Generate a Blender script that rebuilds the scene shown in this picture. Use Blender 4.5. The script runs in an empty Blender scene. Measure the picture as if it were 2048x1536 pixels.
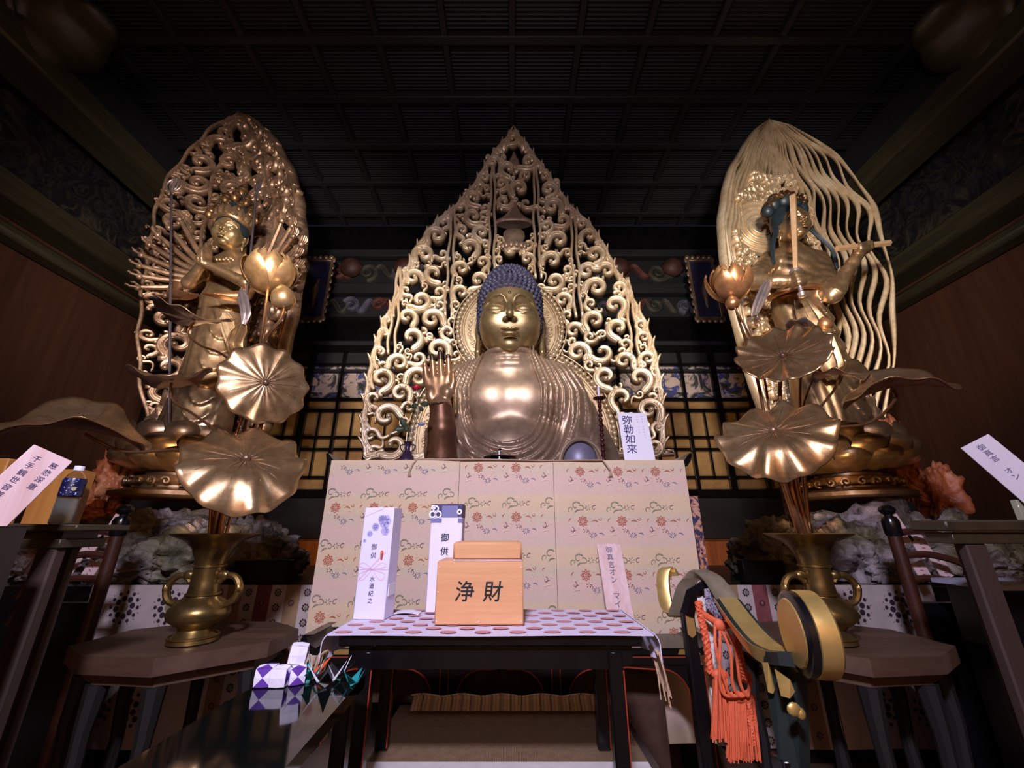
import bpy, math, random
import numpy as np
from mathutils import Vector, Matrix, noise as mnoise
C = bpy.context.scene
PI = math.pi
# ------------------------------------------------------------------ camera
H = 1.30                      # height of the camera above the floor
FPX = 810.0                   # focal length for a 2048 px wide frame
PITCH = math.radians(19.8)
cam = bpy.data.cameras.new('camera'); camo = bpy.data.objects.new('camera', cam)
C.collection.objects.link(camo); C.camera = camo
cam.sensor_width = 36.0; cam.lens = 36.0*FPX/2048.0; cam.clip_start = 0.02; cam.clip_end = 60
camo.location = (0, 0, H); camo.rotation_euler = (math.radians(90)+PITCH, 0, 0)
# ------------------------------------------------------------------ world
w = bpy.data.worlds.new('dim_hall'); C.world = w; w.use_nodes = True
w.node_tree.nodes['Background'].inputs[0].default_value = (0.55, 0.6, 1.0, 1)
w.node_tree.nodes['Background'].inputs[1].default_value = 0.012
# ------------------------------------------------------------------ lamps
def aim(o, tgt):
    d = Vector(tgt)-o.location
    o.rotation_euler = d.to_track_quat('-Z', 'Y').to_euler()
def spot(name, loc, tgt, power, col, size=0.08, angle=60, blend=0.6):
    l = bpy.data.lights.new(name, 'SPOT'); l.energy = power; l.color = col
    l.shadow_soft_size = size; l.spot_size = math.radians(angle); l.spot_blend = blend
    o = bpy.data.objects.new(name, l); C.collection.objects.link(o); o.location = loc; aim(o, tgt); return o
def area(name, loc, tgt, power, col, sx, sy):
    l = bpy.data.lights.new(name, 'AREA'); l.shape = 'RECTANGLE'; l.size = sx; l.size_y = sy
    l.energy = power; l.color = col
    o = bpy.data.objects.new(name, l); C.collection.objects.link(o); o.location = loc; aim(o, tgt); return o
WARM = (1.0, 0.58, 0.28); SOFT = (1.0, 0.86, 0.68); COOL = (0.80, 0.76, 1.0)
area('hall_light', (-0.25, -0.9, 3.2), (0, 2.0, 1.3), 168, COOL, 0.35, 0.25)
spot('buddha_spot', (-0.35, 0.3, 4.0), (0.0, 4.3, 3.6), 470, (1.0, 0.90, 0.80), 0.10, 52, 0.75)
spot('left_statue_spot', (-1.2, 0.6, 3.2), (-3.1, 4.2, 4.2), 950, (1.0, .84, .74), 0.12, 64, 0.7)
spot('right_statue_spot', (1.2, 0.6, 3.2), (3.1, 4.2, 4.2), 820, (1.0, .86, .74), 0.12, 64, 0.7)
spot('left_foot_spot', (-2.0, 2.95, 1.15), (-3.1, 3.9, 2.9), 45, WARM, 0.06, 80, 0.8)
spot('right_foot_spot', (2.0, 2.95, 1.15), (3.1, 3.9, 2.9), 45, WARM, 0.06, 80, 0.8)
spot('lattice_spot_left', (-1.55, 4.7, 1.25), (-2.1, 6.8, 1.9), 75, WARM, 0.06, 120, 0.8)
spot('lattice_spot_right', (1.75, 4.7, 1.25), (2.2, 6.8, 1.9), 75, WARM, 0.06, 120, 0.8)
area('rear_fill_lamp', (0, -2.6, 4.2), (0, -5.1, 2.2), 260, (1.0, .78, .55), 2.0, .4)  # added unseen lamp; lights the rear wall for warm reflections and fill
# ------------------------------------------------------------------ view
C.view_settings.view_transform = 'Standard'; C.view_settings.look = 'None'
C.view_settings.gamma = 1.0; C.view_settings.use_curve_mapping = False
C.view_settings.exposure = 0.0
# ------------------------------------------------------------------ placing: a seen direction at a real depth Y
_c, _s = math.cos(PITCH), math.sin(PITCH)
def P(px, py, Y):
    u = (px-1024)/FPX; v = (768-py)/FPX
    t = Y/(_c-v*_s)
    return Vector((u*t, Y, H+(_s+v*_c)*t))
def PZ(px, py, z):            # the same direction met at a real height z
    u = (px-1024)/FPX; v = (768-py)/FPX
    t = (z-H)/(_s+v*_c)
    return Vector((u*t, (_c-v*_s)*t, z))
# ------------------------------------------------------------------ materials
def srgb(r, g, b):
    f = lambda c: (c/12.92 if c <= 0.04045 else ((c+0.055)/1.055)**2.4)
    return (f(r/255), f(g/255), f(b/255), 1)
class NT:
    def __init__(s, name):
        s.m = bpy.data.materials.new(name); s.m.use_nodes = True; s.t = s.m.node_tree
        s.b = s.t.nodes['Principled BSDF']
        s.tc = s.t.nodes.new('ShaderNodeTexCoord')
    def n(s, typ, **kw):
        x = s.t.nodes.new(typ)
        for k, v in kw.items(): setattr(x, k, v)
        return x
    def l(s, a, b): s.t.links.new(a, b)
    def noise(s, scale, detail=4, rough=0.6, dist=0.0, vec=None):
        x = s.n('ShaderNodeTexNoise'); x.inputs['Scale'].default_value = scale
        x.inputs['Detail'].default_value = detail; x.inputs['Roughness'].default_value = rough
        x.inputs['Distortion'].default_value = dist
        s.l(vec if vec is not None else s.tc.outputs['Object'], x.inputs['Vector']); return x.outputs[0]
    def ramp(s, fac, stops):
        x = s.n('ShaderNodeValToRGB'); e = x.color_ramp.elements
        while len(e) < len(stops): e.new(0.5)
        for i, (p, c) in enumerate(stops):
            e[i].position = p; e[i].color = c if len(c) == 4 else (*c, 1)
        s.l(fac, x.inputs[0]); return x.outputs[0]
    def mix(s, fac, a, b, mode='MIX'):
        x = s.n('ShaderNodeMix', data_type='RGBA', blend_type=mode)
        for i, v in ((0, fac), (6, a), (7, b)):
            if hasattr(v, 'links') or hasattr(v, 'is_linked'): s.l(v, x.inputs[i])
            else: x.inputs[i].default_value = v
        return x.outputs[2]
    def math(s, op, a, b=0.0, c=None):
        x = s.n('ShaderNodeMath', operation=op)
        for i, v in enumerate((a, b) if c is None else (a, b, c)):
            if hasattr(v, 'is_linked'): s.l(v, x.inputs[i])
            else: x.inputs[i].default_value = v
        return x.outputs[0]
    def bump(s, hgt, strength=0.3, dist=0.01):
        x = s.n('ShaderNodeBump'); x.inputs['Strength'].default_value = strength
        x.inputs['Distance'].default_value = dist; s.l(hgt, x.inputs['Height'])
        s.l(x.outputs[0], s.b.inputs['Normal'])
    def set(s, **kw):
        for k, v in kw.items():
            k = k.replace('_', ' ')
            if hasattr(v, 'is_linked'): s.l(v, s.b.inputs[k])
            else: s.b.inputs[k].default_value = v
        return s
def simple(name, col, rough=0.5, metal=0.0, var=0.0, nscale=8, bump=0.0, bscale=40, bdist=0.003, spec=0.5):
    t = NT(name); t.set(Roughness=rough, Metallic=metal); t.b.inputs['Specular IOR Level'].default_value = spec
    if var > 0:
        n = t.noise(nscale); d = tuple(c*(1-var) for c in col[:3]); u = tuple(min(1, c*(1+var)) for c in col[:3])
        t.l(t.ramp(n, [(0.3, d), (0.7, u)]), t.b.inputs['Base Color'])
    else: t.b.inputs['Base Color'].default_value = col
    if bump > 0: t.bump(t.noise(bscale), bump, bdist)
    return t.m
def gold_mat(name, a, b, c, rough=0.36, metal=0.8, scale=3.0, bump=0.12):
    t = NT(name)
    n = t.noise(scale, 6, 0.65); n2 = t.noise(scale*7, 3)
    k = t.math('ADD', t.math('MULTIPLY', n, 0.75), t.math('MULTIPLY', n2, 0.25))
    t.l(t.ramp(k, [(0.30, a), (0.5, b), (0.68, c)]), t.b.inputs['Base Color'])
    t.l(t.math('ADD', t.math('MULTIPLY', n2, 0.22), rough-0.11), t.b.inputs['Roughness'])
    t.set(Metallic=metal); t.bump(t.noise(scale*9, 3), bump, 0.006)
    return t.m
M = {}
M['gold_pale'] = gold_mat('aged_pale_gold', srgb(178, 150, 114), srgb(214, 192, 156), srgb(232, 218, 192), 0.42, 0.60)
M['gold_lacquer'] = gold_mat('gilded_lacquer', srgb(130, 110, 96), srgb(166, 142, 120), srgb(188, 164, 140), 0.40, 0.55, 1.6, 0.05)
M['gold_face'] = gold_mat('gilded_face', srgb(128, 108, 76), srgb(152, 130, 92), srgb(168, 146, 106), 0.38, 0.7, 2.0, 0.02)
M['gold_hand'] = gold_mat('brown_gilded_hand', srgb(84, 54, 40), srgb(112, 76, 54), srgb(150, 108, 78), 0.42, 0.55, 2.0, 0.03)
M['gold_palm'] = gold_mat('gilded_palm', srgb(146, 104, 74), srgb(184, 142, 104), srgb(206, 170, 130), .36, .65, 2.4, .03)
M['gold_tip'] = gold_mat('tarnished_finger_tip', srgb(60, 46, 44), srgb(80, 62, 56), srgb(110, 84, 70), 0.4, 0.7, 6.0, 0.03)
M['gold_copper'] = gold_mat('warm_copper_gold', srgb(134, 92, 60), srgb(172, 124, 84), srgb(204, 158, 116), 0.34, 0.8, 2.2, 0.06)
M['gold_side'] = gold_mat('warm_dark_gold', srgb(118, 96, 72), srgb(162, 134, 100), srgb(196, 168, 132), 0.36, 0.82, 2.6, 0.06)
M['gold_old'] = gold_mat('dull_brown_gold', srgb(96, 74, 60), srgb(150, 122, 98), srgb(196, 166, 138), 0.42, 0.72, 4.0, 0.10)
M['leaf_gold'] = gold_mat('polished_leaf_gold', srgb(158, 122, 78), srgb(196, 158, 110), srgb(224, 194, 150), 0.30, 0.82, 2.5, 0.05)
M['leaf_silver'] = gold_mat('silvery_gilt', srgb(170, 160, 168), srgb(196, 186, 190), srgb(210, 198, 196), 0.34, 0.9, 2.5, 0.03)
M['brass'] = gold_mat('dark_brass', srgb(112, 92, 52), srgb(146, 122, 74), srgb(170, 144, 92), 0.34, 0.9, 3.0, 0.04)
M['fitting'] = gold_mat('bright_gold_fitting', srgb(200, 164, 88), srgb(220, 186, 110), srgb(232, 204, 136), 0.32, 0.75, 3.0, 0.02)
M['curls'] = simple('blue_black_curls', srgb(62, 62, 84), 0.55, 0.1, 0.35, 14)
M['hair'] = simple('dark_teal_hair', srgb(34, 46, 52), 0.45, 0.2, 0.3, 10)
M['black_lacquer'] = simple('black_lacquer', srgb(14, 13, 15), 0.22, 0, 0.3, 6)
M['mirror_lacquer'] = simple('polished_black_lacquer', srgb(10, 13, 12), 0.06, 0, 0.0)
M['red_lacquer'] = simple('red_lacquer', srgb(150, 52, 30), 0.35)
M['dark_red'] = simple('dark_red_wood', srgb(62, 32, 22), 0.4, 0, 0.3, 9)
M['dark_wood'] = simple('dark_olive_wood', srgb(52, 42, 26), 0.5, 0, 0.35, 7, 0.2)
M['rock'] = None
def wood(name, a, b, scale=1.0, axis=2, rough=0.55, dist=2.0, rings=14):
    t = NT(name); mp = t.n('ShaderNodeMapping'); t.l(t.tc.outputs['Object'], mp.inputs[0])
    sc = [rings]*3; sc[axis] = 0.9; mp.inputs['Scale'].default_value = [x*scale for x in sc]
    n = t.noise(1.6, 5, 0.6, dist*0.3, mp.outputs[0])
    n2 = t.noise(9, 3, 0.5, 0, mp.outputs[0])
    k = t.math('ADD', t.math('MULTIPLY', n, 0.8), t.math('MULTIPLY', n2, 0.2))
    t.l(t.ramp(k, [(0.32, a), (0.68, b)]), t.b.inputs['Base Color']); t.set(Roughness=rough)
    t.bump(k, 0.15, 0.002); return t.m
M['plain_wood'] = wood('plain_cedar', srgb(204, 146, 100), srgb(220, 166, 120), 1.0, 0, 0.5)
M['sign_wood'] = wood('pale_sign_wood', srgb(212, 172, 166), srgb(232, 206, 206), 1.2, 2, 0.6)
M['brown_table'] = wood('dark_brown_board', srgb(70, 50, 38), srgb(98, 74, 58), 0.5, 0, 0.5)
M['ceiling_wood'] = wood('dark_ceiling_wood', srgb(22, 22, 26), srgb(34, 34, 38), 0.6, 0, 0.6)
M['beam_wood'] = wood('dark_beam_wood', srgb(42, 40, 28), srgb(66, 60, 40), 0.5, 1, 0.5)
M['wall_brown'] = wood('brown_wall_board', srgb(64, 36, 22), srgb(84, 50, 30), 0.4, 2, 0.6)
M['white_paper'] = simple('white_paper', srgb(226, 222, 240), 0.6, 0, 0.03, 10)
M['white'] = simple('bright_white', srgb(235, 235, 245), 0.5)
M['ink'] = simple('black_ink', srgb(20, 18, 28), 0.6)
M['ink_soft'] = simple('diluted_ink', srgb(84, 74, 110), 0.6)
# ------------------------------------------------------------------ mesh builder
class MB:
    def __init__(s): s.V = []; s.F = []; s.n = 0; s.mi = []; s.cur = 0
    def add(s, v, f):
        v = [tuple(p) for p in v]; s.V += v
        s.F += [tuple(i+s.n for i in q) for q in f]; s.mi += [s.cur]*len(f); s.n += len(v); return s
    def box(s, lo, hi, bev=0.0, M4=None):
        x0, y0, z0 = lo; x1, y1, z1 = hi
        if bev <= 0:
            v = [(x, y, z) for z in (z0, z1) for y in (y0, y1) for x in (x0, x1)]
            f = [(0, 2, 3, 1), (4, 5, 7, 6), (0, 1, 5, 4), (2, 6, 7, 3), (0, 4, 6, 2), (1, 3, 7, 5)]
        else:
            b = min(bev, (x1-x0)*.45, (y1-y0)*.45, (z1-z0)*.45); v = []; idx = {}
            for i, sx in enumerate((-1, 1)):
                for j, sy in enumerate((-1, 1)):
                    for k, sz in enumerate((-1, 1)):
                        X = x1 if sx > 0 else x0; Y = y1 if sy > 0 else y0; Z = z1 if sz > 0 else z0
                        idx[i, j, k] = len(v)
                        v += [(X, Y-sy*b, Z-sz*b), (X-sx*b, Y, Z-sz*b), (X-sx*b, Y-sy*b, Z)]
            g = lambda i, j, k, a: idx[i, j, k]+a
            f = []
            for i in (0, 1): f.append([g(i, 0, 0, 0), g(i, 1, 0, 0), g(i, 1, 1, 0), g(i, 0, 1, 0)])
            for j in (0, 1): f.append([g(0, j, 0, 1), g(1, j, 0, 1), g(1, j, 1, 1), g(0, j, 1, 1)])
            for k in (0, 1): f.append([g(0, 0, k, 2), g(1, 0, k, 2), g(1, 1, k, 2), g(0, 1, k, 2)])
            for a in (0, 1):
                for c in (0, 1):
                    f.append([g(a, c, 0, 0), g(a, c, 1, 0), g(a, c, 1, 1), g(a, c, 0, 1)])
                    f.append([g(a, 0, c, 0), g(a, 1, c, 0), g(a, 1, c, 2), g(a, 0, c, 2)])
                    f.append([g(0, a, c, 1), g(1, a, c, 1), g(1, a, c, 2), g(0, a, c, 2)])
            for q in idx.values(): f.append([q, q+1, q+2])
            cx, cy, cz = (x0+x1)/2, (y0+y1)/2, (z0+z1)/2
            for q in f:                       # face outwards
                a, bb, cc = (Vector(v[q[0]]), Vector(v[q[1]]), Vector(v[q[2]]))
                nrm = (bb-a).cross(cc-a); ctr = sum((Vector(v[t]) for t in q), Vector())/len(q)
                if nrm.dot(ctr-Vector((cx, cy, cz))) < 0: q.reverse()
        if M4 is not None: v = [M4 @ Vector(p) for p in v]
        return s.add(v, f)
    def prism(s, poly, axis, a, b, M4=None):
        """poly: 2D points; extruded from a to b along axis (0 x: (y,z), 1 y: (x,z), 2 z: (x,y))."""
        def mk(p, t):
            return (t, p[0], p[1]) if axis == 0 else ((p[0], t, p[1]) if axis == 1 else (p[0], p[1], t))
        n = len(poly); v = [mk(p, a) for p in poly]+[mk(p, b) for p in poly]
        f = [tuple(range(n)), tuple(range(2*n-1, n-1, -1))]+[(i, (i+1) % n, n+(i+1) % n, n+i) for i in range(n)]
        if M4 is not None: v = [M4 @ Vector(p) for p in v]
        return s.add(v, f)
    def tube(s, pts, r, n=8, cap=True, sq=1.0, up=None):
        pts = [Vector(p) for p in pts]; m = len(pts)
        rr = r if hasattr(r, '__len__') else [r]*m
        T = [(pts[min(i+1, m-1)]-pts[max(i-1, 0)]).normalized() for i in range(m)]
        a = Vector(up) if up else (Vector((0, 0, 1)) if abs(T[0].z) < 0.9 else Vector((1, 0, 0)))
        N = (a-T[0]*a.dot(T[0])).normalized(); v = []; f = []
        for i in range(m):
            if up: N = (a-T[i]*a.dot(T[i])).normalized()
            else: N = (N-T[i]*N.dot(T[i])).normalized()
            B = T[i].cross(N)
            for k in range(n):
                t = 2*PI*k/n; v.append(pts[i]+N*(math.cos(t)*rr[i]*sq)+B*(math.sin(t)*rr[i]))
        for i in range(m-1):
            for k in range(n):
                f.append((i*n+k, i*n+(k+1) % n, (i+1)*n+(k+1) % n, (i+1)*n+k))
        if cap: f.append(tuple(range(n-1, -1, -1))); f.append(tuple(range((m-1)*n, m*n)))
        return s.add(v, f)
    def lathe(s, prof, c=(0, 0, 0), n=32, fn=None, M4=None):
        c = Vector(c); v = []; f = []; m = len(prof)
        for i, (r, z) in enumerate(prof):
            for k in range(n):
                t = 2*PI*k/n; q = r if fn is None else fn(r, z, t)
                p = Vector((q*math.cos(t), q*math.sin(t), z))
                v.append((M4 @ p if M4 is not None else p)+c)
        for i in range(m-1):
            for k in range(n): f.append((i*n+k, i*n+(k+1) % n, (i+1)*n+(k+1) % n, (i+1)*n+k))
        if prof[0][0] > 1e-5: f.append(tuple(range(n-1, -1, -1)))
        if prof[-1][0] > 1e-5: f.append(tuple(range((m-1)*n, m*n)))
        return s.add(v, f)
    def ball(s, c, r, nu=12, nv=8, M4=None):
        r = r if hasattr(r, '__len__') else (r, r, r); c = Vector(c); v = []; f = []
        v.append(Vector((0, 0, r[2])))
        for i in range(1, nv):
            a = PI*i/nv
            for k in range(nu):
                b = 2*PI*k/nu; v.append(Vector((r[0]*math.sin(a)*math.cos(b), r[1]*math.sin(a)*math.sin(b), r[2]*math.cos(a))))
        v.append(Vector((0, 0, -r[2]))); L = len(v)-1
        for k in range(nu):
            f.append((0, 1+k, 1+(k+1) % nu)); f.append((L, L-nu+(k+1) % nu, L-nu+k))
        for i in range(nv-2):
            for k in range(nu):
                f.append((1+i*nu+k, 1+(i+1)*nu+k, 1+(i+1)*nu+(k+1) % nu, 1+i*nu+(k+1) % nu))
        if M4 is not None: v = [M4 @ p for p in v]
        return s.add([p+c for p in v], f)
    def grid(s, fn, nu, nv, thick=0.0, tdir=None):
        """fn(u,v) -> point, u,v in 0..1; thick makes a closed sheet."""
        A = [[Vector(fn(i/nu, j/nv)) for j in range(nv+1)] for i in range(nu+1)]
        v = [A[i][j] for i in range(nu+1) for j in range(nv+1)]; W = nv+1
        f = [(i*W+j, (i+1)*W+j, (i+1)*W+j+1, i*W+j+1) for i in range(nu) for j in range(nv)]
        if thick:
            nr = []
            for i in range(nu+1):
                for j in range(nv+1):
                    if tdir is not None: nr.append(Vector(tdir)); continue
                    du = A[min(i+1, nu)][j]-A[max(i-1, 0)][j]; dv = A[i][min(j+1, nv)]-A[i][max(j-1, 0)]
                    q = du.cross(dv); nr.append(q.normalized() if q.length > 1e-12 else Vector((0, 0, 1)))
            L = len(v); v = v+[p-q*thick for p, q in zip(v, nr)]
            f = f+[tuple(L+t for t in reversed(q)) for q in f]
            bd = [i*W for i in range(nu+1)]+[nu*W+j for j in range(1, nv+1)]+[i*W+nv for i in range(nu-1, -1, -1)]+[j for j in range(nv-1, 0, -1)]
            f += [(bd[k], L+bd[k], L+bd[(k+1) % len(bd)], bd[(k+1) % len(bd)]) for k in range(len(bd))]
        return s.add(v, f)
    def ribbon(s, pts, wid, hgt, nrm=(0, -1, 0), groove=0.45, back=0.5):
        """carved scroll band: pts 3D path on a surface with normal nrm (vector or per-point list)."""
        pts = [Vector(p) for p in pts]; m = len(pts); v = []; f = []
        prof = [(-1, -back), (-1, .25), (-.72, .8), (-.38, .9), (0, .9-groove), (.38, .9), (.72, .8), (1, .25), (1, -back)]
        K = len(prof)
        for i in range(m):
            T = (pts[min(i+1, m-1)]-pts[max(i-1, 0)]).normalized()
            N = Vector(nrm[i]) if isinstance(nrm, list) else Vector(nrm)
            B = T.cross(N).normalized()
            wv = wid[i] if hasattr(wid, '__len__') else wid; hv = hgt[i] if hasattr(hgt, '__len__') else hgt
            for a, b in prof: v.append(pts[i]+B*(a*wv)+N*(b*hv))
        for i in range(m-1):
            for k in range(K): f.append((i*K+k, (i+1)*K+k, (i+1)*K+(k+1) % K, i*K+(k+1) % K))
        f.append(tuple(range(K))); f.append(tuple(range(m*K-1, (m-1)*K-1, -1)))
        return s.add(v, f)
    def build(s, name, mat, parent=None, loc=None, smooth=True, angle=40):
        off = Vector((0, 0, 0))
        V = np.array(s.V, dtype=np.float64).reshape(-1, 3)
        if parent is not None:
            q = parent
            while q is not None: off = off+q.location; q = q.parent
            if loc is not None: lo = Vector(loc)-off; off = Vector(loc)
            else: lo = Vector((0, 0, 0))
        else:
            if loc is None:
                mn = V.min(0); mx = V.max(0); loc = ((mn[0]+mx[0])/2, (mn[1]+mx[1])/2, mn[2])
            lo = Vector(loc); off = Vector(loc)
        V = V-np.array(off)
        me = bpy.data.meshes.new(name); me.from_pydata(V.tolist(), [], s.F)
        mats = mat if isinstance(mat, list) else [mat]
        for m in mats: me.materials.append(m)
        if len(mats) > 1: me.polygons.foreach_set('material_index', s.mi)
        if smooth:
            me.polygons.foreach_set('use_smooth', [True]*len(me.polygons))
            if angle: me.set_sharp_from_angle(angle=math.radians(angle))
        me.update()
        o = bpy.data.objects.new(name, me); C.collection.objects.link(o)
        o.location = lo
        if parent is not None: o.parent = parent
        return o
def tag(o, label=None, cat=None, group=None, kind=None):
    if label: o['label'] = label
    if cat: o['category'] = cat
    if group: o['group'] = group
    if kind: o['kind'] = kind
    return o
def thing(name, label, cat, loc, group=None):
    o = bpy.data.objects.new(name, None); C.collection.objects.link(o); o.location = loc
    o.empty_display_size = 0.1
    return tag(o, label, cat, group)
def spl(pts, n=8):
    """Catmull-Rom through points (any dimension)."""
    pts = [Vector(p) for p in pts]; out = []
    for i in range(len(pts)-1):
        p0 = pts[max(i-1, 0)]; p1 = pts[i]; p2 = pts[i+1]; p3 = pts[min(i+2, len(pts)-1)]
        for k in range(n):
            t = k/n
            out.append(0.5*((2*p1)+(p2-p0)*t+(2*p0-5*p1+4*p2-p3)*t*t+(3*p1-p0-3*p2+p3)*t**3))
    out.append(pts[-1]); return out
def lerp(a, b, t): return a+(b-a)*t
def interp(x, xs, ys): return float(np.interp(x, xs, ys))
def txt(s, size, M4, mat, name='lettering', parent=None, ext=0.0004, shear=0.0, bold=0.0):
    cu = bpy.data.curves.new(name, 'FONT'); cu.body = s; cu.size = size; cu.extrude = ext; cu.offset = bold
    cu.align_x = 'CENTER'; cu.align_y = 'CENTER'; cu.shear = shear; cu.resolution_u = 3
    ob = bpy.data.objects.new(name, cu); C.collection.objects.link(ob)
    dg = bpy.context.evaluated_depsgraph_get(); me = bpy.data.meshes.new_from_object(ob.evaluated_get(dg))
    bpy.data.objects.remove(ob); me.transform(M4)
    b = MB(); b.V = [tuple(v.co) for v in me.vertices]; b.F = [tuple(p.vertices) for p in me.polygons]
    b.mi = [0]*len(b.F); b.n = len(b.V); bpy.data.meshes.remove(me)
    return b
def merge(b, o):
    b.V += o.V; b.F += [tuple(i+b.n for i in q) for q in o.F]; b.mi += [b.cur]*len(o.F); b.n += len(o.V); return b
# ------------------------------------------------------------------ implicit modelling for carved figures
class Field:
    def __init__(s, lo, hi, h):
        s.lo = np.array(lo, float); s.h = h
        s.n = np.ceil((np.array(hi)-s.lo)/h).astype(int)+1
        s.ax = [(s.lo[i]+np.arange(s.n[i])*h).astype(np.float32) for i in range(3)]
        s.v = np.full(tuple(s.n), 0.5, np.float32)
    def sub(s, lo, hi):
        a = np.clip(np.floor((np.array(lo)-s.lo)/s.h).astype(int), 0, s.n-1)
        b = np.clip(np.ceil((np.array(hi)-s.lo)/s.h).astype(int)+1, 1, s.n)
        sl = tuple(slice(a[i], max(b[i], a[i]+1)) for i in range(3))
        g = [s.ax[i][sl[i]] for i in range(3)]
        return sl, g[0][:, None, None], g[1][None, :, None], g[2][None, None, :]
    def comb(s, sl, d, k, mode='add'):
        o = s.v[sl]
        if mode == 'add':
            if k <= 0: s.v[sl] = np.minimum(o, d)
            else:
                hh = np.clip(0.5+0.5*(o-d)/k, 0, 1); s.v[sl] = o*(1-hh)+d*hh-k*hh*(1-hh)
        else:
            if k <= 0: s.v[sl] = np.maximum(o, -d)
            else:
                hh = np.clip(0.5-0.5*(o+d)/k, 0, 1); s.v[sl] = o*(1-hh)-d*hh+k*hh*(1-hh)
    def ell(s, c, r, k=0.0, rot=None, mode='add'):
        c = np.array(c, float); r = np.array(r, float); R = float(max(r))+k+2*s.h
        sl, X, Y, Z = s.sub(c-R, c+R); X = X-c[0]; Y = Y-c[1]; Z = Z-c[2]
        if rot is not None:
            m = np.array(rot.to_matrix().transposed() if hasattr(rot, 'to_matrix') else rot.transposed())
            X, Y, Z = (m[0][0]*X+m[0][1]*Y+m[0][2]*Z, m[1][0]*X+m[1][1]*Y+m[1][2]*Z, m[2][0]*X+m[2][1]*Y+m[2][2]*Z)
        k0 = np.sqrt((X/r[0])**2+(Y/r[1])**2+(Z/r[2])**2)+1e-6
        k1 = np.sqrt((X/r[0]**2)**2+(Y/r[1]**2)**2+(Z/r[2]**2)**2)+1e-6
        s.comb(sl, (k0*(k0-1)/k1).astype(np.float32), k, mode); return s
    def _cap(s, a, b, ra, rb, X, Y, Z):
        ba = b-a; L = float(ba@ba)+1e-9
        t = np.clip(((X-a[0])*ba[0]+(Y-a[1])*ba[1]+(Z-a[2])*ba[2])/L, 0, 1)
        return np.sqrt((X-a[0]-t*ba[0])**2+(Y-a[1]-t*ba[1])**2+(Z-a[2]-t*ba[2])**2)-(ra+(rb-ra)*t)
    def path(s, pts, rr, k=0.0, mode='add', inner=0.0):
        pts = [np.array(p, float) for p in pts]; rr = rr if hasattr(rr, '__len__') else [rr]*len(pts)
        A = np.array(pts); R = max(rr)+k+2*s.h
        sl, X, Y, Z = s.sub(A.min(0)-R, A.max(0)+R); d = None
        for i in range(len(pts)-1):
            q = s._cap(pts[i], pts[i+1], rr[i], rr[i+1], X, Y, Z)
            if d is None: d = q
            elif inner > 0:
                hh = np.clip(0.5+0.5*(d-q)/inner, 0, 1); d = d*(1-hh)+q*hh-inner*hh*(1-hh)
            else: d = np.minimum(d, q)
        s.comb(sl, d.astype(np.float32), k, mode); return s
    def fn(s, f, lo, hi, k=0.0, mode='add'):
        sl, X, Y, Z = s.sub(lo, hi); d = f(X, Y, Z)
        s.comb(sl, np.broadcast_to(d, s.v[sl].shape).astype(np.float32), k, mode); return s
    def disp(s, f):
        X, Y, Z = s.ax[0][:, None, None], s.ax[1][None, :, None], s.ax[2][None, None, :]
        s.v = (s.v+f(X, Y, Z)).astype(np.float32); return s
    def mesh(s, it=2):
        v = s.v.copy(); v[0] = 1; v[-1] = 1; v[:, 0] = 1; v[:, -1] = 1; v[:, :, 0] = 1; v[:, :, -1] = 1
        sg = v < 0; n = s.n-1; off = [(i, j, k) for i in (0, 1) for j in (0, 1) for k in (0, 1)]
        cnt = sum(sg[i:n[0]+i, j:n[1]+j, k:n[2]+k].astype(np.int8) for i, j, k in off)
        act = (cnt > 0) & (cnt < 8); idx = np.full(act.shape, -1, np.int64); cells = np.argwhere(act)
        idx[act] = np.arange(len(cells))
        cv = np.stack([v[cells[:, 0]+i, cells[:, 1]+j, cells[:, 2]+k] for i, j, k in off], 1)
        P0 = np.array(off, float); acc = np.zeros((len(cells), 3)); c = np.zeros(len(cells))
        for a in range(8):
            for b in range(a+1, 8):
                if abs(P0[a]-P0[b]).sum() == 1:
                    va, vb = cv[:, a], cv[:, b]; m = (va < 0) != (vb < 0)
                    t = np.where(m, va/np.where(m, va-vb, 1), 0)[:, None]
                    acc += np.where(m[:, None], P0[a]+(P0[b]-P0[a])*t, 0); c += m
        vert = cells+acc/c[:, None]
        F = []
        for ax in range(3):
            u, w_ = [(1, 2), (2, 0), (0, 1)][ax]
            sl0 = [slice(None)]*3; sl1 = [slice(None)]*3
            sl0[ax] = slice(0, -1); sl1[ax] = slice(1, None)
            ch = sg[tuple(sl0)] != sg[tuple(sl1)]; e = np.argwhere(ch)
            e = e[(e[:, u] > 0) & (e[:, w_] > 0) & (e[:, u] < n[u]) & (e[:, w_] < n[w_])]
            inside = sg[e[:, 0], e[:, 1], e[:, 2]]; q = []
            for du, dw in ((-1, -1), (0, -1), (0, 0), (-1, 0)):
                p = e.copy(); p[:, u] += du; p[:, w_] += dw; q.append(idx[p[:, 0], p[:, 1], p[:, 2]])
            q = np.stack(q, 1); q = np.where(inside[:, None], q, q[:, ::-1]); F.append(q)
        F = np.concatenate(F); F = F[(F >= 0).all(1)]
        for _ in range(it):                    # relax the net a little
            s0 = np.zeros_like(vert); cc = np.zeros(len(vert))
            for a in range(4):
                b = (a+1) % 4
                np.add.at(s0, F[:, a], vert[F[:, b]]); np.add.at(cc, F[:, a], 1)
            vert = vert*0.45+0.55*s0/np.maximum(cc, 1)[:, None]
        return s.lo+vert*s.h, F
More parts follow.
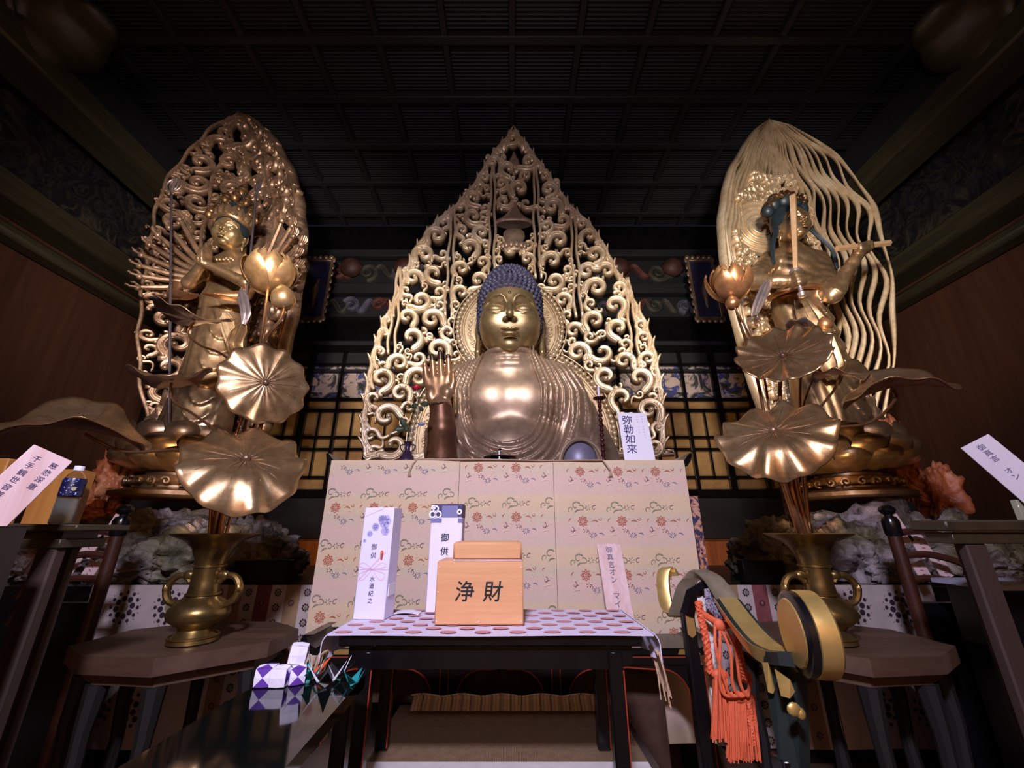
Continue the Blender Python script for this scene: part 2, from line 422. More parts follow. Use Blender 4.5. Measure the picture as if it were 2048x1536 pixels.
    def build(s, name, mat, parent=None, it=2, post=None, loc=None, pick=None):
        V, F = s.mesh(it)
        if post: V = post(V)
        b = MB(); b.V = V.tolist(); b.F = F.tolist(); b.n = len(V)
        b.mi = [0]*len(F) if pick is None else pick(V[F].mean(1)).astype(int).tolist()
        return b.build(name, mat, parent, loc, True, 0)
# ================================================================== the hall
def struct(o): return tag(o, kind='structure')
K = 1.111
WX = 5.9*K; WY = 6.2*K; CZ = H+5.4*K
b = MB(); b.box((-WX-.1, -5.2, -0.08), (WX+.1, WY+.1, 0)); struct(b.build('floor', M['brown_table']))
b = MB(); b.box((-WX-.1, -5.2, 0), (-WX, WY, CZ)); struct(b.build('wall_left', M['wall_brown']))
b = MB(); b.box((WX, -5.2, 0), (WX+.1, WY, CZ)); struct(b.build('wall_right', M['wall_brown']))
b = MB(); b.box((-WX-.1, WY, 0), (WX+.1, WY+.1, CZ)); struct(b.build('wall_back', M['black_lacquer']))
b = MB(); b.box((-WX, -5.2, 0), (WX, -5.1, CZ)); struct(b.build('wall_front', wood('pale_hall_boards', srgb(150, 112, 78), srgb(186, 146, 104), .5, 2, .6)))
# coffered ceiling: beams both ways, thin battens on the boards
t = NT('battened_ceiling_board'); wv = t.n('ShaderNodeTexWave', wave_type='BANDS', bands_direction='Y')
wv.inputs['Scale'].default_value = 6.5; t.l(t.tc.outputs['Object'], wv.inputs['Vector'])
t.l(t.ramp(wv.outputs[0], [(0.3, srgb(14, 14, 18)), (0.8, srgb(40, 40, 46))]), t.b.inputs['Base Color'])
t.set(Roughness=0.6); t.bump(wv.outputs[0], 0.6, 0.02)
b = MB(); b.box((-WX-.1, -5.2, CZ+.12), (WX+.1, WY+.1, CZ+.2)); struct(b.build('ceiling', t.m))
b = MB()
y = (3.11-0.70*11)*K
while y < WY:
    b.box((-WX, y-.055, CZ), (WX, y+.055, CZ+.12), 0.012); y += 0.70*K
for k in range(-7, 8):
    b.box((k*.79*K-.045, -5.1, CZ+.012), (k*.79*K+.045, WY, CZ+.12), 0.012)
struct(b.build('trim_1', M['ceiling_wood']))
# long side beams and cornices running back to the rear wall
def side_beams(sx, n0):
    X = lambda x: sx*(x*K if x != WX else WX)
    def bm(x0, x1, z0, z1, y0=-1.1, y1=WY, bev=0.03):
        q = MB(); a, c = sorted((X(x0), X(x1))); q.box((a, y0, H+(z0-H)*K), (c, y1, H+(z1-H)*K), bev); return q
    q = bm(4.95, 5.45, H+4.55, H+4.86)             # heavy upper beam
    struct(q.build('trim_%d' % n0, M['beam_wood']))
    q = bm(4.99, 5.13, H+4.86, H+5.34, bev=0.02)
    struct(q.build('trim_%d' % (n0+1), M['ceiling_wood']))
    q = bm(5.50, WX, H+3.42, H+3.72)             # cornice above the brown wall
    struct(q.build('trim_%d' % (n0+2), M['beam_wood']))
    q = bm(5.62, WX, H+3.10, H+3.26, 3.3, WY, 0.06)
    struct(q.build('trim_%d' % (n0+3), M['beam_wood']))
side_beams(-1, 2); side_beams(1, 6)
# painted frieze band between the cornice and the upper beam
def painted(name, cols, scale=2.2, dark=srgb(16, 16, 20), bump=0.8):
    t = NT(name); n1 = t.noise(scale, 3, 0.5, 2.5); n2 = t.noise(scale*1.7, 2, 0.5, 3.0); n3 = t.noise(scale*0.5, 2, 0.5, 1.0)
    c = t.ramp(n1, [(0.40, dark), (0.47, cols[0]), (0.52, cols[1]), (0.60, dark)])
    d = t.ramp(n2, [(0.42, dark), (0.5, cols[2]), (0.56, cols[3]), (0.64, dark)])
    t.l(t.mix(t.ramp(n3, [(0.45, (0, 0, 0)), (0.55, (1, 1, 1))]), c, d), t.b.inputs['Base Color'])
    t.set(Roughness=0.6); t.bump(n1, bump, 0.05); return t.m
M['frieze'] = painted('painted_carved_frieze', [srgb(70, 70, 92), srgb(120, 116, 130), srgb(92, 46, 36), srgb(84, 84, 62)])
M['frieze_side'] = painted('painted_side_panel', [srgb(40, 38, 30), srgb(66, 60, 48), srgb(30, 30, 40), srgb(42, 40, 34)], 1.6)
for sx, nm in ((-1, 'trim_10'), (1, 'trim_11')):
    b = MB(); a, c = sorted((sx*5.78*K, sx*WX)); b.box((a, -1.1, H+3.72*K), (c, WY, H+4.9*K)); struct(b.build(nm, M['frieze_side']))
# back wall: nageshi beams and carved frieze
b = MB(); b.box((-WX, WY-.16, H+2.45*K), (WX, WY, H+2.95*K), .02); b.box((-WX, WY-.22, H+2.62), (WX, WY, H+2.4*K+.02), .02)
struct(b.build('trim_12', M['ceiling_wood']))
def scroll_pts(c, r, turns, a0, sgn, n=26, inner=0.2):
    out = []
    for i in range(n):
        t = i/(n-1); R = r*(1-(1-inner)*t**0.85); a = a0+sgn*turns*2*PI*t
        out.append((c[0]+R*math.cos(a), c[1]+R*math.sin(a)))
    return out
random.seed(5)
def frieze(z0, z1, name, n0):
    b = MB(); b.box((-WX, WY-.10, z0), (WX, WY, z1))
    x = -WX+.4; k = 0
    while x < WX:
        r = (z1-z0)*random.uniform(.30, .42); sg = 1 if k % 2 else -1; b.cur = 1+(k % 3)
        p = scroll_pts((x, (z0+z1)/2+random.uniform(-.04, .04)), r, 1.4, random.uniform(0, 6), sg)
        b.ribbon([(q[0], WY-.12, q[1]) for q in p], [.055*(1-.6*i/25) for i in range(26)], .05)
        L = r*2.2
        wv = [(x+r*.6+L*i/14, WY-.12, (z0+z1)/2+sg*.12*math.sin(i/14*2*PI)) for i in range(15)]
        b.ribbon(wv, [.05*math.sin(PI*(i+1)/16)+.012 for i in range(15)], .05)
        x += r*random.uniform(3.0, 3.8); k += 1
    return struct(b.build(name, [simple(name+'_ground', srgb(20, 24, 26), .6), simple(name+'_grey', srgb(74, 74, 90), .6, 0, .3),
                                 simple(name+'_red', srgb(84, 46, 36), .6, 0, .3), simple(name+'_green', srgb(56, 56, 46), .6, 0, .3)]))
frieze(H+4.08*K, H+4.55*K, 'trim_13', 0); frieze(H+3.42*K, H+3.80*K, 'trim_14', 1)
b = MB(); b.box((-WX, WY-.2, H+3.84*K), (WX, WY, H+4.04*K), .02); b.box((-WX, WY-.2, H+4.6*K), (WX, WY, H+4.75*K), .02)
struct(b.build('trim_15', M['ceiling_wood']))
b = MB()
for k in range(-7, 8):                      # painted brackets on the wall head
    x = k*1.05; b.ball((x, WY-.2, H+4.35*K), (.22, .16, .2), 10, 6)
struct(b.build('trim_16', simple('bracket_red_brown', srgb(66, 38, 30), .6, 0, .5, 5)))
# carved beam noses in the upper corners
def beam_nose(sx, nm):
    f = Field((-.55, -.5, -.45), (.55, .5, .45), .02)
    f.ell((0, 0, 0), (.30, .26, .20), .05); f.ell((-.22*1, -.05, .08), (.20, .2, .13), .06); f.ell((-.36, -.08, .02), (.12, .14, .07), .05)
    f.ell((.18, .02, -.16), (.20, .18, .13), .06)
    for q in range(4):
        f.path([(-.1+.09*q, -.26, .18-.05*q), (0+.09*q, -.28, .02-.03*q), (.02+.08*q, -.22, -.15)], [.035, .04, .02], .02)
    f.ell((-.28, -.14, .13), (.05, .05, .04), .01)
    return f
# ================================================================== flat pattern helpers (embroidery, print, brush writing)
def stroke(b, pts, w, place, d=0.0):
    """thin band along 2D pts, placed by place(a, c) -> point"""
    pts = [Vector((p[0], p[1])) for p in pts]; m = len(pts); v = []
    for i in range(m):
        T = (pts[min(i+1, m-1)]-pts[max(i-1, 0)]); T = T.normalized() if T.length > 1e-9 else Vector((1, 0))
        N = Vector((-T.y, T.x)); wi = w[i] if hasattr(w, '__len__') else w
        v += [place(*(pts[i]+N*wi/2)), place(*(pts[i]-N*wi/2))]
    b.add(v, [(2*i, 2*i+1, 2*i+3, 2*i+2) for i in range(m-1)])
def blob(b, poly, place):
    b.add([place(*p) for p in poly], [tuple(range(len(poly)))])
def rose(b, c, r, place, n=8, w=None, sx=1.0, sy=1.0):
    for k in range(n):
        a = 2*PI*k/n; da = PI/n
        q = [(c[0]+sx*R*math.cos(t), c[1]+sy*R*math.sin(t)) for R, t in ((r*.38, a), (r*.72, a+da*.8), (r, a), (r*.72, a-da*.8), (r*.38, a))]
        stroke(b, q, w or r*.16, place)
    q = [(c[0]+sx*r*.22*math.cos(t), c[1]+sy*r*.22*math.sin(t)) for t in np.linspace(0, 2*PI, 8)]
    stroke(b, q, r*.1, place)
def fan(b, c, r, place, n=7, w=None):
    for k in range(n):
        a = 2*PI*k/n
        stroke(b, [(c[0]+r*.3*math.cos(a), c[1]+r*.3*math.sin(a)), (c[0]+r*.7*math.cos(a+.25), c[1]+r*.6*math.sin(a+.25)), (c[0]+r*math.cos(a+.1), c[1]+r*.8*math.sin(a+.1))], [r*.05, r*.22, r*.06], place)
def curl(b, c, r, place, s=1, w=None, a0=0.0):
    p = scroll_pts(c, r, .8, a0, s, 12, .25)
    stroke(b, p, [r*.26*(1-.5*i/11) for i in range(12)], place)
def leaf(b, c, r, a, place):
    ca, sa = math.cos(a), math.sin(a); q = []
    for t in np.linspace(0, 1, 7): q.append((c[0]+r*(2*t-1)*ca-r*.4*math.sin(PI*t)*sa, c[1]+r*(2*t-1)*sa+r*.4*math.sin(PI*t)*ca))
    stroke(b, q, [r*.05, r*.2, r*.34, r*.4, r*.34, r*.2, r*.05], place)
# ================================================================== low table with offering cloth
TX0, TX1, TY0, TY1, TZ = -.562, .428, 1.45, 1.87, .992
DZ = 0.565                                    # dais top
# dais and mat
b = MB(); b.box((-.72, .70, 0), (.50, 2.26, DZ-.012), .01)
tag(b.build('dais', M['black_lacquer']), 'black lacquered dais under the low offering table', 'dais')
t = thing('tatami_mat', 'brown rush mat with striped cloth edge under the offering table', 'mat', (-.03, 1.95, DZ-.012))
tm = NT('woven_rush'); wv = tm.n('ShaderNodeTexWave', bands_direction='X'); wv.inputs['Scale'].default_value = 55
tm.l(tm.tc.outputs['Object'], wv.inputs[0]); nn = tm.noise(40, 3)
tm.l(tm.ramp(tm.math('ADD', tm.math('MULTIPLY', wv.outputs[0], .4), tm.math('MULTIPLY', nn, .6)), [(.3, srgb(86, 68, 48)), (.7, srgb(122, 100, 74))]), tm.b.inputs['Base Color'])
tm.set(Roughness=.7); tm.bump(wv.outputs[0], .3, .002)
b = MB(); b.box((-.50, 1.715, DZ-.012), (.46, 2.185, DZ), .003); b.build('mat_surface', tm.m, t)
b = MB(); b.box((-.50, 1.60, DZ-.012), (.46, 1.714, DZ+.001), .003); b.build('edge_cloth', simple('pale_edge_cloth', srgb(196, 190, 190), .7, 0, .1, 20), t)
st = NT('striped_cloth'); sep = st.n('ShaderNodeSeparateXYZ'); st.l(st.tc.outputs['Object'], sep.inputs[0])
w1 = st.math('FRACT', st.math('MULTIPLY', sep.outputs[0], 62)); w2 = st.math('FRACT', st.math('MULTIPLY', sep.outputs[0], 23))
c1 = st.ramp(w1, [(0.0, srgb(236, 220, 190)), (0.34, srgb(150, 128, 104)), (0.5, srgb(112, 92, 124)), (0.62, srgb(230, 216, 230))])
c2 = st.ramp(w2, [(0.0, srgb(240, 224, 190)), (0.45, srgb(120, 104, 92)), (0.7, srgb(214, 210, 214))])
for r_ in st.t.nodes:
    if r_.type == 'VALTORGB': r_.color_ramp.interpolation = 'CONSTANT'
st.l(st.mix(.5, c1, c2), st.b.inputs['Base Color']); st.set(Roughness=.7)
b = MB(); b.grid(lambda u, v: (lerp(-.44, .40, u), 2.12+.05*math.sin(v*PI), DZ+.055*v**.7+.004*math.sin(u*30)), 60, 8, .004)
b.build('striped_cloth', st.m, t)
# table
t = thing('offering_table', 'low black lacquered table carrying the donation box', 'table', ((TX0+TX1)/2, (TY0+TY1)/2, DZ))
b = MB(); b.box((TX0+.02, TY0+.01, TZ-.034), (TX1-.02, TY1-.01, TZ-.004), .004); b.build('tabletop', M['black_lacquer'], t)
b = MB()
b.prism([(TX0+.05, TZ-.034), (TX1-.05, TZ-.034), (TX1-.05, TZ-.085), (TX1-.12, TZ-.098), (TX0+.12, TZ-.098), (TX0+.05, TZ-.085)], 1, TY0+.03, TY0+.05)
b.prism([(TX0+.05, TZ-.034), (TX1-.05, TZ-.034), (TX1-.05, TZ-.085), (TX0+.05, TZ-.085)], 1, TY1-.05, TY1-.03)
for xx in (TX0+.05, TX1-.07): b.box((xx, TY0+.05, TZ-.085), (xx+.02, TY1-.05, TZ-.034))
b.build('apron', M['black_lacquer'], t)
for xx, yy in ((-.455, TY0+.045), (.322, TY0+.045), (-.465, TY1-.07), (.327, TY1-.07)):
    b = MB(); b.box((xx-.022, yy-.022, DZ+.0012), (xx+.022, yy+.022, TZ-.05), .004)
    l = b.build('leg', M['black_lacquer'], t)
    b = MB(); b.box((xx+.020, yy-.0235, DZ+.01), (xx+.0235, yy-.020, TZ-.10)); b.build('red_edge_line', M['red_lacquer'], l)
# cloth: white with scalloped red flower medallions, hanging at both ends with fringe
clm = simple('white_offering_cloth', srgb(206, 196, 216), .75, 0, .06, 30, .15, 300, .0006)
red1 = simple('faded_red_weave', srgb(192, 128, 128), .75, 0, .12, 60)
b = MB()
def cl(u, v):
    x = lerp(TX0-.012, TX1+.012, u); y = lerp(TY0-.004, TY1, v)
    return (x, y, TZ+.003*math.sin(x*9+y*4)*(0.4)+.002)
b.grid(cl, 60, 12, .004)
for s, x0 in ((-1, TX0-.012), (1, TX1+.012)):
    def hang(u, v, s=s, x0=x0):
        y = lerp(TY0-.004, TY1, u); z = TZ+.001-.075*v; f = .010*math.sin(u*26)*v
        return (x0+s*(.003+.012*math.sin(min(v*3, 1)*PI/2)+f), y, z)
    b.grid(hang, 30, 6, .003)
b.cur = 1
k = 0; y = TY0+.02
while y < TY1-.01:
    x = TX0+.03+(.055 if k % 2 else 0)
    while x < TX1-.01:
        q = []
        for a in np.linspace(0, 2*PI, 25)[:-1]:
            R = .0235*(1+.22*abs(math.cos(4*a))); q.append((x+R*1.0*math.cos(a), y+R*.62*math.sin(a)))
        blob(b, q, lambda a, c: (a, c, cl((a-(TX0-.012))/(TX1-TX0+.024), .5)[2]*0+TZ+.0048)); x += .11
    k += 1; y += .052
o = b.build('table_cloth', [clm, red1]); tag(o, 'white cloth with pink red flower medallions on the offering table', 'tablecloth')
for s, x0, nm in ((-1, TX0-.026, 'left'), (1, TX1+.026, 'right')):
    b = MB(); random.seed(3)
    for k in range(24):
        y = TY0+.0+.004*k; x = x0+random.uniform(-.004, .004)*1
        L = random.uniform(.10, .12)+.03*math.sin(k*.5)
        b.tube([(x, y, TZ-.05), (x+s*.012+random.uniform(-.003, .003), y, TZ-.05-L*.5), (x+s*.018+random.uniform(-.006, .006), y+.003, TZ-.05-L)], [.0035, .003, .002], 5)
    b.build('fringe', simple('cream_fringe_'+nm, srgb(192, 160, 128), .8, 0, .1, 30), o)
# ================================================================== donation box
bx0, bx1, by0 = -.264, .040, 1.562
t = thing('donation_box', 'plain wooden donation box with two black brushed characters', 'donation box', ((bx0+bx1)/2, by0+.1, TZ+.005))
z0 = TZ+.005
b = MB(); b.box((bx0, by0, z0), (bx1, by0+.19, z0+.200), .004); bd = b.build('box_body', M['plain_wood'], t)
b = MB(); b.box((bx0+.052, by0+.006, z0+.2005), (bx1-.004, by0+.185, z0+.262), .008); b.build('raised_lid', M['plain_wood'], t)
b = MB(); b.box((bx0+.054, by0+.0, z0+.198), (bx1-.004, by0+.007, z0+.204), .002); b.build('lid_rail', M['sign_wood'], t)
for s, xx in (('浄', bx0+.098), ('財', bx0+.196)):
    M4 = Matrix.Translation((xx, by0-.0006, z0+.098)) @ Matrix.Rotation(PI/2, 4, 'X')
    txt(s, .068, M4, None, shear=.12, bold=.0006).build('brush_character', M['ink'], t)
for xx in (bx0+.008, bx1-.008):
    for zz in (.012, .10, .178):
        b = MB(); b.ball((xx, by0-.0003, z0+zz), (.0028, .001, .0028), 8, 5); b.build('wooden_peg', M['sign_wood'], t)
b = MB(); b.ball(((bx0+bx1)/2, by0-.0003, z0+.010), (.0028, .001, .0028), 8, 5); b.build('wooden_peg', M['sign_wood'], t)
# ================================================================== wrapped gift boxes
def frame4(o, rz):
    return Matrix.Translation(o) @ Matrix.Rotation(rz, 4, 'Z')
lil = simple('lilac_print', srgb(178, 172, 224), .6, 0, .1, 30); pink = simple('pink_ribbon_print', srgb(226, 186, 214), .6)
nred = simple('noshi_red', srgb(206, 50, 44), .5); norg = simple('noshi_orange', srgb(226, 140, 70), .5); pur = simple('dark_purple_print', srgb(62, 50, 92), .5, 0, .1)
slate = simple('slate_print', srgb(112, 116, 160), .5); wsh = simple('wrapped_box_white', srgb(222, 218, 244), .5, 0, .02, 12)
def noshi(A, x, z, s, t):
    pl = lambda a, c: A @ Vector((a, -.0012, c))
    b = MB(); b.cur = 0; blob(b, [(x-s*.5, z-.3*s), (x-s*.5, z+s*.9), (x, z+s*1.5), (x+s*.5, z+s*.9), (x+s*.5, z-.3*s), (x+.3*s, z-s*1.3), (x, z-s*1.7), (x-.3*s, z-s*1.3)], pl)
    pl = lambda a, c: A @ Vector((a, -.0018, c)); b.cur = 1
    blob(b, [(x, z+1.15*s), (x+.3*s, z+.75*s), (x, z+.35*s), (x-.3*s, z+.75*s)], pl); b.cur = 2
    blob(b, [(x-.4*s, z+.1*s), (x+.4*s, z+.1*s), (x+.22*s, z-.9*s), (x-.22*s, z-.9*s)], pl)
    b.build('noshi_ornament', [nred, norg, simple('noshi_grey', srgb(120, 96, 96), .6)], t)
o0 = (-.575, 1.660, TZ+.004)
t = thing('wrapped_gift_box', 'tall white wrapped offering box with lilac print at the left table end', 'gift box', o0); A = frame4(o0, -.10)
W_, D_, Hh = .118, .088, .386
b = MB(); b.box((0, 0, 0), (W_, D_, Hh), .002, A); b.build('wrapping', wsh, t)
b = MB(); pl = lambda a, c: A @ Vector((a, -.0010, c)); random.seed(4)
for cx, cz, r in ((.085, .335, .03), (.05, .315, .018), (.09, .30, .02), (.03, .29, .014), (.07, .345, .016), (.012, .265, .008)):
    for q in range(6):
        a = 2*PI*q/6; blob(b, [(cx+r*.45*math.cos(a)+r*.4*math.cos(s_), cz+r*.45*math.sin(a)+r*.4*math.sin(s_)) for s_ in np.linspace(0, 2*PI, 9)[:-1]], pl)
b.build('flower_print', lil, t)
b = MB(); b.cur = 0
stroke(b, [(0.001, .352), (.08, .384)], .0015, pl)
for q in ((1, .5), (-1, .5), (1, -.8), (-1, -.8)):
    stroke(b, spl([(.055, .165), (.055+q[0]*.035, .165+q[1]*.045), (.055+q[0]*.05, .165+q[1]*.02), (.055, .165)], 6), .0022, pl)
stroke(b, [(.001, .165), (W_-.001, .165)], .0025, pl); stroke(b, [(.002, .125), (.10, .225)], .004, pl)
b.build('printed_bow', pink, t)
noshi(A, .086, .215, .0115, t)
for i, s in enumerate('御供'):
    txt(s, .023, A @ Matrix.Translation((.052, -.0012, .242-.030*i)) @ Matrix.Rotation(PI/2, 4, 'X'), None, shear=.1).build('brush_character', M['ink_soft'], t)
for i, s in enumerate('水酒紀之'):
    txt(s, .019, A @ Matrix.Translation((.058, -.0012, .132-.024*i)) @ Matrix.Rotation(PI/2, 4, 'X'), None, shear=.1).build('brush_character', M['ink_soft'], t)
b = MB(); b.box((W_+.001, .01, .075), (W_+.003, .075, .115), 0, A @ Matrix.Rotation(.0, 4, 'X')); b.build('paper_slip', M['white'], t)
o0 = (-.338, 1.800-.02, TZ+.004)
t = thing('wrapped_gift_box', 'tall white offering box with dark purple top band behind the donation box', 'gift box', o0); A = frame4(o0, -.05)
W_, D_, Hh = .132, .07, .405
b = MB(); b.box((0, 0, 0), (W_, D_, Hh), .004, A); b.build('wrapping', wsh, t)
b = MB(); b.box((-.0008, -.0008, Hh-.055), (W_+.0008, D_+.0008, Hh+.0012), .003, A); b.build('purple_cap', pur, t)
pl = lambda a, c: A @ Vector((a, -.0022, c))
b = MB(); b.box((.045, -.0016, Hh-.052), (.112, -.0008, Hh-.006), 0, A); b.build('grey_panel', slate, t)
b = MB()
for cx, cz, r in ((.006, Hh-.04, .012), (.018, Hh-.018, .011), (.030, Hh-.040, .012), (.008, Hh-.012, .007), (.119, Hh-.03, .008)):
    stroke(b, [(cx+r*math.cos(a), cz+r*math.sin(a)) for a in np.linspace(0, 2*PI, 14)], .006, pl)
b.build('white_ring_print', M['white'], t)
for xa_, xb_ in ((.0, .046), (.114, W_)):
    b = MB(); b.box((xa_, -.0012, Hh-.073), (xb_, -.0006, Hh-.056), 0, A); b.build('slate_band', slate, t)
noshi(A, .116, .235, .013, t)
for i, s in enumerate('御供'):
    txt(s, .034, A @ Matrix.Translation((.062, -.0012, .272-.052*i)) @ Matrix.Rotation(PI/2, 4, 'X'), None, shear=.1, bold=.0004).build('brush_character', M['ink'], t)
# small white folded paper on the cloth
b = MB(); b.grid(lambda u, v: (-.455+.10*u, 1.74+.06*v, TZ+.006+.006*math.sin(u*PI)), 8, 4, .001)
tag(b.build('folded_paper', M['white_paper']), 'small white folded paper lying behind the left gift box', 'paper')
# leaning wooden prayer plank
top = P(1217, 1087, 2.56); bot = P(1243, 1240, 2.40); d = (top-bot); bot2 = bot+d*((.768-bot.z)/d.z)
t = thing('prayer_plank', 'pale wooden plank with a column of brush writing standing behind the right table end', 'plaque', tuple(bot2))
zax = d.normalized(); xax = Vector((1, .02, 0)); xax = (xax-zax*xax.dot(zax)).normalized(); yax = zax.cross(xax)
A = Matrix(((xax.x, yax.x, zax.x, bot2.x), (xax.y, yax.y, zax.y, bot2.y), (xax.z, yax.z, zax.z, bot2.z), (0, 0, 0, 1)))
Lp = (top-bot2).length
b = MB(); b.box((-.070, 0, .0), (.070, .010, Lp), .002, A); b.build('board', M['sign_wood'], t)
for i, s in enumerate('御真言オン　マイタリヤ'):
    if s == '　': continue
    txt(s, .040, A @ Matrix.Translation((-.004, -.0008, Lp-.040-.041*i)) @ Matrix.Rotation(PI/2, 4, 'X'), None).build('brush_character', M['ink_soft'], t)
# ================================================================== large brocade hanging in front of the altar
BY = 2.62; BZ1 = 1.723; BZ0 = .25
bt = NT('brocade_ground'); sp_ = bt.n('ShaderNodeSeparateXYZ'); bt.l(bt.tc.outputs['Object'], sp_.inputs[0])
fr = bt.math('FRACT', bt.math('MULTIPLY', sp_.outputs[2], 1/.30))
band = bt.ramp(fr, [(0.0, srgb(216, 188, 150)), (0.14, srgb(218, 192, 156)), (0.24, srgb(212, 186, 166)), (0.5, srgb(218, 184, 170)), (0.74, srgb(204, 188, 160)), (0.9, srgb(216, 190, 152))])
nn = bt.noise(34, 4, .7, 2.5)
bt.l(bt.mix(bt.ramp(nn, [(.455, (0, 0, 0)), (.5, (.75, .75, .75)), (.545, (0, 0, 0))]), band, srgb(222, 204, 186)), bt.b.inputs['Base Color'])
bt.set(Roughness=.7); bt.bump(bt.noise(220, 2), .2, .001)
bm_ = [bt.m, simple('brocade_red', srgb(184, 104, 84), .7, 0, .15, 60), simple('brocade_blue', srgb(122, 128, 156), .7, 0, .15, 60),
       simple('brocade_green', srgb(134, 136, 112), .7, 0, .15, 60), simple('brocade_purple', srgb(134, 100, 104), .7, 0, .15, 60), simple('brocade_cream', srgb(226, 206, 182), .7)]
t = thing('brocade_hanging', 'large pale gold brocade cloth with rows of small flowers behind the offering table', 'cloth', (0, BY, BZ0))
for i, (x0, x1, oz, oy) in enumerate(((-1.165, -.337, .045, 0), (-.335, .262, -.01, .004), (.264, 1.105, -.035, .001))):
    b = MB()
    sf = lambda x, z, oy=oy: BY+oy+.004*math.sin(x*7+z*2)+.003*math.sin(x*15)
    b.grid(lambda u, v: (lerp(x0, x1, u), sf(lerp(x0, x1, u), lerp(BZ1, BZ0, v)), lerp(BZ1, BZ0, v)), 24, 10, .004, (0, -1, 0))
    pl = lambda a, c: (min(max(a, x0), x1), sf(a, c)-.0032, c)
    z = math.ceil(BZ0/.3)*.3+oz
    while z < BZ1+.25:
        k = 0; x = x0-.02+(.05*i)
        while x < x1+.05:
            def put(f, col, dx, dz, *a):
                cx, cz = x+dx, z-dz
                if x0+.025 < cx < x1-.025 and .66 < cz < BZ1-.03: b.cur = col; f(b, (cx, cz), *a)
            put(curl, 3, .05, .025, .030, pl, 1, None, .5); put(curl, 3, .085, .040, .022, pl, -1, None, 2.2); put(curl, 3, .02, .045, .020, pl, -1, None, 4)
            put(fan, 3, .125, .035, .022, pl, 6); put(curl, 4, .165, .038, .018, pl, 1, None, 1); put(leaf, 3, .06, .06, .022, .4, pl)
            put(rose, 1, .09, .115, .031, pl); put(leaf, 1, .165, .118, .02, -.15, pl); put(curl, 1, .20, .10, .013, pl, 1, None, 3); put(leaf, 1, .012, .11, .014, 1.0, pl)
            put(curl, 4, .02, .165, .018, pl, -1, None, 1.4); put(leaf, 4, .035, .175, .014, .6, pl); put(fan, 4, .105, .168, .019, pl, 5); put(curl, 4, .118, .178, .012, pl, 1, None, 5)
            put(fan, 2, .15, .196, .023, pl, 8); put(leaf, 2, .20, .19, .016, -.3, pl); put(leaf, 5, .06, .145, .016, 2.0, pl); put(curl, 5, .14, .09, .017, pl, 1, None, 2)
            put(leaf, 5, .03, .20, .02, .2, pl); put(curl, 5, .185, .145, .015, pl, -1, None, 4)
            x += .2405
        z += .30
    b.cur = 0
    b.build('brocade_panel', bm_, t, angle=60)
b = MB()
b.tube([(-.63, BY-.006, BZ1+.004), (-.2, BY-.010, BZ1+.003), (.2, BY-.01, BZ1-.006), (.58, BY-.010, BZ1-.002), (.60, BY-.012, BZ1-.03), (.625, BY-.012, BZ1-.07)], .005, 6)
b.tube([(-.61, BY-.006, BZ1+.003), (-.635, BY-.012, BZ1-.03), (-.65, BY-.012, BZ1-.075)], .005, 6)
for s, xx in ((1, .625), (-1, -.65)):
    for q in range(7): b.tube([(xx, BY-.012, BZ1-.055), (xx+(q-3)*.004, BY-.014, BZ1-.105)], [.003, .0015], 5)
b.build('hanging_cord', simple('tan_cord', srgb(176, 148, 124), .7, 0, .1, 50), t)
# ================================================================== altar that the brocade covers, and the low altar table with arched openings
t = thing('altar_table', 'tall black altar table behind the brocade with upturned ends', 'altar table', (0, 3.0, 0))
b = MB(); b.box((-1.16, 2.645, 1.66), (1.12, 3.04, 1.712), .006); b.build('tabletop', M['black_lacquer'], t)
for s, xx in ((-1, -1.16), (1, 1.12)):
    b = MB(); pr = [(xx-s*.03, 1.712), (xx+s*.012, 1.735), (xx+s*.045, 1.775), (xx+s*.06, 1.770), (xx+s*.05, 1.73), (xx+s*.02, 1.69), (xx-s*.03, 1.68)]
    if s > 0: pr = pr[::-1]
    b.prism(pr, 1, 2.655, 3.03); b.build('upturned_end', M['black_lacquer'], t)
for xx, yy in ((-1.08, 2.70), (1.04, 2.70), (-1.08, 2.98), (1.04, 2.98)):
    b = MB(); b.box((xx-.035, yy-.035, 0), (xx+.035, yy+.035, 1.66), .005); b.build('leg', M['black_lacquer'], t)
AZ = .76; AY = 2.28; SHADEB = simple('arch_shade_brown', srgb(74, 50, 36), .7, 0, .3, 14)
t = thing('arched_altar_table', 'low black table with red-edged arched openings below the brocade', 'table', (0, 2.43, 0))
b = MB(); b.box((-.97, AY, AZ-.03), (.93, 2.575, AZ), .004); b.build('tabletop', M['black_lacquer'], t)
b = MB(); b.box((-.93, AY+.004, AZ-.072), (.90, AY+.03, AZ-.031), .003); b.build('front_rail', M['black_lacquer'], t)
b = MB(); b.box((-.93, AY+.001, AZ-.040), (.90, AY+.004, AZ-.035)); b.build('red_line', M['red_lacquer'], t)
for xx in (-.88, .80):
    b = MB(); pts = [(xx, AZ-.026), (xx+.012, AZ-.004), (xx+.098, AZ-.004), (xx+.11, AZ-.026)]
    b.prism(pts[::-1], 1, AY-.0015, AY+.001); b.build('gilt_fitting', M['fitting'], t)
b = MB(); b.box((-.92, 2.50, .02), (.78, 2.52, AZ-.032)); b.build('arch_shade_panel', SHADEB, t)  # added board; its dark brown stands in for shade inside the arches
posts = [-.93, -.322, .210, .90]
for xx in posts:
    b = MB(); b.box((xx-.025, AY+.006, 0), (xx+.025, AY+.05, AZ-.07), .003); l = b.build('post', M['black_lacquer'], t)
    b = MB()
    for q in (-.022, .018): b.box((xx+q, AY+.0035, .02), (xx+q+.004, AY+.006, AZ-.075))
    b.build('red_edge_line', M['red_lacquer'], l)
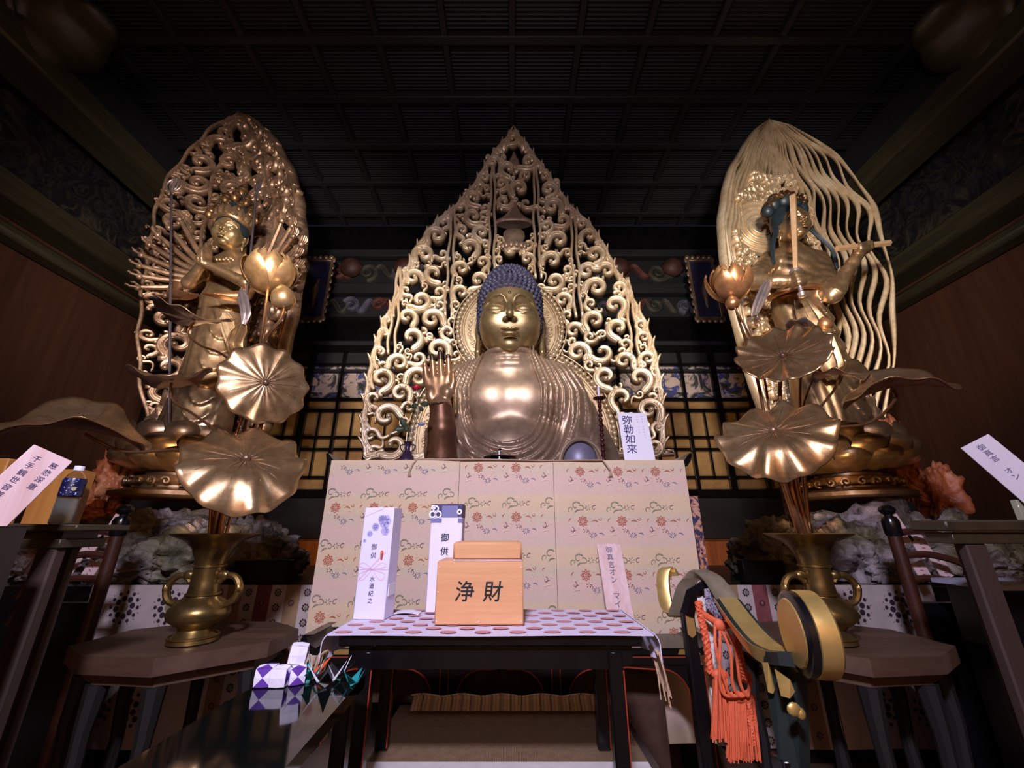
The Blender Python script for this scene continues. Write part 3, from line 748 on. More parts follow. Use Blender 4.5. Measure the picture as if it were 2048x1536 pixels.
for i in range(3):
    xa, xb = posts[i]+.025, posts[i+1]-.025; zt = AZ-.072; w_ = xb-xa
    arch = [(xa+.03, .05), (xa+.035, zt-.16), (xa+.05, zt-.08), (xa+.085, zt-.040), (xa+.14, zt-.018), (xa+.2, zt-.018), (xa+w_/2, zt-.004-.006)]
    arch = [Vector((p[0], 0, p[1])) for p in arch]; arch = spl(arch, 4); arch = arch+[Vector((xa+xb-p.x, 0, p.z)) for p in reversed(arch[:-1])]
    poly = [(p.x, p.z) for p in arch]
    b = MB(); n = len(poly)
    # plate made of a strip between the opening and the frame
    outer = [(max(xa, min(xb, p[0]+(-.03 if p[0] < (xa+xb)/2 else .03))), min(zt, p[1]+.02) if abs(p[0]-(xa+xb)/2) < w_/2-.06 else p[1]) for p in poly]
    outer = [((xa if p[0] < xa+.09 else (xb if p[0] > xb-.09 else p[0])), (zt if xa+.036 < poly[j][0] < xb-.036 else p[1])) for j, p in enumerate(outer)]
    v = [(p[0], AY+.012, p[1]) for p in poly]+[(p[0], AY+.012, p[1]) for p in outer]
    v += [(x, AY+.024, z) for x, _, z in v]
    f = [(j, j+1, n+j+1, n+j) for j in range(n-1)]+[(2*n+j+1, 2*n+j, 3*n+j, 3*n+j+1) for j in range(n-1)]+[(j+1, j, 2*n+j, 2*n+j+1) for j in range(n-1)]
    b.add(v, f); pn = b.build('arched_panel', M['black_lacquer'], t)
    b = MB(); b.tube([(p[0], AY+.011, p[1]) for p in poly], .0035, 6); b.build('red_arch_edge', M['red_lacquer'], pn)
# ================================================================== things standing on the altar
AT = 1.712
# flower vase with rose
vx = P(815, 900, 2.85).x
t = thing('flower_vase', 'small dark purple bronze vase on the altar left of the buddha', 'vase', (vx, 2.85, AT))
b = MB(); b.lathe([(.045, 0), (.062, .006), (.066, .03), (.058, .055), (.036, .085), (.020, .115), (.017, .145), (.022, .165), (.030, .175), (.026, .173), (.013, .15), (0, .15)], (vx, 2.85, AT), 28)
b.build('vase_body', simple('purple_bronze', srgb(72, 56, 82), .3, .5, .2, 12), t)
for s in (-1, 1):
    b = MB(); b.tube(spl([(vx+s*.022, 2.85, AT+.16), (vx+s*.05, 2.85, AT+.15), (vx+s*.045, 2.85, AT+.12), (vx+s*.03, 2.85, AT+.11)], 5), .005, 6); b.build('handle', simple('vase_handle', srgb(60, 46, 66), .3, .5), t)
t = thing('artificial_rose', 'red rose with green leaves standing in the purple vase', 'flower', (vx, 2.85, AT+.155))
gr = simple('dark_leaf_green', srgb(52, 66, 46), .5, 0, .3, 20)
top = P(833, 775, 2.85)
b = MB(); st_ = spl([(vx, 2.85, AT+.155), (vx+.015, 2.85, AT+.25), (vx+.05, 2.85, AT+.38), (top.x, 2.85, top.z-.02)], 8); b.tube(st_, .004, 6); b.build('stem', simple('silvery_stem', srgb(150, 150, 130), .5), t)
for px, py, a, L in ((828, 812, .3, .045), (850, 808, -.2, .05), (842, 818, -.9, .035), (806, 845, 1.9, .05), (800, 858, 3.4, .05), (812, 856, -1.2, .045), (843, 848, 3.1, .035)):
    c = P(px, py, 2.85); b = MB(); d = Vector((math.cos(a), -.3, math.sin(a)))*L; n_ = Vector((-math.sin(a), 0, math.cos(a)))
    b.grid(lambda u, v: c+d*(2*u-1)*.8+n_*((v-.5)*L*.9*math.sin(PI*min(max(u, .02), .98)))+Vector((0, -.01*math.cos((v-.5)*3), 0)), 8, 4, .0015)
    b.tube([c, st_[int(len(st_)*(.35 if py > 830 else .62))]], .0018, 5)
    b.build('leaf', gr if px != 843 else simple('grey_leaf', srgb(120, 124, 150), .5), t)
b = MB(); random.seed(9)
for r, h, n, ph in ((.028, .020, 5, 0), (.020, .027, 5, .6), (.012, .032, 4, .2)):
    for k in range(n):
        a = 2*PI*k/n+ph
        b.grid(lambda u, v: (top.x+(r*(.4+.6*math.sin(v*PI*.6)))*math.cos(a+(u-.5)*1.5), 2.85+(r*(.4+.6*math.sin(v*PI*.6)))*math.sin(a+(u-.5)*1.5), top.z-.02+h*v*1.2), 6, 5, .0015)
b.build('petals', simple('rose_red', srgb(190, 24, 50), .5, 0, .2, 40), t)
# candlestick
cx = P(1203, 860, 2.85).x
t = thing('candlestick', 'tall dark red turned candlestick on the altar right of the buddha', 'candlestick', (cx, 2.85, AT))
ct = P(1200, 799, 2.85).z
pr = [(.035, 0), (.038, .008), (.022, .018), (.012, .03)]; z = .03
hh = ct-AT; k = 0
while z < hh-.03: pr += [(.010, z), (.016, z+.012), (.016, z+.02), (.010, z+.032)]; z += .036
pr += [(.009, hh-.012), (.02, hh-.006), (.043, hh+.004), (.046, hh+.012), (.040, hh+.010), (0, hh+.006)]
b = MB(); b.lathe(pr, (cx, 2.85, AT), 24); b.build('stand', simple('dark_red_bronze', srgb(64, 28, 30), .25, .4), t)
b = MB(); b.lathe([(.008, hh+.008), (.0085, hh+.10), (.004, hh+.104), (0, hh+.104)], (cx, 2.85, AT), 14); tag(b.build('candle', simple('candle_wax', srgb(226, 222, 236), .4)), 'white candle standing on the dark red candlestick', 'candle')
# covered censer
ex = P(1000, 900, 2.8).x
t = thing('incense_censer', 'dark bronze censer with a wide hat-shaped lid on the altar before the buddha', 'censer', (ex, 2.8, AT))
bz = simple('dark_bronze', srgb(46, 36, 40), .3, .7, .2, 10)
b = MB(); b.lathe([(.045, 0), (.064, .006), (.068, .03), (.066, .045), (0, .045)], (ex, 2.8, AT), 32); b.build('bowl', bz, t)
b = MB(); b.lathe([(.06, .0455), (.112, .050), (.114, .056), (.09, .066), (.06, .085), (.03, .094), (.008, .097), (.006, .105), (.011, .113), (.007, .121), (0, .123)], (ex, 2.8, AT), 36); b.build('lid', bz, t)
b = MB(); wx = P(999, 910, 2.72).x
b.lathe([(.012, 0), (.018, .004), (.018, .03), (.015, .03), (.012, .008), (0, .008)], (wx, 2.70, AT), 16); b.tube([(wx, 2.70, AT+.008), (wx-.002, 2.70, AT+.085)], .005, 8); b.tube([(wx-.002, 2.70, AT+.085), (wx+.02, 2.70, AT+.086)], .002, 6)
tag(b.build('candle_cup', M['white']), 'tiny white cup with a stick in front of the censer', 'cup')
sx = P(920, 912, 2.72).x
b = MB(); b.box((sx-.05, 2.69, AT+.012), (sx+.05, 2.75, AT+.018), .002); b.box((sx-.03, 2.70, AT), (sx+.03, 2.74, AT+.012), .002); b.ball((sx, 2.72, AT+.024), (.022, .015, .008), 10, 6)
tag(b.build('offering_stand', M['plain_wood']), 'small flat orange wooden offering stand left of the censer', 'stand')
# name plaque
bl = PZ(1249, 920, AT+.001); bl = P(1249, 921, 2.74); br = P(1313, 921, 2.74); tl = P(1236, 826, 2.86); tr = P(1291, 825, 2.86)
c0 = (bl+br)/2; c1 = (tl+tr)/2; c0.z = AT+.001
zax = (c1-c0); L = zax.length; zax.normalize(); xax = Vector((1, 0, 0)); xax = (xax-zax*xax.dot(zax)).normalized(); yax = zax.cross(xax)
A = Matrix(((xax.x, yax.x, zax.x, c0.x), (xax.y, yax.y, zax.y, c0.y), (xax.z, yax.z, zax.z, c0.z), (0, 0, 0, 1)))
t = thing('name_plaque', 'white plaque with four large brushed characters on the altar right end', 'plaque', tuple(c0))
wd = (br-bl).length*.97
b = MB(); b.box((-wd/2, 0, 0), (wd/2, .012, L), .001, A); b.build('board', simple('plaque_white', srgb(240, 238, 248), .5), t)
b = MB(); b.box((-.04, .014, 0), (.04, .10, .012)); b.V = [A.translation+Vector(p) for p in b.V]; b.build('foot', M['black_lacquer'], t)
for i, s in enumerate('弥勒如来'):
    txt(s, L*.185, A @ Matrix.Translation((-.045, -.0008, L*(.835-.19*i))) @ Matrix.Rotation(PI/2, 4, 'X'), None, bold=.0003, shear=.08).build('brush_character', simple('plaque_ink_%d' % i, srgb(52, 44, 110), .6), t)
b = MB(); random.seed(2)
for cxx, n, z0_ in ((.03, 6, .03), (.065, 8, .02)):
    for k in range(n):
        zz = L*.95-z0_*.5-.022*k-(.02 if k > 2 else 0)
        for q in range(3):
            a = random.uniform(0, PI); stroke(b, [(cxx-.005*math.cos(a), zz-.005*math.sin(a)), (cxx+.005*math.cos(a), zz+.005*math.sin(a))], .0016, lambda a_, c_: A @ Vector((a_, -.0008, c_)))
b.build('faint_small_marks', simple('faint_ink', srgb(176, 174, 190), .6), t)
# ================================================================== carved openwork mandorlas
def seg_dist(pt, poly):
    """signed distance (inside positive) of points (n,2) to a closed polygon"""
    pt = np.asarray(pt, float).reshape(-1, 2); P_ = np.asarray(poly, float); Q = np.roll(P_, -1, 0)
    d = np.full(len(pt), 1e9); ins = np.zeros(len(pt), bool)
    for a, b in zip(P_, Q):
        ab = b-a; t = np.clip(((pt-a)@ab)/(ab@ab+1e-12), 0, 1); d = np.minimum(d, np.linalg.norm(pt-a-t[:, None]*ab, axis=1))
        c = (a[1] > pt[:, 1]) != (b[1] > pt[:, 1])
        xx = a[0]+(pt[:, 1]-a[1])/(b[1]-a[1]+1e-12)*(b[0]-a[0]); ins ^= c & (pt[:, 0] < xx)
    return np.where(ins, d, -d)
def pack(poly, holes, rmax, rmin, seed, tries=26000, gap=0.86, lines=()):
    rs = np.random.RandomState(seed); P_ = np.array(poly); lo, hi = P_.min(0), P_.max(0)
    pts = lo+rs.rand(tries, 2)*(hi-lo); d = seg_dist(pts, poly)
    for (hx, hz, hr) in holes: d = np.minimum(d, np.hypot(pts[:, 0]-hx, pts[:, 1]-hz)-hr)
    for (x0, z0, z1) in lines:
        dz = np.maximum(np.maximum(z0-pts[:, 1], pts[:, 1]-z1), 0)
        d = np.minimum(d, np.hypot(pts[:, 0]-x0, dz)-.02)
    cs = np.zeros((0, 3)); R = rmax
    while R >= rmin:
        ok = np.where(d > R*gap)[0]
        for i in ok:
            p = pts[i]
            if len(cs) == 0 or (np.hypot(cs[:, 0]-p[0], cs[:, 1]-p[1]) > (cs[:, 2]+R)*gap).all():
                cs = np.vstack([cs, [p[0], p[1], R]])
        R *= .84
    return cs
def scrollwork(b, poly, holes, rmax, rmin, seed, S, thick=.05, wfac=.26, lines=(), upright=False):
    """S(x,z) -> (point, normal)"""
    cs = pack(poly, holes, rmax, rmin, seed, lines=lines); rs = random.Random(seed)
    def band(p2, w, h):
        q = [S(*p) for p in p2]; b.ribbon([a for a, _ in q], w, h, [n for _, n in q], .5, .9)
    for i, (x, z, r) in enumerate(cs):
        # tail heads for the nearest neighbour, so that the scrolls grow out of each other
        dd = np.hypot(cs[:, 0]-x, cs[:, 1]-z)/(cs[:, 2]+r); dd[i] = 9
        js = [j for j in np.argsort(dd)[:4]]; low = [j for j in js if cs[j][1] < z+.02] or js
        j = low[0]; a0 = math.atan2(cs[j][1]-z, cs[j][0]-x); sg = 1 if (math.sin(i*2.7)+.2*rs.random()) > 0 else -1
        n = 22 if r > .05 else 14; tn = rs.uniform(.85, 1.15)
        sp = scroll_pts((x, z), r*.88, tn, a0+sg*.5, sg, n, .20)
        # lead-in S curve from neighbour
        jx, jz, jr = cs[j]; T = Vector((sp[0][0]-sp[1][0], sp[0][1]-sp[1][1])).normalized(); L = min(dd[j]*(jr+r), r+jr)*.55
        aj = a0+PI-sg*.9; e = Vector((jx+jr*.8*math.cos(aj), jz+jr*.8*math.sin(aj))); s0 = Vector(sp[0]); m1 = s0+T*L*.6
        lead = []
        for k in range(6):
            t = k/6; lead.append((e*(1-t)**2+m1*2*t*(1-t)+s0*t*t)[:])
        pth = lead+sp; m = len(pth); k1 = len(lead)
        W = [r*wfac*(.55+.45*k/k1) if k < k1 else r*wfac*(1-.50*(k-k1)/(m-k1)) for k in range(m)]
        hh = thick*(.7+.5*min(r/rmax, 1)); band(pth, W, [hh*(.8+.3*math.sin(PI*k/m)) for k in range(m)])
        p, nn = S(*sp[-1]); b.ball(p+nn*hh*.55, (r*.2, hh*.6, r*.2), 8, 6)
        if r > .055:                        # small leaf lobe on the outside of the scroll
            a = a0+sg*rs.uniform(2.2, 3.4)
            c = (x+r*.95*math.cos(a), z+r*.95*math.sin(a)); q = scroll_pts(c, r*.32, .7, a+PI*.5, -sg, 9, .3)
            band(q, [r*.16*(1-.05*k) for k in range(9)], hh*.9)
    return cs
def plane_S(Y0, cx, bow=0.0, lean=0.0, z0=0.0):
    def S(x, z):
        y = Y0-bow*((x-cx)**2)-lean*(z-z0)**2
        return Vector((x, y, z)), Vector((-2*bow*(x-cx), -1, -2*lean*(z-z0))).normalized()
    return S
def toXZ(px, Y): return [(P(a, c, Y).x, P(a, c, Y).z) for a, c in px]
def dense(poly, step):
    out = []; n = len(poly)
    for i in range(n):
        a, c = Vector(poly[i]), Vector(poly[(i+1) % n]); k = max(1, int((c-a).length/step))
        out += [(a.lerp(c, t/k))[:] for t in range(k)]
    return out
def ring(b, c, r0, r1, S, h, n=72, w=None):
    """flat raised ring band"""
    p = [(c[0]+(r0+r1)/2*math.cos(t), c[1]+(r0+r1)/2*math.sin(t)) for t in np.linspace(0, 2*PI, n)]
    q = [S(*a) for a in p]; b.ribbon([a for a, _ in q], (r1-r0)/2, h, [nn for _, nn in q], .05, .6)
# ---------------------------------------------------------------- buddha's mandorla
MY = 4.65
outl = [(738, 925), (733, 860), (740, 790), (752, 718), (772, 655), (800, 598), (818, 545), (840, 500), (872, 455), (908, 425), (944, 384), (972, 338), (998, 305), (1027, 277),
        (1055, 305), (1078, 335), (1108, 375), (1143, 425), (1180, 460), (1208, 505), (1232, 555), (1262, 610), (1286, 660), (1304, 720), (1315, 790), (1320, 860), (1318, 925)]
mo = toXZ(outl, MY); S0 = plane_S(MY, .01, .07, .012, 3.5)
hc = P(1020, 662, MY); bc = P(1026, 880, MY)
HR, BR = .70, 1.215
lines = [(P(a, 500, MY).x, P(a, b_, MY).z, P(a, t_, MY).z) for a, t_, b_ in ((905, 430, 640), (984, 352, 560), (1074, 352, 560), (1147, 430, 640), (812, 560, 720), (1240, 580, 740))]
t = thing('buddha_mandorla', 'tall pale gold openwork mandorla of scrolls behind the seated buddha', 'mandorla', (.01, MY, 1.2))
b = MB(); scrollwork(b, mo, [(hc.x, hc.z, HR-.03), (bc.x, bc.z, BR-.03), (P(1028, 455, MY).x, P(1028, 455, MY).z, .27), (P(1028, 320, MY).x, P(1028, 320, MY).z, .12)], .170, .045, 5, S0, .06, .31, lines)
b.build('scrollwork', M['gold_pale'], t, angle=0)
# flame ribs: wavy strips either side of every panel joint, and flame tongues on the rim
b = MB()
for x0, z0, z1 in lines:
    for s in (-1, 1):
        n = 26; p = []
        for k in range(n+1):
            u = k/n; z = lerp(z0, z1+.06, u); p.append((x0+s*(.038+.012*math.sin(u*17+s))*(1-.75*u**4), z))
        p = [q for q in p if seg_dist([q], mo)[0] > -.08 and math.hypot(q[0]-hc.x, q[1]-hc.z) > HR and math.hypot(q[0]-bc.x, q[1]-bc.z) > BR]
        if len(p) > 5:
            q = [S0(*a) for a in p]; b.ribbon([a for a, _ in q], .020, .06, [nn for _, nn in q], .3, .9)
b.build('panel_rib', M['gold_pale'], t, angle=0)
b = MB(); n = len(mo)
rim = dense(mo[:-1]+[mo[-1]], .02); half = [p for p in rim if p[1] > 2.0]
def rim_side(side):
    q = [p for p in dense(mo, .03) if (p[0]-mo[13][0])*side > 0.02 and p[1] > 2.02]
    return sorted(q, key=lambda p: p[1])
for side in (-1, 1):
    q = rim_side(side); i = 0; L = 15
    while i+L < len(q):
        seg = q[i:i+L]; p = []
        for k, a in enumerate(seg):
            u = k/(L-1); T = Vector(q[min(i+k+1, len(q)-1)])-Vector(q[max(i+k-1, 0)]); T.normalize(); N = Vector((T.y, -T.x))*side*1
            off = lerp(-.11, .025, u)+.026*math.sin(u*2*PI); p.append((a[0]+N.x*off, a[1]+N.y*off))
        qq = [S0(*a) for a in spl([(a[0], a[1], 0) for a in p], 2) for a in [(a.x, a.y)]]; m = len(qq)
        b.ribbon([a for a, _ in qq], [.004+.034*math.sin(PI*min(1, (k/m)*.78+.2)) for k in range(m)], .06, [nn for _, nn in qq], .4, .9)
        i += 8
        if i+L >= len(q) and i < len(q)-4: i = len(q)-L if i-8 != len(q)-L-1 and i != len(q) else len(q)
        if i == len(q)-L: L -= 1
for side in (-1, 1):                    # continuous inner rim
    q = rim_side(side); pp = []
    for i, a in enumerate(q):
        T = (Vector(q[min(i+1, len(q)-1)])-Vector(q[max(i-1, 0)])).normalized(); N = Vector((T.y, -T.x))*side; o_ = -.045+.012*math.sin(i*.8)
        pp.append(S0(a[0]+N.x*o_, a[1]+N.y*o_))
    b.ribbon([a for a, _ in pp], .022, .055, [nn for _, nn in pp], .35, .9)
for s in (-1, 1):
    q = [S0(*a) for a in [(P(1027, 277, MY).x+s*x, P(1027, 277, MY).z-z) for x, z in ((.145, .42), (.12, .30), (.085, .19), (.05, .09), (.005, -.01))]]
    b.ribbon([a for a, _ in q], [.03, .035, .035, .03, .008], .07, [nn for _, nn in q], .4, .9)
for k in range(5):
    c = P(1027, 277, MY); p = scroll_pts((c.x+(-1)**k*(.02+.018*k), c.z-.08-.055*k), .04, 1, k*1.3, (-1)**k, 10, .3); b.ribbon([S0(*a)[0] for a in p], .014, .05, (0, -1, 0), .3, .9)
b.build('flame_rim', M['gold_pale'], t, angle=0)
# centre panel ornament: jewel, mast, canopy, lotus bowl
b = MB(); F3 = lambda px, py: P(px, py, MY-.06); FL = Matrix.Diagonal((1, .38, 1, 1))
j = F3(1028, 322); b.lathe([(0, -.16), (.05, -.14), (.085, -.06), (.07, .02), (.035, .10), (.008, .19), (0, .2)], j, 20, None, FL)
m0 = F3(1028, 400); z = 0; pr = []
while m0.z+z < j.z-.16: pr += [(.018, z), (.032, z+.03), (.018, z+.06)]; z += .065
b.lathe(pr, m0, 14)
c = F3(1028, 446); dh = m0.z-c.z
b.lathe([(0, -.02), (.24, -.03), (.275, .0), (.262, .02), (.17, .09), (.10, .17), (.06, .25), (.03, dh), (0, dh)], c, 32, None, FL)
c = F3(1028, 492); b.lathe([(0, -.10), (.10, -.09), (.15, -.03), (.16, .0), (.15, .015), (.12, .06), (.155, .14), (.15, .22), (.12, .26), (0, .26)], c, 28, None, FL)
for k in range(14):
    a = 2*PI*k/14; b.ball(c+Vector((.165*math.cos(a), .065*math.sin(a), -.01)), (.04, .03, .055), 8, 6)
b.build('canopy_ornament', M['gold_lacquer'], t)
# halo discs
b = MB(); SH = lambda x, z: (S0(x, z)[0]+Vector((0, -.05, 0)), Vector((0, -1, 0)))
def disc(b, c, r, y, th, n=64):
    b.prism([(c[0]+r*math.cos(a), c[1]+r*math.sin(a)) for a in np.linspace(0, 2*PI, n+1)[:-1]], 1, y, y+th)
disc(b, (bc.x, bc.z), BR-.05, MY-.04, .06); disc(b, (hc.x, hc.z), HR-.05, MY-.08, .06)
b.build('halo_disc', M['gold_pale'], t)
def halo(c, R, y, nb, nm):
    b = MB(); Sf = lambda x, z: (Vector((x, y, z)), Vector((0, -1, 0)))
    for r0, r1, h in ((R-.30, R-.275, .03), (R-.27, R-.262, .022), (R-.255, R-.245, .028), (R-.13, R-.115, .03), (R-.105, R-.085, .034), (R+.0, R+.02, .03)): ring(b, (c.x, c.z), r0, r1, Sf, h)
    for k in range(nb):
        a = 2*PI*k/nb; b.ball((c.x+(R-.043)*math.cos(a), y-.015, c.z+(R-.043)*math.sin(a)), (.036, .04, .036), 8, 6)
    for k in range(nb):                      # ray petals between the rings
        a = 2*PI*(k+.5)/nb; b.tube([(c.x+(R-.36)*math.cos(a), y-.002, c.z+(R-.36)*math.sin(a)), (c.x+(R-.31)*math.cos(a), y-.006, c.z+(R-.31)*math.sin(a))], [.012, .018], 6)
    rs = random.Random(int(R*100))
    for k in range(int(nb*.8)):               # small scroll relief in the broad band
        a = 2*PI*k/(nb*.8); rr = R-.19; p = scroll_pts((c.x+rr*math.cos(a), c.z+rr*math.sin(a)), .035, 1.0, rs.uniform(0, 6), 1 if k % 2 else -1, 10, .2)
        b.ribbon([(q[0], y, q[1]) for q in p], .008, .016, (0, -1, 0), .1, .6)
    return b.build(nm, M['gold_pale'], t, angle=0)
halo(bc, BR, MY-.045, 110, 'body_halo'); halo(hc, HR, MY-.085, 62, 'head_halo')
# ================================================================== figure tools
class Fig:
    """figure space: x = figure's left-right as the viewer sees it, y = depth (towards -y is its front), z = up; o origin, s scale, rz turn"""
    def __init__(s, o, sc=1.0, rz=0.0): s.o = Vector(o); s.s = sc; s.R = Matrix.Rotation(rz, 3, 'Z')
    def p(s, a): return s.o+s.R @ (Vector(a)*s.s)
    def ell(s, F, c, r, k=.03, mode='add', rot=None):
        R = s.R if rot is None else s.R @ rot
        F.ell(s.p(c), [x*s.s for x in r], k*s.s, R, mode)
    def path(s, F, pts, rr, k=.03, mode='add', inner=0):
        rr = [x*s.s for x in rr] if hasattr(rr, '__len__') else rr*s.s
        F.path([s.p(q) for q in pts], rr, k*s.s, mode, inner*s.s)
def carve_face(F, G, open_eyes=False):
    """G: Fig whose unit is the buddha's head: chin z=-.50 .. hairline .17, face half width .335, front at y=-.33"""
    G.ell(F, (0, 0, .02), (.335, .375, .50), .02); G.ell(F, (0, -.07, -.20), (.312, .27, .29), .08)
    G.ell(F, (0, -.22, -.44), (.11, .09, .075), .06)                        # chin
    for s in (-1, 1):
        G.ell(F, (s*.17, -.22, -.18), (.13, .12, .15), .08)                 # cheek
        G.ell(F, (s*.150, -.345, -.075), (.095, .05, .045), .04, 'sub')     # eye socket
        G.path(F, [(s*.036, -.372, -.030), (s*.055, -.378, .030), (s*.10, -.376, .062), (s*.165, -.350, .062), (s*.23, -.305, .028), (s*.275, -.25, -.03)], [.012, .014, .015, .015, .012, .008], .022)  # brow
        G.ell(F, (s*.145, -.318, -.085), (.088, .050, .042), .018)           # lid
        G.path(F, [(s*.060, -.357, -.112), (s*.10, -.374, -.122), (s*.145, -.376, -.122), (s*.19, -.360, -.117), (s*.228, -.325, -.105)], .0095, .004, 'sub')   # slit
        G.path(F, [(s*.065, -.352, -.135), (s*.145, -.366, -.145), (s*.215, -.325, -.13)], .010, .015)
        G.ell(F, (s*.042, -.385, -.225), (.030, .035, .026), .015)          # nostril wing
        G.path(F, [(s*.335, .03, .00), (s*.355, .05, -.12), (s*.345, .02, -.26), (s*.345, .0, -.42), (s*.35, .02, -.47)], [.03, .028, .024, .034, .026], .012)  # ear rim and lobe
        G.path(F, [(s*.33, .06, .02), (s*.365, .12, -.02), (s*.37, .13, -.14), (s*.35, .07, -.30)], [.022, .024, .022, .016], .02)
        G.path(F, [(s*.090, -.368, -.372), (s*.122, -.335, -.362)], [.010, .014], .01, 'sub')
    G.path(F, [(0, -.352, .0), (0, -.385, -.08), (0, -.425, -.16), (0, -.452, -.205)], [.024, .024, .030, .042], .022, inner=.01)
    G.ell(F, (0, -.390, -.295), (.018, .02, .035), .02, 'sub')
    for s in (-1, 1): G.ell(F, (s*.038, -.388, -.340), (.058, .034, .017), .010)   # upper lip
    G.ell(F, (0, -.376, -.388), (.078, .040, .024), .008)                    # lower lip
    G.path(F, [(-.108, -.362, -.358), (-.05, -.405, -.360), (0, -.406, -.364), (.05, -.405, -.360), (.108, -.362, -.358)], .008, .003, 'sub')
    G.ell(F, (0, -.35, -.428), (.075, .02, .014), .02, 'sub')
def carve_hand(F, G, wrist, out, nrm, side, L=.20, curl=(.1, .1, .1, .1), thumb=.5, spread=.05, k=.006):
    """wrist position, out = direction of the fingers, nrm = palm normal, side = direction of the thumb (figure space)"""
    w_ = Vector(wrist); o = Vector(out).normalized(); n_ = Vector(nrm).normalized(); s_ = Vector(side).normalized()
    pc = w_+o*L*.46
    for a in (-.30, -.1, .1, .30):
        G.path(F, [w_+s_*a*L*.55, pc+s_*a*L*1.0+o*L*.34], [L*.13, L*.115], L*.10)
    G.ell(F, w_+o*L*.28+s_*L*.26+n_*L*.07, (L*.16, L*.16, L*.2), L*.1)
    G.ell(F, w_+o*L*.28-s_*L*.24+n_*L*.06, (L*.13, L*.13, L*.22), L*.1)
    base = [(.345, .80), (.12, .86), (-.11, .84), (-.33, .76)]; ln = [.66, .76, .70, .54]
    for i in range(4):
        q = w_+s_*L*base[i][0]+o*L*base[i][1]; d = (o+s_*spread*(1.5-i)).normalized(); p = [q-o*L*.12]; r = [L*.108]
        a = 0; cur = q
        for j, f in enumerate((.42, .32, .26)):
            a += curl[i]*(1.0 if j else .7); dd = d*math.cos(a)+n_*math.sin(a); cur = cur+dd*L*ln[i]*f; p.append(cur); r.append(L*(.104-.012*j))
        G.path(F, p, r, k, inner=.0)
    q = w_+o*L*.30+s_*L*.36+n_*L*.05
    tb = max(thumb, 0); d1 = (s_*(.75-tb*.35 if thumb >= 0 else .30)+o*.8+n_*(tb*.6+.12)).normalized(); d2 = (s_*(.25-tb*.3 if thumb >= 0 else .05)+o*1+n_*tb*.5).normalized()
    G.path(F, [w_+o*L*.16+s_*L*.22+n_*L*.04, q, q+d1*L*.30, q+d1*L*.30+d2*L*.28], [L*.12, L*.115, L*.098, L*.08], L*.03)
# ================================================================== the seated buddha
t = thing('buddha_statue', 'large seated gilded buddha with blue black curled hair and raised right hand', 'statue', (-.02, 3.9, 1.35))
X0 = -.022
HG = Fig((X0, 3.95, 3.50), 1.0)
F = Field((X0-.42, 3.42, 2.96), (X0+.42, 4.36, 4.06), .010)
carve_face(F, HG)
F.build('head', M['gold_face'], t, 2)
b = MB(); b.ball(HG.p((0, -.372, .085)), (.017, .010, .017), 12, 8); b.build('urna', simple('dark_urna', srgb(70, 60, 50), .4, .5), t)
# hair: rows of snail curls over skull and topknot
b = MB(); b.ball(HG.p((0, .035, .17)), (.345, .375, .385), 32, 20)
b.V = [(v[0], v[1], v[2]) if v[2] > HG.o.z+.17 else tuple(HG.p(((v[0]-HG.o.x)*(q_ := (.34/max(.01, math.hypot(v[0]-HG.o.x, v[1]-HG.o.y-.035)) if v[2] > HG.o.z-.2 else 1)), .035+(v[1]-HG.o.y-.035)*q_, v[2]-HG.o.z))) for v in b.V]; b.ball(HG.p((0, .05, .44)), (.262, .255, .195), 24, 14)
b2 = MB(); 
def curl_ball(b, c, nrm, r):
    n_ = Vector(nrm).normalized(); R = n_.to_track_quat('Z', 'Y').to_matrix().to_4x4(); p = []
    prof = [(r, -r*.3), (r*1.0, r*.15), (r*.72, r*.42), (r*.66, r*.38), (r*.52, r*.62), (r*.42, r*.58), (r*.2, r*.85), (0, r*.9)]
    b.lathe(prof, c, 9, None, R)
for cen, rad, zlo, zhi, rr in (((0, .035, .17), (.35, .385, .395), -.9, .93, .031), ((0, .05, .44), (.270, .262, .203), .10, 1.0, .031)):
    a = 0.0; ph = math.asin(zlo) if zlo > -.9 else -1.15; row = 0
    while ph < math.asin(min(zhi, .99)):
        R = math.cos(ph)
        if ph < 0: R = 1-.10*(1-R)
        n = max(3, int(2*PI*R*(rad[0]+rad[1])/2/(rr*1.95)))
        for k in range(n):
            q = 2*PI*(k+.5*(row % 2))/n; d = Vector((math.cos(q)*R, math.sin(q)*R, math.sin(ph)))
            c = Vector((cen[0]+rad[0]*d.x, cen[1]+rad[1]*d.y, cen[2]+rad[2]*d.z))
            front = c.y < -.02+.10
            zl = .165-.035*abs(c.x)/.1*.3 if abs(c.x) < .255 else .165-.03-(abs(c.x)-.255)*7.5
            if c.y > -.10: zl = -.20-(c.y+.1)*.9
            if cen[2] < .3 and c.z < max(zl, -.42): continue
            if cen[2] < .3 and c.z > .44 and abs(c.x) < .17: continue
            curl_ball(b2, HG.p(c), (d.x/rad[0], d.y/rad[1], d.z/rad[2]), rr)
        row += 1; ph += rr*1.75/((rad[2]+rad[0])/2)
# trim the base domes to the hair line
V = [Vector(v) for v in b.V]; keep = []
for q in b.F:
    c = sum((V[i] for i in q), Vector())/len(q)-HG.o
    zl = .150 if abs(c.x) < .255 else .14-(abs(c.x)-.255)*7.0
    if c.y > -.08: zl = -.22-c.y*.6
    if c.z > zl: keep.append(q)
b.F = keep; b.mi = [0]*len(keep); merge(b, b2)
b.build('curled_hair', M['curls'], t, angle=50)
b = MB(); b.ball(HG.p((0, -.31, .50-.12)), (.028, .018, .016), 10, 6); b.build('topknot_jewel', simple('dark_jewel', srgb(26, 24, 34), .3), t)
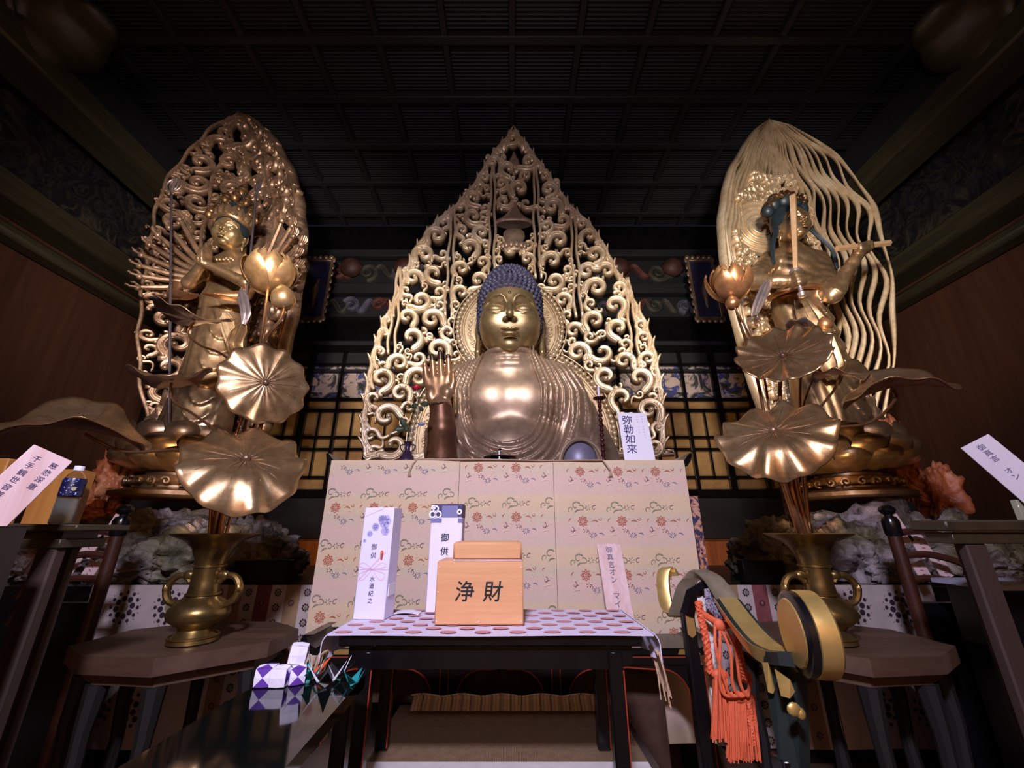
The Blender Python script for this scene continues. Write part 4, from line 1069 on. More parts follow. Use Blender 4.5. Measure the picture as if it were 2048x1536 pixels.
# torso field shared by skin and robe
def torso(F, grow=0.0):
    G = Fig((X0, 0, 0)); k = .10
    G.path(F, [(0, 4.0, 3.2), (0, 3.99, 2.85)], [.225+grow, .25+grow], .05)
    if not grow:
        for z in (3.045, 2.965, 2.885):
            pr = [(.262*math.cos(a)*(1+(3.05-z)*.35), 3.985+.262*math.sin(a)*(1+(3.05-z)*.2), z+.022*math.sin(a)) for a in np.linspace(0, 2*PI, 16)]
            G.path(F, pr, .030, .02)
    G.ell(F, (0, 4.02, 2.55), (.52+grow, .33+grow, .50+grow), k)
    G.path(F, [(-.40, 4.02, 2.74), (0, 4.02, 2.80), (.40, 4.02, 2.74)], [.20+grow, .22+grow, .20+grow], .12)
    G.ell(F, (0, 3.95, 1.98), (.50+grow, .36+grow, .40+grow), .14)
    for s in (-1, 1): G.ell(F, (s*.20, 3.80, 2.52), (.245+grow, .145+grow, .215+grow), .085)
    G.path(F, [(-.52, 4.02, 2.70), (-.60, 3.92, 2.25), (-.56, 3.60, 1.86)], [.18+grow, .165+grow, .15+grow], .08)     # upper arm of the raised hand
    G.path(F, [(.52, 4.02, 2.70), (.66, 4.0, 2.25), (.64, 3.80, 1.85)], [.19+grow, .185+grow, .17+grow], .08)
def qU(X, Z):
    x = X-X0+.045; w = .335-.10*np.clip((Z-2.6)/.4, 0, 1)-.03*np.clip((2.75-Z)/.3, 0, 1)*0
    zz = np.minimum(Z-2.42, 0); return (np.sqrt((x/w)**2+(zz/.375)**2)-1)*.34
F = Field((-.85, 3.25, 1.55), (.95, 4.45, 3.30), .016); torso(F)
G = Fig((X0, 0, 0))
F.path([(-.02, 3.70, 2.10)], .01)if False else None
for s in (-1, 1): G.path(F, [(s*.015, 3.64, 2.46), (s*.08, 3.60, 2.385), (s*.20, 3.585, 2.315), (s*.34, 3.64, 2.30)], [.006, .016, .016, .008], .02, 'sub')
G.path(F, [(-.22, 3.60, 2.10), (-.08, 3.575, 2.155), (.08, 3.575, 2.155), (.22, 3.60, 2.10)], [.006, .014, .014, .006], .02, 'sub')
F.build('torso', M['gold_lacquer'], t, 2)
F = Field((-1.0, 3.15, 1.60), (1.08, 4.35, 3.12), .0115); torso(F, .035)
G.path(F, [(.50, 4.02, 2.68), (.74, 3.98, 2.15), (.80, 3.78, 1.75)], [.21, .24, .25], .10)
G.path(F, [(-.50, 4.02, 2.66), (-.58, 3.95, 2.15), (-.50, 3.80, 1.70)], [.20, .20, .20], .10)
X_, Y_, Z_ = F.ax[0][:, None, None], F.ax[1][None, :, None], F.ax[2][None, None, :]
q = qU(X_, Z_)
lev = [0.0, .055, .105, .165, .225, .295, .365, .445, .54, .66]
dd = np.full(np.broadcast(X_, Z_).shape, 0., np.float32)
qw = q+.012*np.sin(X_*7+Z_*5)
for i in range(len(lev)-1):
    u_ = (qw-lev[i])/(lev[i+1]-lev[i]); ins = (u_ >= 0) & (u_ < 1)
    hgt = .030*(1-u_)**1.3*np.clip(u_/.14, 0, 1)+(.012*np.exp(-((u_-.5)/.10)**2) if i % 2 else 0)
    dd = dd-np.where(ins, hgt, 0)
front = np.clip((4.1-Y_)/.25, 0, 1)
sl = .020*np.sin((X_-.60)*34+Z_*2.2)*np.clip((X_-.52)/.16, 0, 1)*np.clip((2.55-Z_)/.5, 0, 1)
F.v = (F.v+dd*front+sl).astype(np.float32)
F.v = np.maximum(F.v, -(q+.0)*np.where(Y_ < 4.05, 1, -1e3*0+1)).astype(np.float32)
neckhole = np.sqrt((X_-X0)**2+(Y_-3.99)**2)-.27+0*Z_
F.v = np.maximum(F.v, np.where(Z_ > 2.83, -neckhole, -1)).astype(np.float32)
F.build('robe', M['gold_lacquer'], t, 1)
# raised forearm and hand
F = Field((-.90, 3.02, 1.55), (-.36, 3.72, 2.96), .0075); G = Fig((0, 0, 0))
G.path(F, [(-.59, 3.60, 1.72), (-.585, 3.36, 1.86), (-.58, 3.29, 2.08), (-.595, 3.27, 2.26)], [.13, .125, .112, .092], .04, inner=.03)
carve_hand(F, G, (-.612, 3.26, 2.30), (-.13, .03, 1), (.10, -1, .05), (1, 0, .13), .285, (.10, .07, .07, .14), -.9, .03, .003)
G.path(F, [(-.70, 3.20, 2.285), (-.60, 3.155, 2.275), (-.50, 3.21, 2.30)], .007, .006)
G.path(F, [(-.66, 3.185, 2.52), (-.60, 3.175, 2.545), (-.52, 3.185, 2.53)], .006, .01, 'sub')
G.path(F, [(-.56, 3.18, 2.33), (-.585, 3.175, 2.42), (-.55, 3.18, 2.48)], .006, .01, 'sub')
F.build('raised_hand', [M['gold_hand'], M['gold_tip'], M['gold_palm']], t, 2, pick=lambda c: np.where(c[:, 2] > 2.695+.10*(c[:, 0]+.62), 1, np.where(c[:, 2] > 2.28, 2, 0)))
# lap, knee and the dome shaped sleeve end
F = Field((-1.35, 2.95, 1.36), (1.35, 4.3, 1.92), .022); G = Fig((X0, 0, 0))
G.path(F, [(-.45, 3.85, 1.60), (-1.0, 3.45, 1.58), (-.35, 3.25, 1.56)], [.24, .21, .17], .08); G.path(F, [(.45, 3.85, 1.60), (1.0, 3.45, 1.58), (.35, 3.25, 1.56)], [.24, .21, .17], .08)
G.ell(F, (0, 3.75, 1.56), (.6, .4, .25), .1)
F.build('crossed_legs', M['gold_lacquer'], t, 2)
kc = P(1160, 918, 3.32)
b = MB(); b.ball((kc.x, 3.36, 1.83), (.150, .13, .185), 24, 16); b.build('sleeve_end', simple('blue_grey_dome', srgb(128, 126, 148), .45, .3, .12, 14), t)
b = MB(); b.tube([(kc.x+.172*math.cos(a), 3.245, 1.79+.205*math.sin(a)) for a in np.linspace(-.5, PI+.5, 30)], .018, 8); b.build('sleeve_rim', M['gold_lacquer'], t)
# lotus seat (mostly hidden behind the altar)
t = thing('lotus_pedestal', 'gilded pedestal carrying the large buddha behind the altar', 'pedestal', (X0, 3.75, 0))
b = MB(); b.lathe([(.70, 0), (.75, .05), (.75, .25), (.6, .35), (.55, .6), (.72, .8), (.82, 1.1), (.80, 1.345), (0, 1.345)], (X0, 3.92, 0), 40); b.build('seat', M['gold_lacquer'], t)
b = MB(); b.box((-.5, 4.76, 0), (.5, 4.84, 2.4), .02); b.build('back_support', M['black_lacquer'], [o for o in bpy.data.objects if o.name == 'buddha_mandorla'][0])
# ================================================================== side mandorlas
def side_profile(ol, or_, Y):
    L = toXZ(ol, Y); R = toXZ(or_, Y); L.sort(key=lambda p: p[1]); R.sort(key=lambda p: p[1])
    lz = [p[1] for p in L]; lx = [p[0] for p in L]; rz = [p[1] for p in R]; rx = [p[0] for p in R]
    return lambda z: (interp(z, lz, lx), interp(z, rz, rx))
SY = 4.22
def surf_side(cx, bow, pr, Y=SY):
    def S(x, z):
        l, r = pr(z); hw = max(.05, (r-l)/2); f = (x-(l+r)/2)/hw
        y = Y-bow*f*f*min(1, hw); n = Vector((-2*bow*f*min(1, hw)/hw, -1, 0)).normalized()
        return Vector((x, y, z)), n
    return S
# ---- left: scrolls with flame ribs
tipL = (482, 230)
olL = [tipL, (455, 258), (428, 292), (405, 335), (380, 378), (360, 430), (347, 500), (335, 580), (325, 660), (320, 740), (325, 820), (335, 880)]
orL = [tipL, (515, 250), (552, 285), (585, 335), (612, 390), (630, 450), (636, 520), (630, 590), (618, 660), (600, 730), (575, 810), (552, 880)]
prL = side_profile(olL, orL, SY); SL = surf_side(0, .42, prL)
polyL = toXZ(olL[::-1]+orL[1:], SY)
hl = P(528, 500, SY)
t = thing('left_mandorla', 'curved gold openwork mandorla behind the praying many-armed statue at left', 'mandorla', (-2.95, SY, .95)); t.name = 'openwork_mandorla'
zs = [p[1] for p in polyL]; z0, z1 = min(zs), max(zs)
b = MB(); scrollwork(b, polyL, [(hl.x, hl.z, .36)], .165, .045, 11, SL, .05, .34)
b.build('scrollwork', M['gold_old'], t, angle=0)
b = MB()
for f in (-.97, -.5, 0.0, .5, .97):
    n = 60; p = []
    for k in range(n+1):
        z = lerp(z0+.1, z1-.02, (k/n)); l, r = prL(z); c = (l+r)/2; hw = (r-l)/2; p.append((c+(f*hw if abs(f) > .9 else f*hw*1.02)+(.02*math.sin(k*.55) if abs(f) < .9 else .012*math.sin(k*.9)), z))
    if f == 0: p = [q for q in p if q[1] > hl.z+.5]
    q = [SL(*a) for a in p]; m = len(q); b.ribbon([a for a, _ in q], .020 if abs(f) < .9 else .020, .07, [nn for _, nn in q], .3, 1.0)
b.build('flame_rib', M['gold_old'], t, angle=0)
b = MB(); Sd = lambda x, z: (Vector((x, SY-.12, z)), Vector((0, -1, 0)))
b.prism([(hl.x+.36*math.cos(a), hl.z+.36*math.sin(a)) for a in np.linspace(0, 2*PI, 41)[:-1]], 1, SY-.12, SY-.08)
for r in (.34, .27, .20, .12): ring(b, (hl.x, hl.z), r-.02, r, Sd, .025, 48)
b.build('halo_disc', M['gold_old'], t)
b = MB(); b.box((-3.1, SY-.02, .95), (-2.8, SY+.08, z0+.35), .02); b.build('support_post', M['gold_old'], t)
# ---- right: long wavy flame strands
tipR = (1533, 240)
olR = [tipR, (1500, 272), (1468, 318), (1440, 370), (1420, 425), (1410, 480), (1412, 550), (1424, 625), (1444, 700), (1470, 775), (1500, 850), (1515, 885)]
orR = [tipR, (1572, 262), (1610, 300), (1645, 345), (1675, 395), (1700, 455), (1718, 525), (1731, 600), (1739, 680), (1740, 750), (1735, 820), (1730, 870)]
prR = side_profile(olR, orR, SY); SR = surf_side(0, .42, prR); polyR = toXZ(olR[::-1]+orR[1:], SY)
hr = P(1505, 475, SY)
t = thing('openwork_mandorla', 'gold mandorla of long wavy flame strands behind the right standing statue', 'mandorla', (2.95, SY, .95))
zs = [p[1] for p in polyR]; z0, z1 = min(zs), max(zs)
b = MB(); rs = random.Random(7); NS = 14
for i in range(-NS, NS+1):
    f = i/NS; zt = z1-.02-abs(f)*.02
    zb = z0+.05 if abs(f) > .5 else hr.z+.42+.25*math.cos(f*3)
    if f > .35: zb = z0+.05
    n = 46; p = []; ph = rs.uniform(0, 1.2)+i*.5
    for k in range(n+1):
        z = lerp(zb, zt, k/n); l, r = prR(z); c = (l+r)/2; hw = (r-l)/2-.02
        am = .042*min(1, hw)*(1 if abs(f) < .96 else .25); p.append((c+f*hw+am*math.sin(z*6.5+ph), z))
    q = [SR(*a) for a in p]; m = len(q); hws = [min(1, max(.32, (prR(a[1])[1]-prR(a[1])[0])/1.5)) for a in p]
    b.ribbon([a for a, _ in q], [hws[k]*(.020+.008*math.sin(k*.5+i))*(1 if k < m-8 else .45+.55*(m-k)/8) for k in range(m)], .05, [nn for _, nn in q], .25, .9)
b.build('flame_strand', M['gold_pale'], t, angle=0)
b = MB()
inner = []
for side in (0, 1):
    zz = np.linspace(z0+.1, hr.z+.95, 24); zz = zz if side == 0 else zz[::-1]
    for z in zz:
        l, r = prR(z); c = (l+r)/2; hw = (r-l)/2; inner.append((c+hw*(-.80 if side == 0 else .42)*(1 if z < hr.z+.5 else .75), z))
scrollwork(b, inner, [(hr.x, hr.z, .40)], .085, .035, 21, lambda x, z: (SR(x, z)[0]+Vector((0, -.06, 0)), SR(x, z)[1]), .045, .36)
b.build('scrollwork', M['gold_pale'], t, angle=0)
b = MB(); Sd = lambda x, z: (Vector((x, SY-.18, z)), Vector((0, -1, 0)))
b.prism([(hr.x+.40*math.cos(a), hr.z+.40*math.sin(a)) for a in np.linspace(0, 2*PI, 41)[:-1]], 1, SY-.18, SY-.14)
for r in (.40, .33, .27, .20, .12): ring(b, (hr.x, hr.z), r-.022, r, Sd, .03, 48)
bh = P(1560, 700, SY)
b.prism([(bh.x+.36*math.cos(a), bh.z+1.05*math.sin(a)) for a in np.linspace(0, 2*PI, 41)[:-1]], 1, SY-.13, SY-.10)
Sd2 = lambda x, z: (Vector((x, SY-.13, z)), Vector((0, -1, 0)))
for r in (.34, .28, .22): 
    p = [(bh.x+r*math.cos(a), bh.z+(r+.69)*math.sin(a)) for a in np.linspace(0, 2*PI, 60)]; q = [Sd2(*a) for a in p]; b.ribbon([a for a, _ in q], .015, .03, (0, -1, 0), .05, .6)
b.build('halo_disc', M['gold_pale'], t)
b = MB(); b.box((2.75, SY-.02, .95), (3.05, SY+.08, z0+.35), .02); b.build('support_post', M['gold_old'], t)
# ================================================================== lotus pedestals
def petal(b, c, a, r0, r1, z0, z1, wd, tip=.05, lip=.0):
    """one fat petal of a lotus throne; a = direction"""
    ca, sa = math.cos(a), math.sin(a)
    def f(u, v):
        w = wd*math.sin(PI*min(.5+.0, .25+u*.25))*(1-u**4)**.5*(1 if u < 1 else 0); x = (v-.5)*2*w
        r = lerp(r0, r1, math.sin(u*PI*.62)/math.sin(PI*.62) if u < .8 else 1-.0*(u-.8))+lip*max(0, u-.75)*4*.25; r -= .35*x*x/max(r1, .2)
        r += .05*(1-(2*v-1)**2)*math.sin(u*PI)
        return Vector((c[0]+ca*r-sa*x, c[1]+sa*r+ca*x, lerp(z0, z1, u)))
    b.grid(f, 9, 8, .012)
def lotus_throne(nm, label, cx, cy, zb, zt, R, mat, plate):
    t = thing(nm, label, 'pedestal', (cx, cy, zb))
    h = zt-zb
    b = MB(); b.lathe([(R*.66, h*.42), (R*.74, h*.55), (R*.88, h*.8), (R*.86, h*.96), (0, h*.96)], (cx, cy, zb), 36); b.build('seed_pod', mat, t)
    for row, (n, r0, r1, a0, a1, w_) in enumerate(((12, .80, 1.00, .52, .99, .30), (12, .74, 1.10, .42, .80, .30), (12, .60, 1.05, .36, .62, .28))):
        for k in range(n):
            b = MB(); a = 2*PI*(k+.5*(row % 2))/n; petal(b, (cx, cy, 0), a, R*r0, R*r1, zb+h*a0, zb+h*a1, R*w_)
            b.build('petal', mat, t)
    b = MB(); b.lathe([(R*.92, 0), (R*1.0, h*.02), (R*1.0, h*.07), (R*.86, h*.10), (R*.70, h*.13), (R*.70, h*.15), (R*.78, h*.20), (R*.72, h*.27), (R*.55, h*.30), (R*.55, h*.36), (R*.62, h*.40), (R*.66, h*.43), (0, h*.43)], (cx, cy, zb), 40,
                      lambda r, z, a: r*(1+.025*math.sin(a*16)*(z < h*.1)))
    b.build('stepped_base', mat, t)
    rs = random.Random(3); b = MB()
    for k in range(22):
        a = 2*PI*k/22; c = Vector((cx+R*.78*math.cos(a), cy+R*.78*math.sin(a), zb+h*.20)); sz = R*.085
        p = [(c.x-math.sin(a)*q[0], c.y+math.cos(a)*q[0], c.z+q[1]) for q in scroll_pts((0, 0), sz, 1.1, rs.uniform(0, 6), 1 if k % 2 else -1, 14)]
        b.ribbon(p, sz*.24, .03, (math.cos(a), math.sin(a), 0), .3, .8)
    b.build('openwork_band', M['gold_side'], t, angle=0)
    return t
def floor_of(py, Y): return P(1024, py, Y).z
LBZ = floor_of(988, 3.4)-.02
cxL, cyL = -2.97, 3.70
zf = floor_of(852, 3.55)
lotus_throne('lotus_pedestal', 'gold lotus petal pedestal under the left praying statue', cxL, cyL, LBZ, zf, .45, M['gold_side'], None)
cxR, cyR = 3.02, 3.72
lotus_throne('lotus_pedestal', 'gold lotus petal pedestal under the right sword-bearing statue', cxR, cyR, LBZ, zf, .45, M['gold_side'], None)
# ================================================================== standing figures
def skirt(F, G, x, y, zb, zw, wb, ww, dep):
    """long robe from waist zw down to feet zb"""
    def f(X, Y, Z):
        u = np.clip((Z-zb)/(zw-zb), 0, 1); w = wb+(ww-wb)*u**.8-.03*np.sin(u*PI); d = dep*(.75+.25*(1-u))
        q = np.sqrt(((X-x-.02*np.sin(u*4))/w)**2+((Y-y)/d)**2); s = (q-1)*np.minimum(w, d)
        return np.maximum(s, np.maximum(zb-Z, Z-zw))
    F.fn(f, (x-wb-.1, y-dep-.1, zb-.05), (x+wb+.1, y+dep+.1, zw+.05), .03)
def standing(cx, cy, zf, side):
    pass
def drape(F, cx, zb, zw, mirror=1):
    X, Y, Z = F.ax[0][:, None, None], F.ax[1][None, :, None], F.ax[2][None, None, :]
    x = (X-cx)*mirror; m = np.clip((zw-Z)/.12, 0, 1)*np.clip((Z-zb)/.05+.3, 0, 1)
    # long vertical pleats on one side, nested U folds on the thigh of the other
    v = .012*np.abs(np.sin((x+.05*np.sin(Z*2))*38))**.7*np.clip((-x+.02)/.06, 0, 1)
    uu = ((x-.17)/.10)**2; zz = Z-uu*.10; saw = np.mod((zw-zz)/.17, 1)
    u = .022*(saw**2)*np.clip((x-.04)/.04, 0, 1)*np.clip((.31-x)/.05, 0, 1)
    v2 = .010*np.abs(np.sin(x*44+.6))*np.clip((x-.22)/.05, 0, 1)
    F.v = (F.v-(v+u+v2)*m).astype(np.float32)
# ---------------- left: praying statue with many arms
HL = P(461, 466, 3.62); bx = -3.02; by = 3.74
t = thing('standing_statue', 'gilded standing statue with praying hands and a fan of many small arms', 'statue', (bx, by, zf-.02)); STL = t
zs_ = P(455, 512, 3.70).z; zwst = P(450, 598, 3.66).z
print('left statue', HL, zf, zs_, zwst)
F = Field((bx-.75, by-.62, zf-.06), (bx+.75, by+.42, HL.z+.1), .0135); G = Fig((0, 0, 0))
skirt(F, G, bx+.02, by, zf-.02, zwst, .31, .235, .25)
sx = HL.x+.03
G.path(F, [(sx, by-.01, HL.z-.1), (sx, by, zs_-.02)], [.085, .10], .03)
G.ell(F, (sx+.0, by, (zs_+zwst)/2+.06), (.245, .17, .27), .06); G.ell(F, (sx+.02, by-.01, zwst+.05), (.22, .17, .16), .08)
G.path(F, [(sx-.22, by, zs_-.10), (sx, by, zs_-.03), (sx+.22, by, zs_-.10)], [.085, .09, .085], .06)
pr_ = P(413, 510, 3.30)                                   # joined palms
eL = P(377, 566, 3.42); eR = P(492, 566, 3.42)
G.path(F, [(sx-.24, by, zs_-.10), eL], [.075, .060], .04); G.path(F, [eL, pr_-Vector((.015, 0, .10))], [.058, .042], .02)
G.path(F, [(sx+.24, by, zs_-.10), eR], [.075, .060], .04); G.path(F, [eR, pr_-Vector((-.015, 0, .10))], [.058, .042], .02)
for s in (-1, 1):
    for i in range(4):
        q = pr_+Vector((s*.016, (i-1.5)*.026, -.06)); L = (.17, .20, .19, .15)[i]
        F.path([q-Vector((0, 0, .06)), q, q+Vector((-s*.004, 0, L*.6)), q+Vector((-s*.010, -.005, L))], [.022, .018, .015, .011], .006)
    F.path([pr_+Vector((s*.02, -.06, -.09)), pr_+Vector((s*.012, -.075, .0)), pr_+Vector((s*.008, -.06, .045))], [.02, .016, .012], .006)
drape(F, bx, zf, zwst, 1)
F.build('body', M['gold_side'], t, 1)
# lower pair of arms with a bowl
F = Field((bx-.75, by-.75, zwst-.2), (bx+.55, by+.1, zwst+.30), .012)
h1 = P(402, 594, 3.26); G.path(F, [P(505, 570, 3.60), P(490, 592, 3.40), h1], [.06, .055, .036], .03); G.path(F, [P(352, 572, 3.60), P(345, 588, 3.45), h1+Vector((-.02, .0, -.01))], [.055, .05, .036], .03)
for i in range(4): F.path([h1+Vector((.0, .03-.02*i, -.01)), h1+Vector((-.06, .01-.02*i, .0)), h1+Vector((-.12, .03-.02*i, .03))], [.02, .017, .012], .006)
for i in range(4): F.path([h1+Vector((.02, -.03, .01)), h1+Vector((.05, -.06-.012*i, -.03-.014*i)), h1+Vector((.02, -.08-.01*i, -.07-.014*i))], [.02, .016, .011], .006)
F.build('folded_arms', M['gold_copper'], t, 1)
# head
HGL = Fig(HL, .43, .22)
F = Field(HL-Vector((.24, .26, .29)), HL+Vector((.24, .26, .32)), .0065); carve_face(F, HGL); F.build('head', M['gold_face'], t, 1)
def hairdo(G, t, buns, mat, bunr=.11, diadem=True):
    b = MB(); 
    def dome(u, v):
        a = (u-.5)*2*PI; ph = lerp(-.45, 1.5, v); R = math.cos(ph); fr = max(0, -math.cos(a+PI)) ; x, y = math.sin(a), -math.cos(a)
        zz = math.sin(ph)*.47+.10
        lim = .13-.55*max(0, abs(x)-.72)*3 if y < 0.15 else -.34
        zz = max(zz, lim) if ph < .5 else zz
        return G.p((x*R*.375 if ph > 0 else x*.375, (y*R*.40 if ph > 0 else y*.40)+.04, zz))
    b.grid(dome, 40, 14); b.build('hair', mat, t)
    if diadem:
        b = MB(); p = [G.p((.375*math.sin(a), .03-.41*math.cos(a), .245+.02*math.cos(3*a))) for a in np.linspace(-2.2, 2.2, 40)]
        b.tube(p, .030*G.s/.5, 8)
        for a in np.linspace(-1.5, 1.5, 9):
            c = G.p((.385*math.sin(a), .03-.42*math.cos(a), .33)); b.lathe([(.0, -.05), (.035, -.03), (.045, .02), (.03, .07), (0, .11)], c, 8)
        b.build('diadem', M['gold_side'], t)
    for c, r in buns:
        b = MB(); b.ball(G.p(c), (r*G.s, r*G.s, r*1.15*G.s), 12, 9); b.build('hair_bun', mat, t)
M['crown'] = gold_mat('dark_crown_gold', srgb(58, 42, 34), srgb(110, 82, 56), srgb(160, 124, 80), .38, .8, 7, .1)
hairdo(HGL, t, [], M['hair'])
def small_head(c, s, rz, t):
    g = Fig(c, s, rz); b = MB(); b.ball(g.p((0, 0, 0)), (.33*s, .36*s, .46*s), 12, 10); b.ball(g.p((0, -.36, -.12)), (.05*s, .08*s, .09*s), 6, 5)
    for q in (-1, 1): b.ball(g.p((q*.14, -.32, 0)), (.06*s, .04*s, .02*s), 6, 4)
    b.ball(g.p((0, .05, .30)), (.36*s, .38*s, .34*s), 12, 8); b.ball(g.p((0, .03, .68)), (.17*s, .17*s, .2*s), 8, 6); b.build('crown_face', M['crown'], t)
for k, (dx, dz, a) in enumerate([(-.50, .42, -.9), (-.34, .56, -.5), (-.12, .60, -.2), (.12, .60, .2), (.34, .56, .5), (.50, .44, .9), (-.22, .86, -.3), (.0, .92, 0), (.22, .86, .3)]):
    small_head(HGL.p((dx*1.1, -.22+.35*abs(dx), dz+.03)), .13, a, t)
small_head(HGL.p((0, .0, 1.30)), .15, .1, t)
b = MB(); b.lathe([(.0, .20*.5), (.30*.5, .36*.5), (.28*.5, .62*.5), (.14*.5, .80*.5), (.10*.5, 1.05*.5), (0, 1.1*.5)], HL+Vector((0, .02, 0)), 16); b.build('topknot', M['hair'], t)
# fan of small arms
rs = random.Random(12)
def small_arm(b, a, c, out):
    m_ = a.lerp(c, .45)+Vector((0, .03, -.06)); b.tube(spl([a, m_, c], 4), [.038, .037, .036, .034, .032, .030, .028, .025, .022], 8)
    d = (c-m_).normalized(); up = Vector((0, -.3, 1)); sd = d.cross(up).normalized(); up = sd.cross(d)
    b.ball(c+d*.03, (.035, .03, .035), 8, 6)
    for i in range(4): b.tube([c+d*.04+sd*(i-1.5)*.017, c+d*.085+sd*(i-1.5)*.022+up*.01, c+d*(.125-.01*abs(i-1.5))+sd*(i-1.5)*.022+up*.035], [.012, .011, .007], 6)
    b.tube([c+d*.02+up*.02, c+d*.05+up*.055, c+d*.075+up*.06], [.012, .011, .007], 6)
for s in (-1, 1):
    for k in range(16):
        ring_ = k % 2; a = lerp(-.62, .95, k/15); L = (.62 if ring_ else .50)+rs.uniform(-.03, .03)
        st_ = Vector((sx+s*.20, by+.06, zs_-.14-.02*ring_)); e = Vector((sx+s*(.18+L*math.cos(a)), by-.02-.16*ring_, zs_-.18+L*math.sin(a)))
        b = MB(); small_arm(b, st_, e, s); b.build('small_arm', M['gold_old'], t)
# jewellery, scarves
b = MB(); b.tube([(sx+.13*math.sin(a), by-.02-.15*math.cos(a), zs_-.02-.11*math.cos(a)) for a in np.linspace(-1.6, 1.6, 20)], .012, 6)
for a in np.linspace(-1.1, 1.1, 9): b.ball((sx+.13*math.sin(a), by-.17*math.cos(a)-.02, zs_-.05-.11*math.cos(a)), .022, 8, 6)
b.build('necklace', M['gold_side'], t)
def scarf(t, pts, wd, mat, amp=.012, name='scarf'):
    b = MB(); p = spl(pts, 8); n = len(p)
    def f(u, v):
        i = min(int(u*(n-1)), n-2); q = p[i].lerp(p[i+1], u*(n-1)-i); w = wd*(interp(u, [0, .25, .7, 1], [.35, 1, .9, .35]))
        return q+Vector(((v-.5)*w, -.02+amp*math.sin(v*18)+abs(v-.5)*.04, 0))
    b.grid(f, n-1, 14, .008); return b.build(name, mat, t)
scarf(t, [P(484, 580, 3.30), P(488, 600, 3.26), P(492, 625, 3.24), P(488, 650, 3.26)], .11, M['leaf_silver'])
scarf(t, [P(487, 648, 3.27), P(470, 690, 3.35), P(490, 730, 3.35)], .17, M['gold_side'], .02)
scarf(t, [P(452, 628, 3.40), P(458, 660, 3.38), P(480, 720, 3.38)], .15, M['gold_pale'], .02)
def staff(name, label, a, c, r, mat, head):
    t = thing(name, label, 'staff', tuple(c)); b = MB(); b.tube([a, c], r, 8); b.build('shaft', mat, t); head(t, a); return t
steel = simple('dull_steel', srgb(104, 98, 104), .4, .8, .2, 8)
def ring_head(t, a):
    b = MB(); b.tube([a+Vector((.078*math.cos(q), 0, .095+.085*math.sin(q))) for q in np.linspace(0, 2*PI, 24)], .010, 6)
    b.tube([a+Vector((.04*math.cos(q), 0, .095+.07*math.sin(q))) for q in np.linspace(0, 2*PI, 20)], .007, 6); b.lathe([(.006, 0), (.02, .06), (.012, .1), (.02, .14), (0, .19)], a, 8)
    b.build('ring_head', simple('ring_silver', srgb(150, 136, 130), .4, .8), t)
tp = P(343, 384, 3.32); bt_ = P(338, 850, 3.36)
staff('ring_staff', 'thin dark staff with a ringed head left of the praying statue', tp, bt_, .011, steel, ring_head)
def fork_head(t, a):
    b = MB()
    for s in (-1, 0, 1): b.tube([a, a+Vector((s*.03, 0, .07)), a+Vector((s*.022, 0, .16 if s else .22))], [.009, .008, .003], 6)
    b.build('trident_head', steel, t)
tp = P(513, 385, 3.36); bt_ = P(492, 600, 3.36)
staff('trident', 'thin silvery trident rising beside the head of the praying statue', tp, bt_, .011, steel, fork_head)
# ---------------- right: statue holding a sword
HRt = P(1580, 448, 3.60); bx = 3.00; by = 3.74
t = thing('standing_statue', 'gilded standing statue with tall dark hair holding an upright sword', 'statue', (bx, by, zf-.02))
zs_ = P(1590, 500, 3.70).z; zwst = P(1600, 590, 3.66).z; sx = HRt.x+.04
F = Field((bx-.72, by-.70, zf-.06), (bx+.80, by+.42, HRt.z+.1), .0135)
skirt(F, G, bx+.03, by, zf-.02, zwst, .34, .25, .26)
G.path(F, [(sx, by-.01, HRt.z-.1), (sx, by, zs_-.02)], [.09, .11], .03)
G.ell(F, (sx, by, (zs_+zwst)/2+.05), (.27, .19, .30), .06); G.ell(F, (sx+.02, by-.02, zwst+.06), (.25, .20, .15), .08)
G.path(F, [(sx-.26, by, zs_-.10), (sx, by, zs_-.02), (sx+.26, by, zs_-.10)], [.10, .10, .10], .06)
hs = P(1592, 562, 3.22); e1 = P(1508, 562, 3.46)
G.path(F, [(sx-.27, by, zs_-.12), e1], [.095, .085], .04); G.path(F, [e1, P(1550, 562, 3.30), hs], [.08, .062, .045], .02)
hn = P(1722, 500, 3.34); e2 = P(1665, 590, 3.46)
G.path(F, [(sx+.27, by, zs_-.12), e2], [.10, .085], .04); G.path(F, [e2, hn], [.08, .042], .02)
for c_, ax_ in ((hs, 'v'), (hn, 'h')):
    for i in range(4):
        o_ = Vector((0, 0, .036*(1.5-i))) if ax_ == 'v' else Vector((.036*(1.5-i), 0, .005*(1.5-i)))
        if ax_ == 'v': pp = [c_+o_+Vector((-.03, .0, 0)), c_+o_+Vector((-.035, -.055, 0)), c_+o_+Vector((.02, -.065, 0)), c_+o_+Vector((.04, -.03, 0))]
        else: pp = [c_+o_+Vector((0, .0, -.03)), c_+o_+Vector((0, -.055, -.025)), c_+o_+Vector((0, -.06, .03)), c_+o_+Vector((0, -.02, .045))]
        F.path(pp, [.02, .019, .018, .015], .006)
    F.path([c_, c_+(Vector((.02, -.03, .09)) if ax_ == 'v' else Vector((-.09, -.03, .01)))], [.022, .015], .01)
    F.ell(c_, (.045, .045, .06) if ax_ == 'v' else (.06, .045, .045), .02)
drape(F, bx+.02, zf, zwst, 1)
Xa, Ya, Za = F.ax[0][:, None, None], F.ax[1][None, :, None], F.ax[2][None, None, :]
F.v = (F.v-.010*np.abs(np.sin((Xa*.8+Za)*22))*np.clip((Za-zwst-.05)/.1, 0, 1)*np.clip((zs_-.08-Za)/.1, 0, 1)).astype(np.float32)
F.build('body', M['gold_side'], t, 1)
HGR = Fig(HRt, .45, .10)
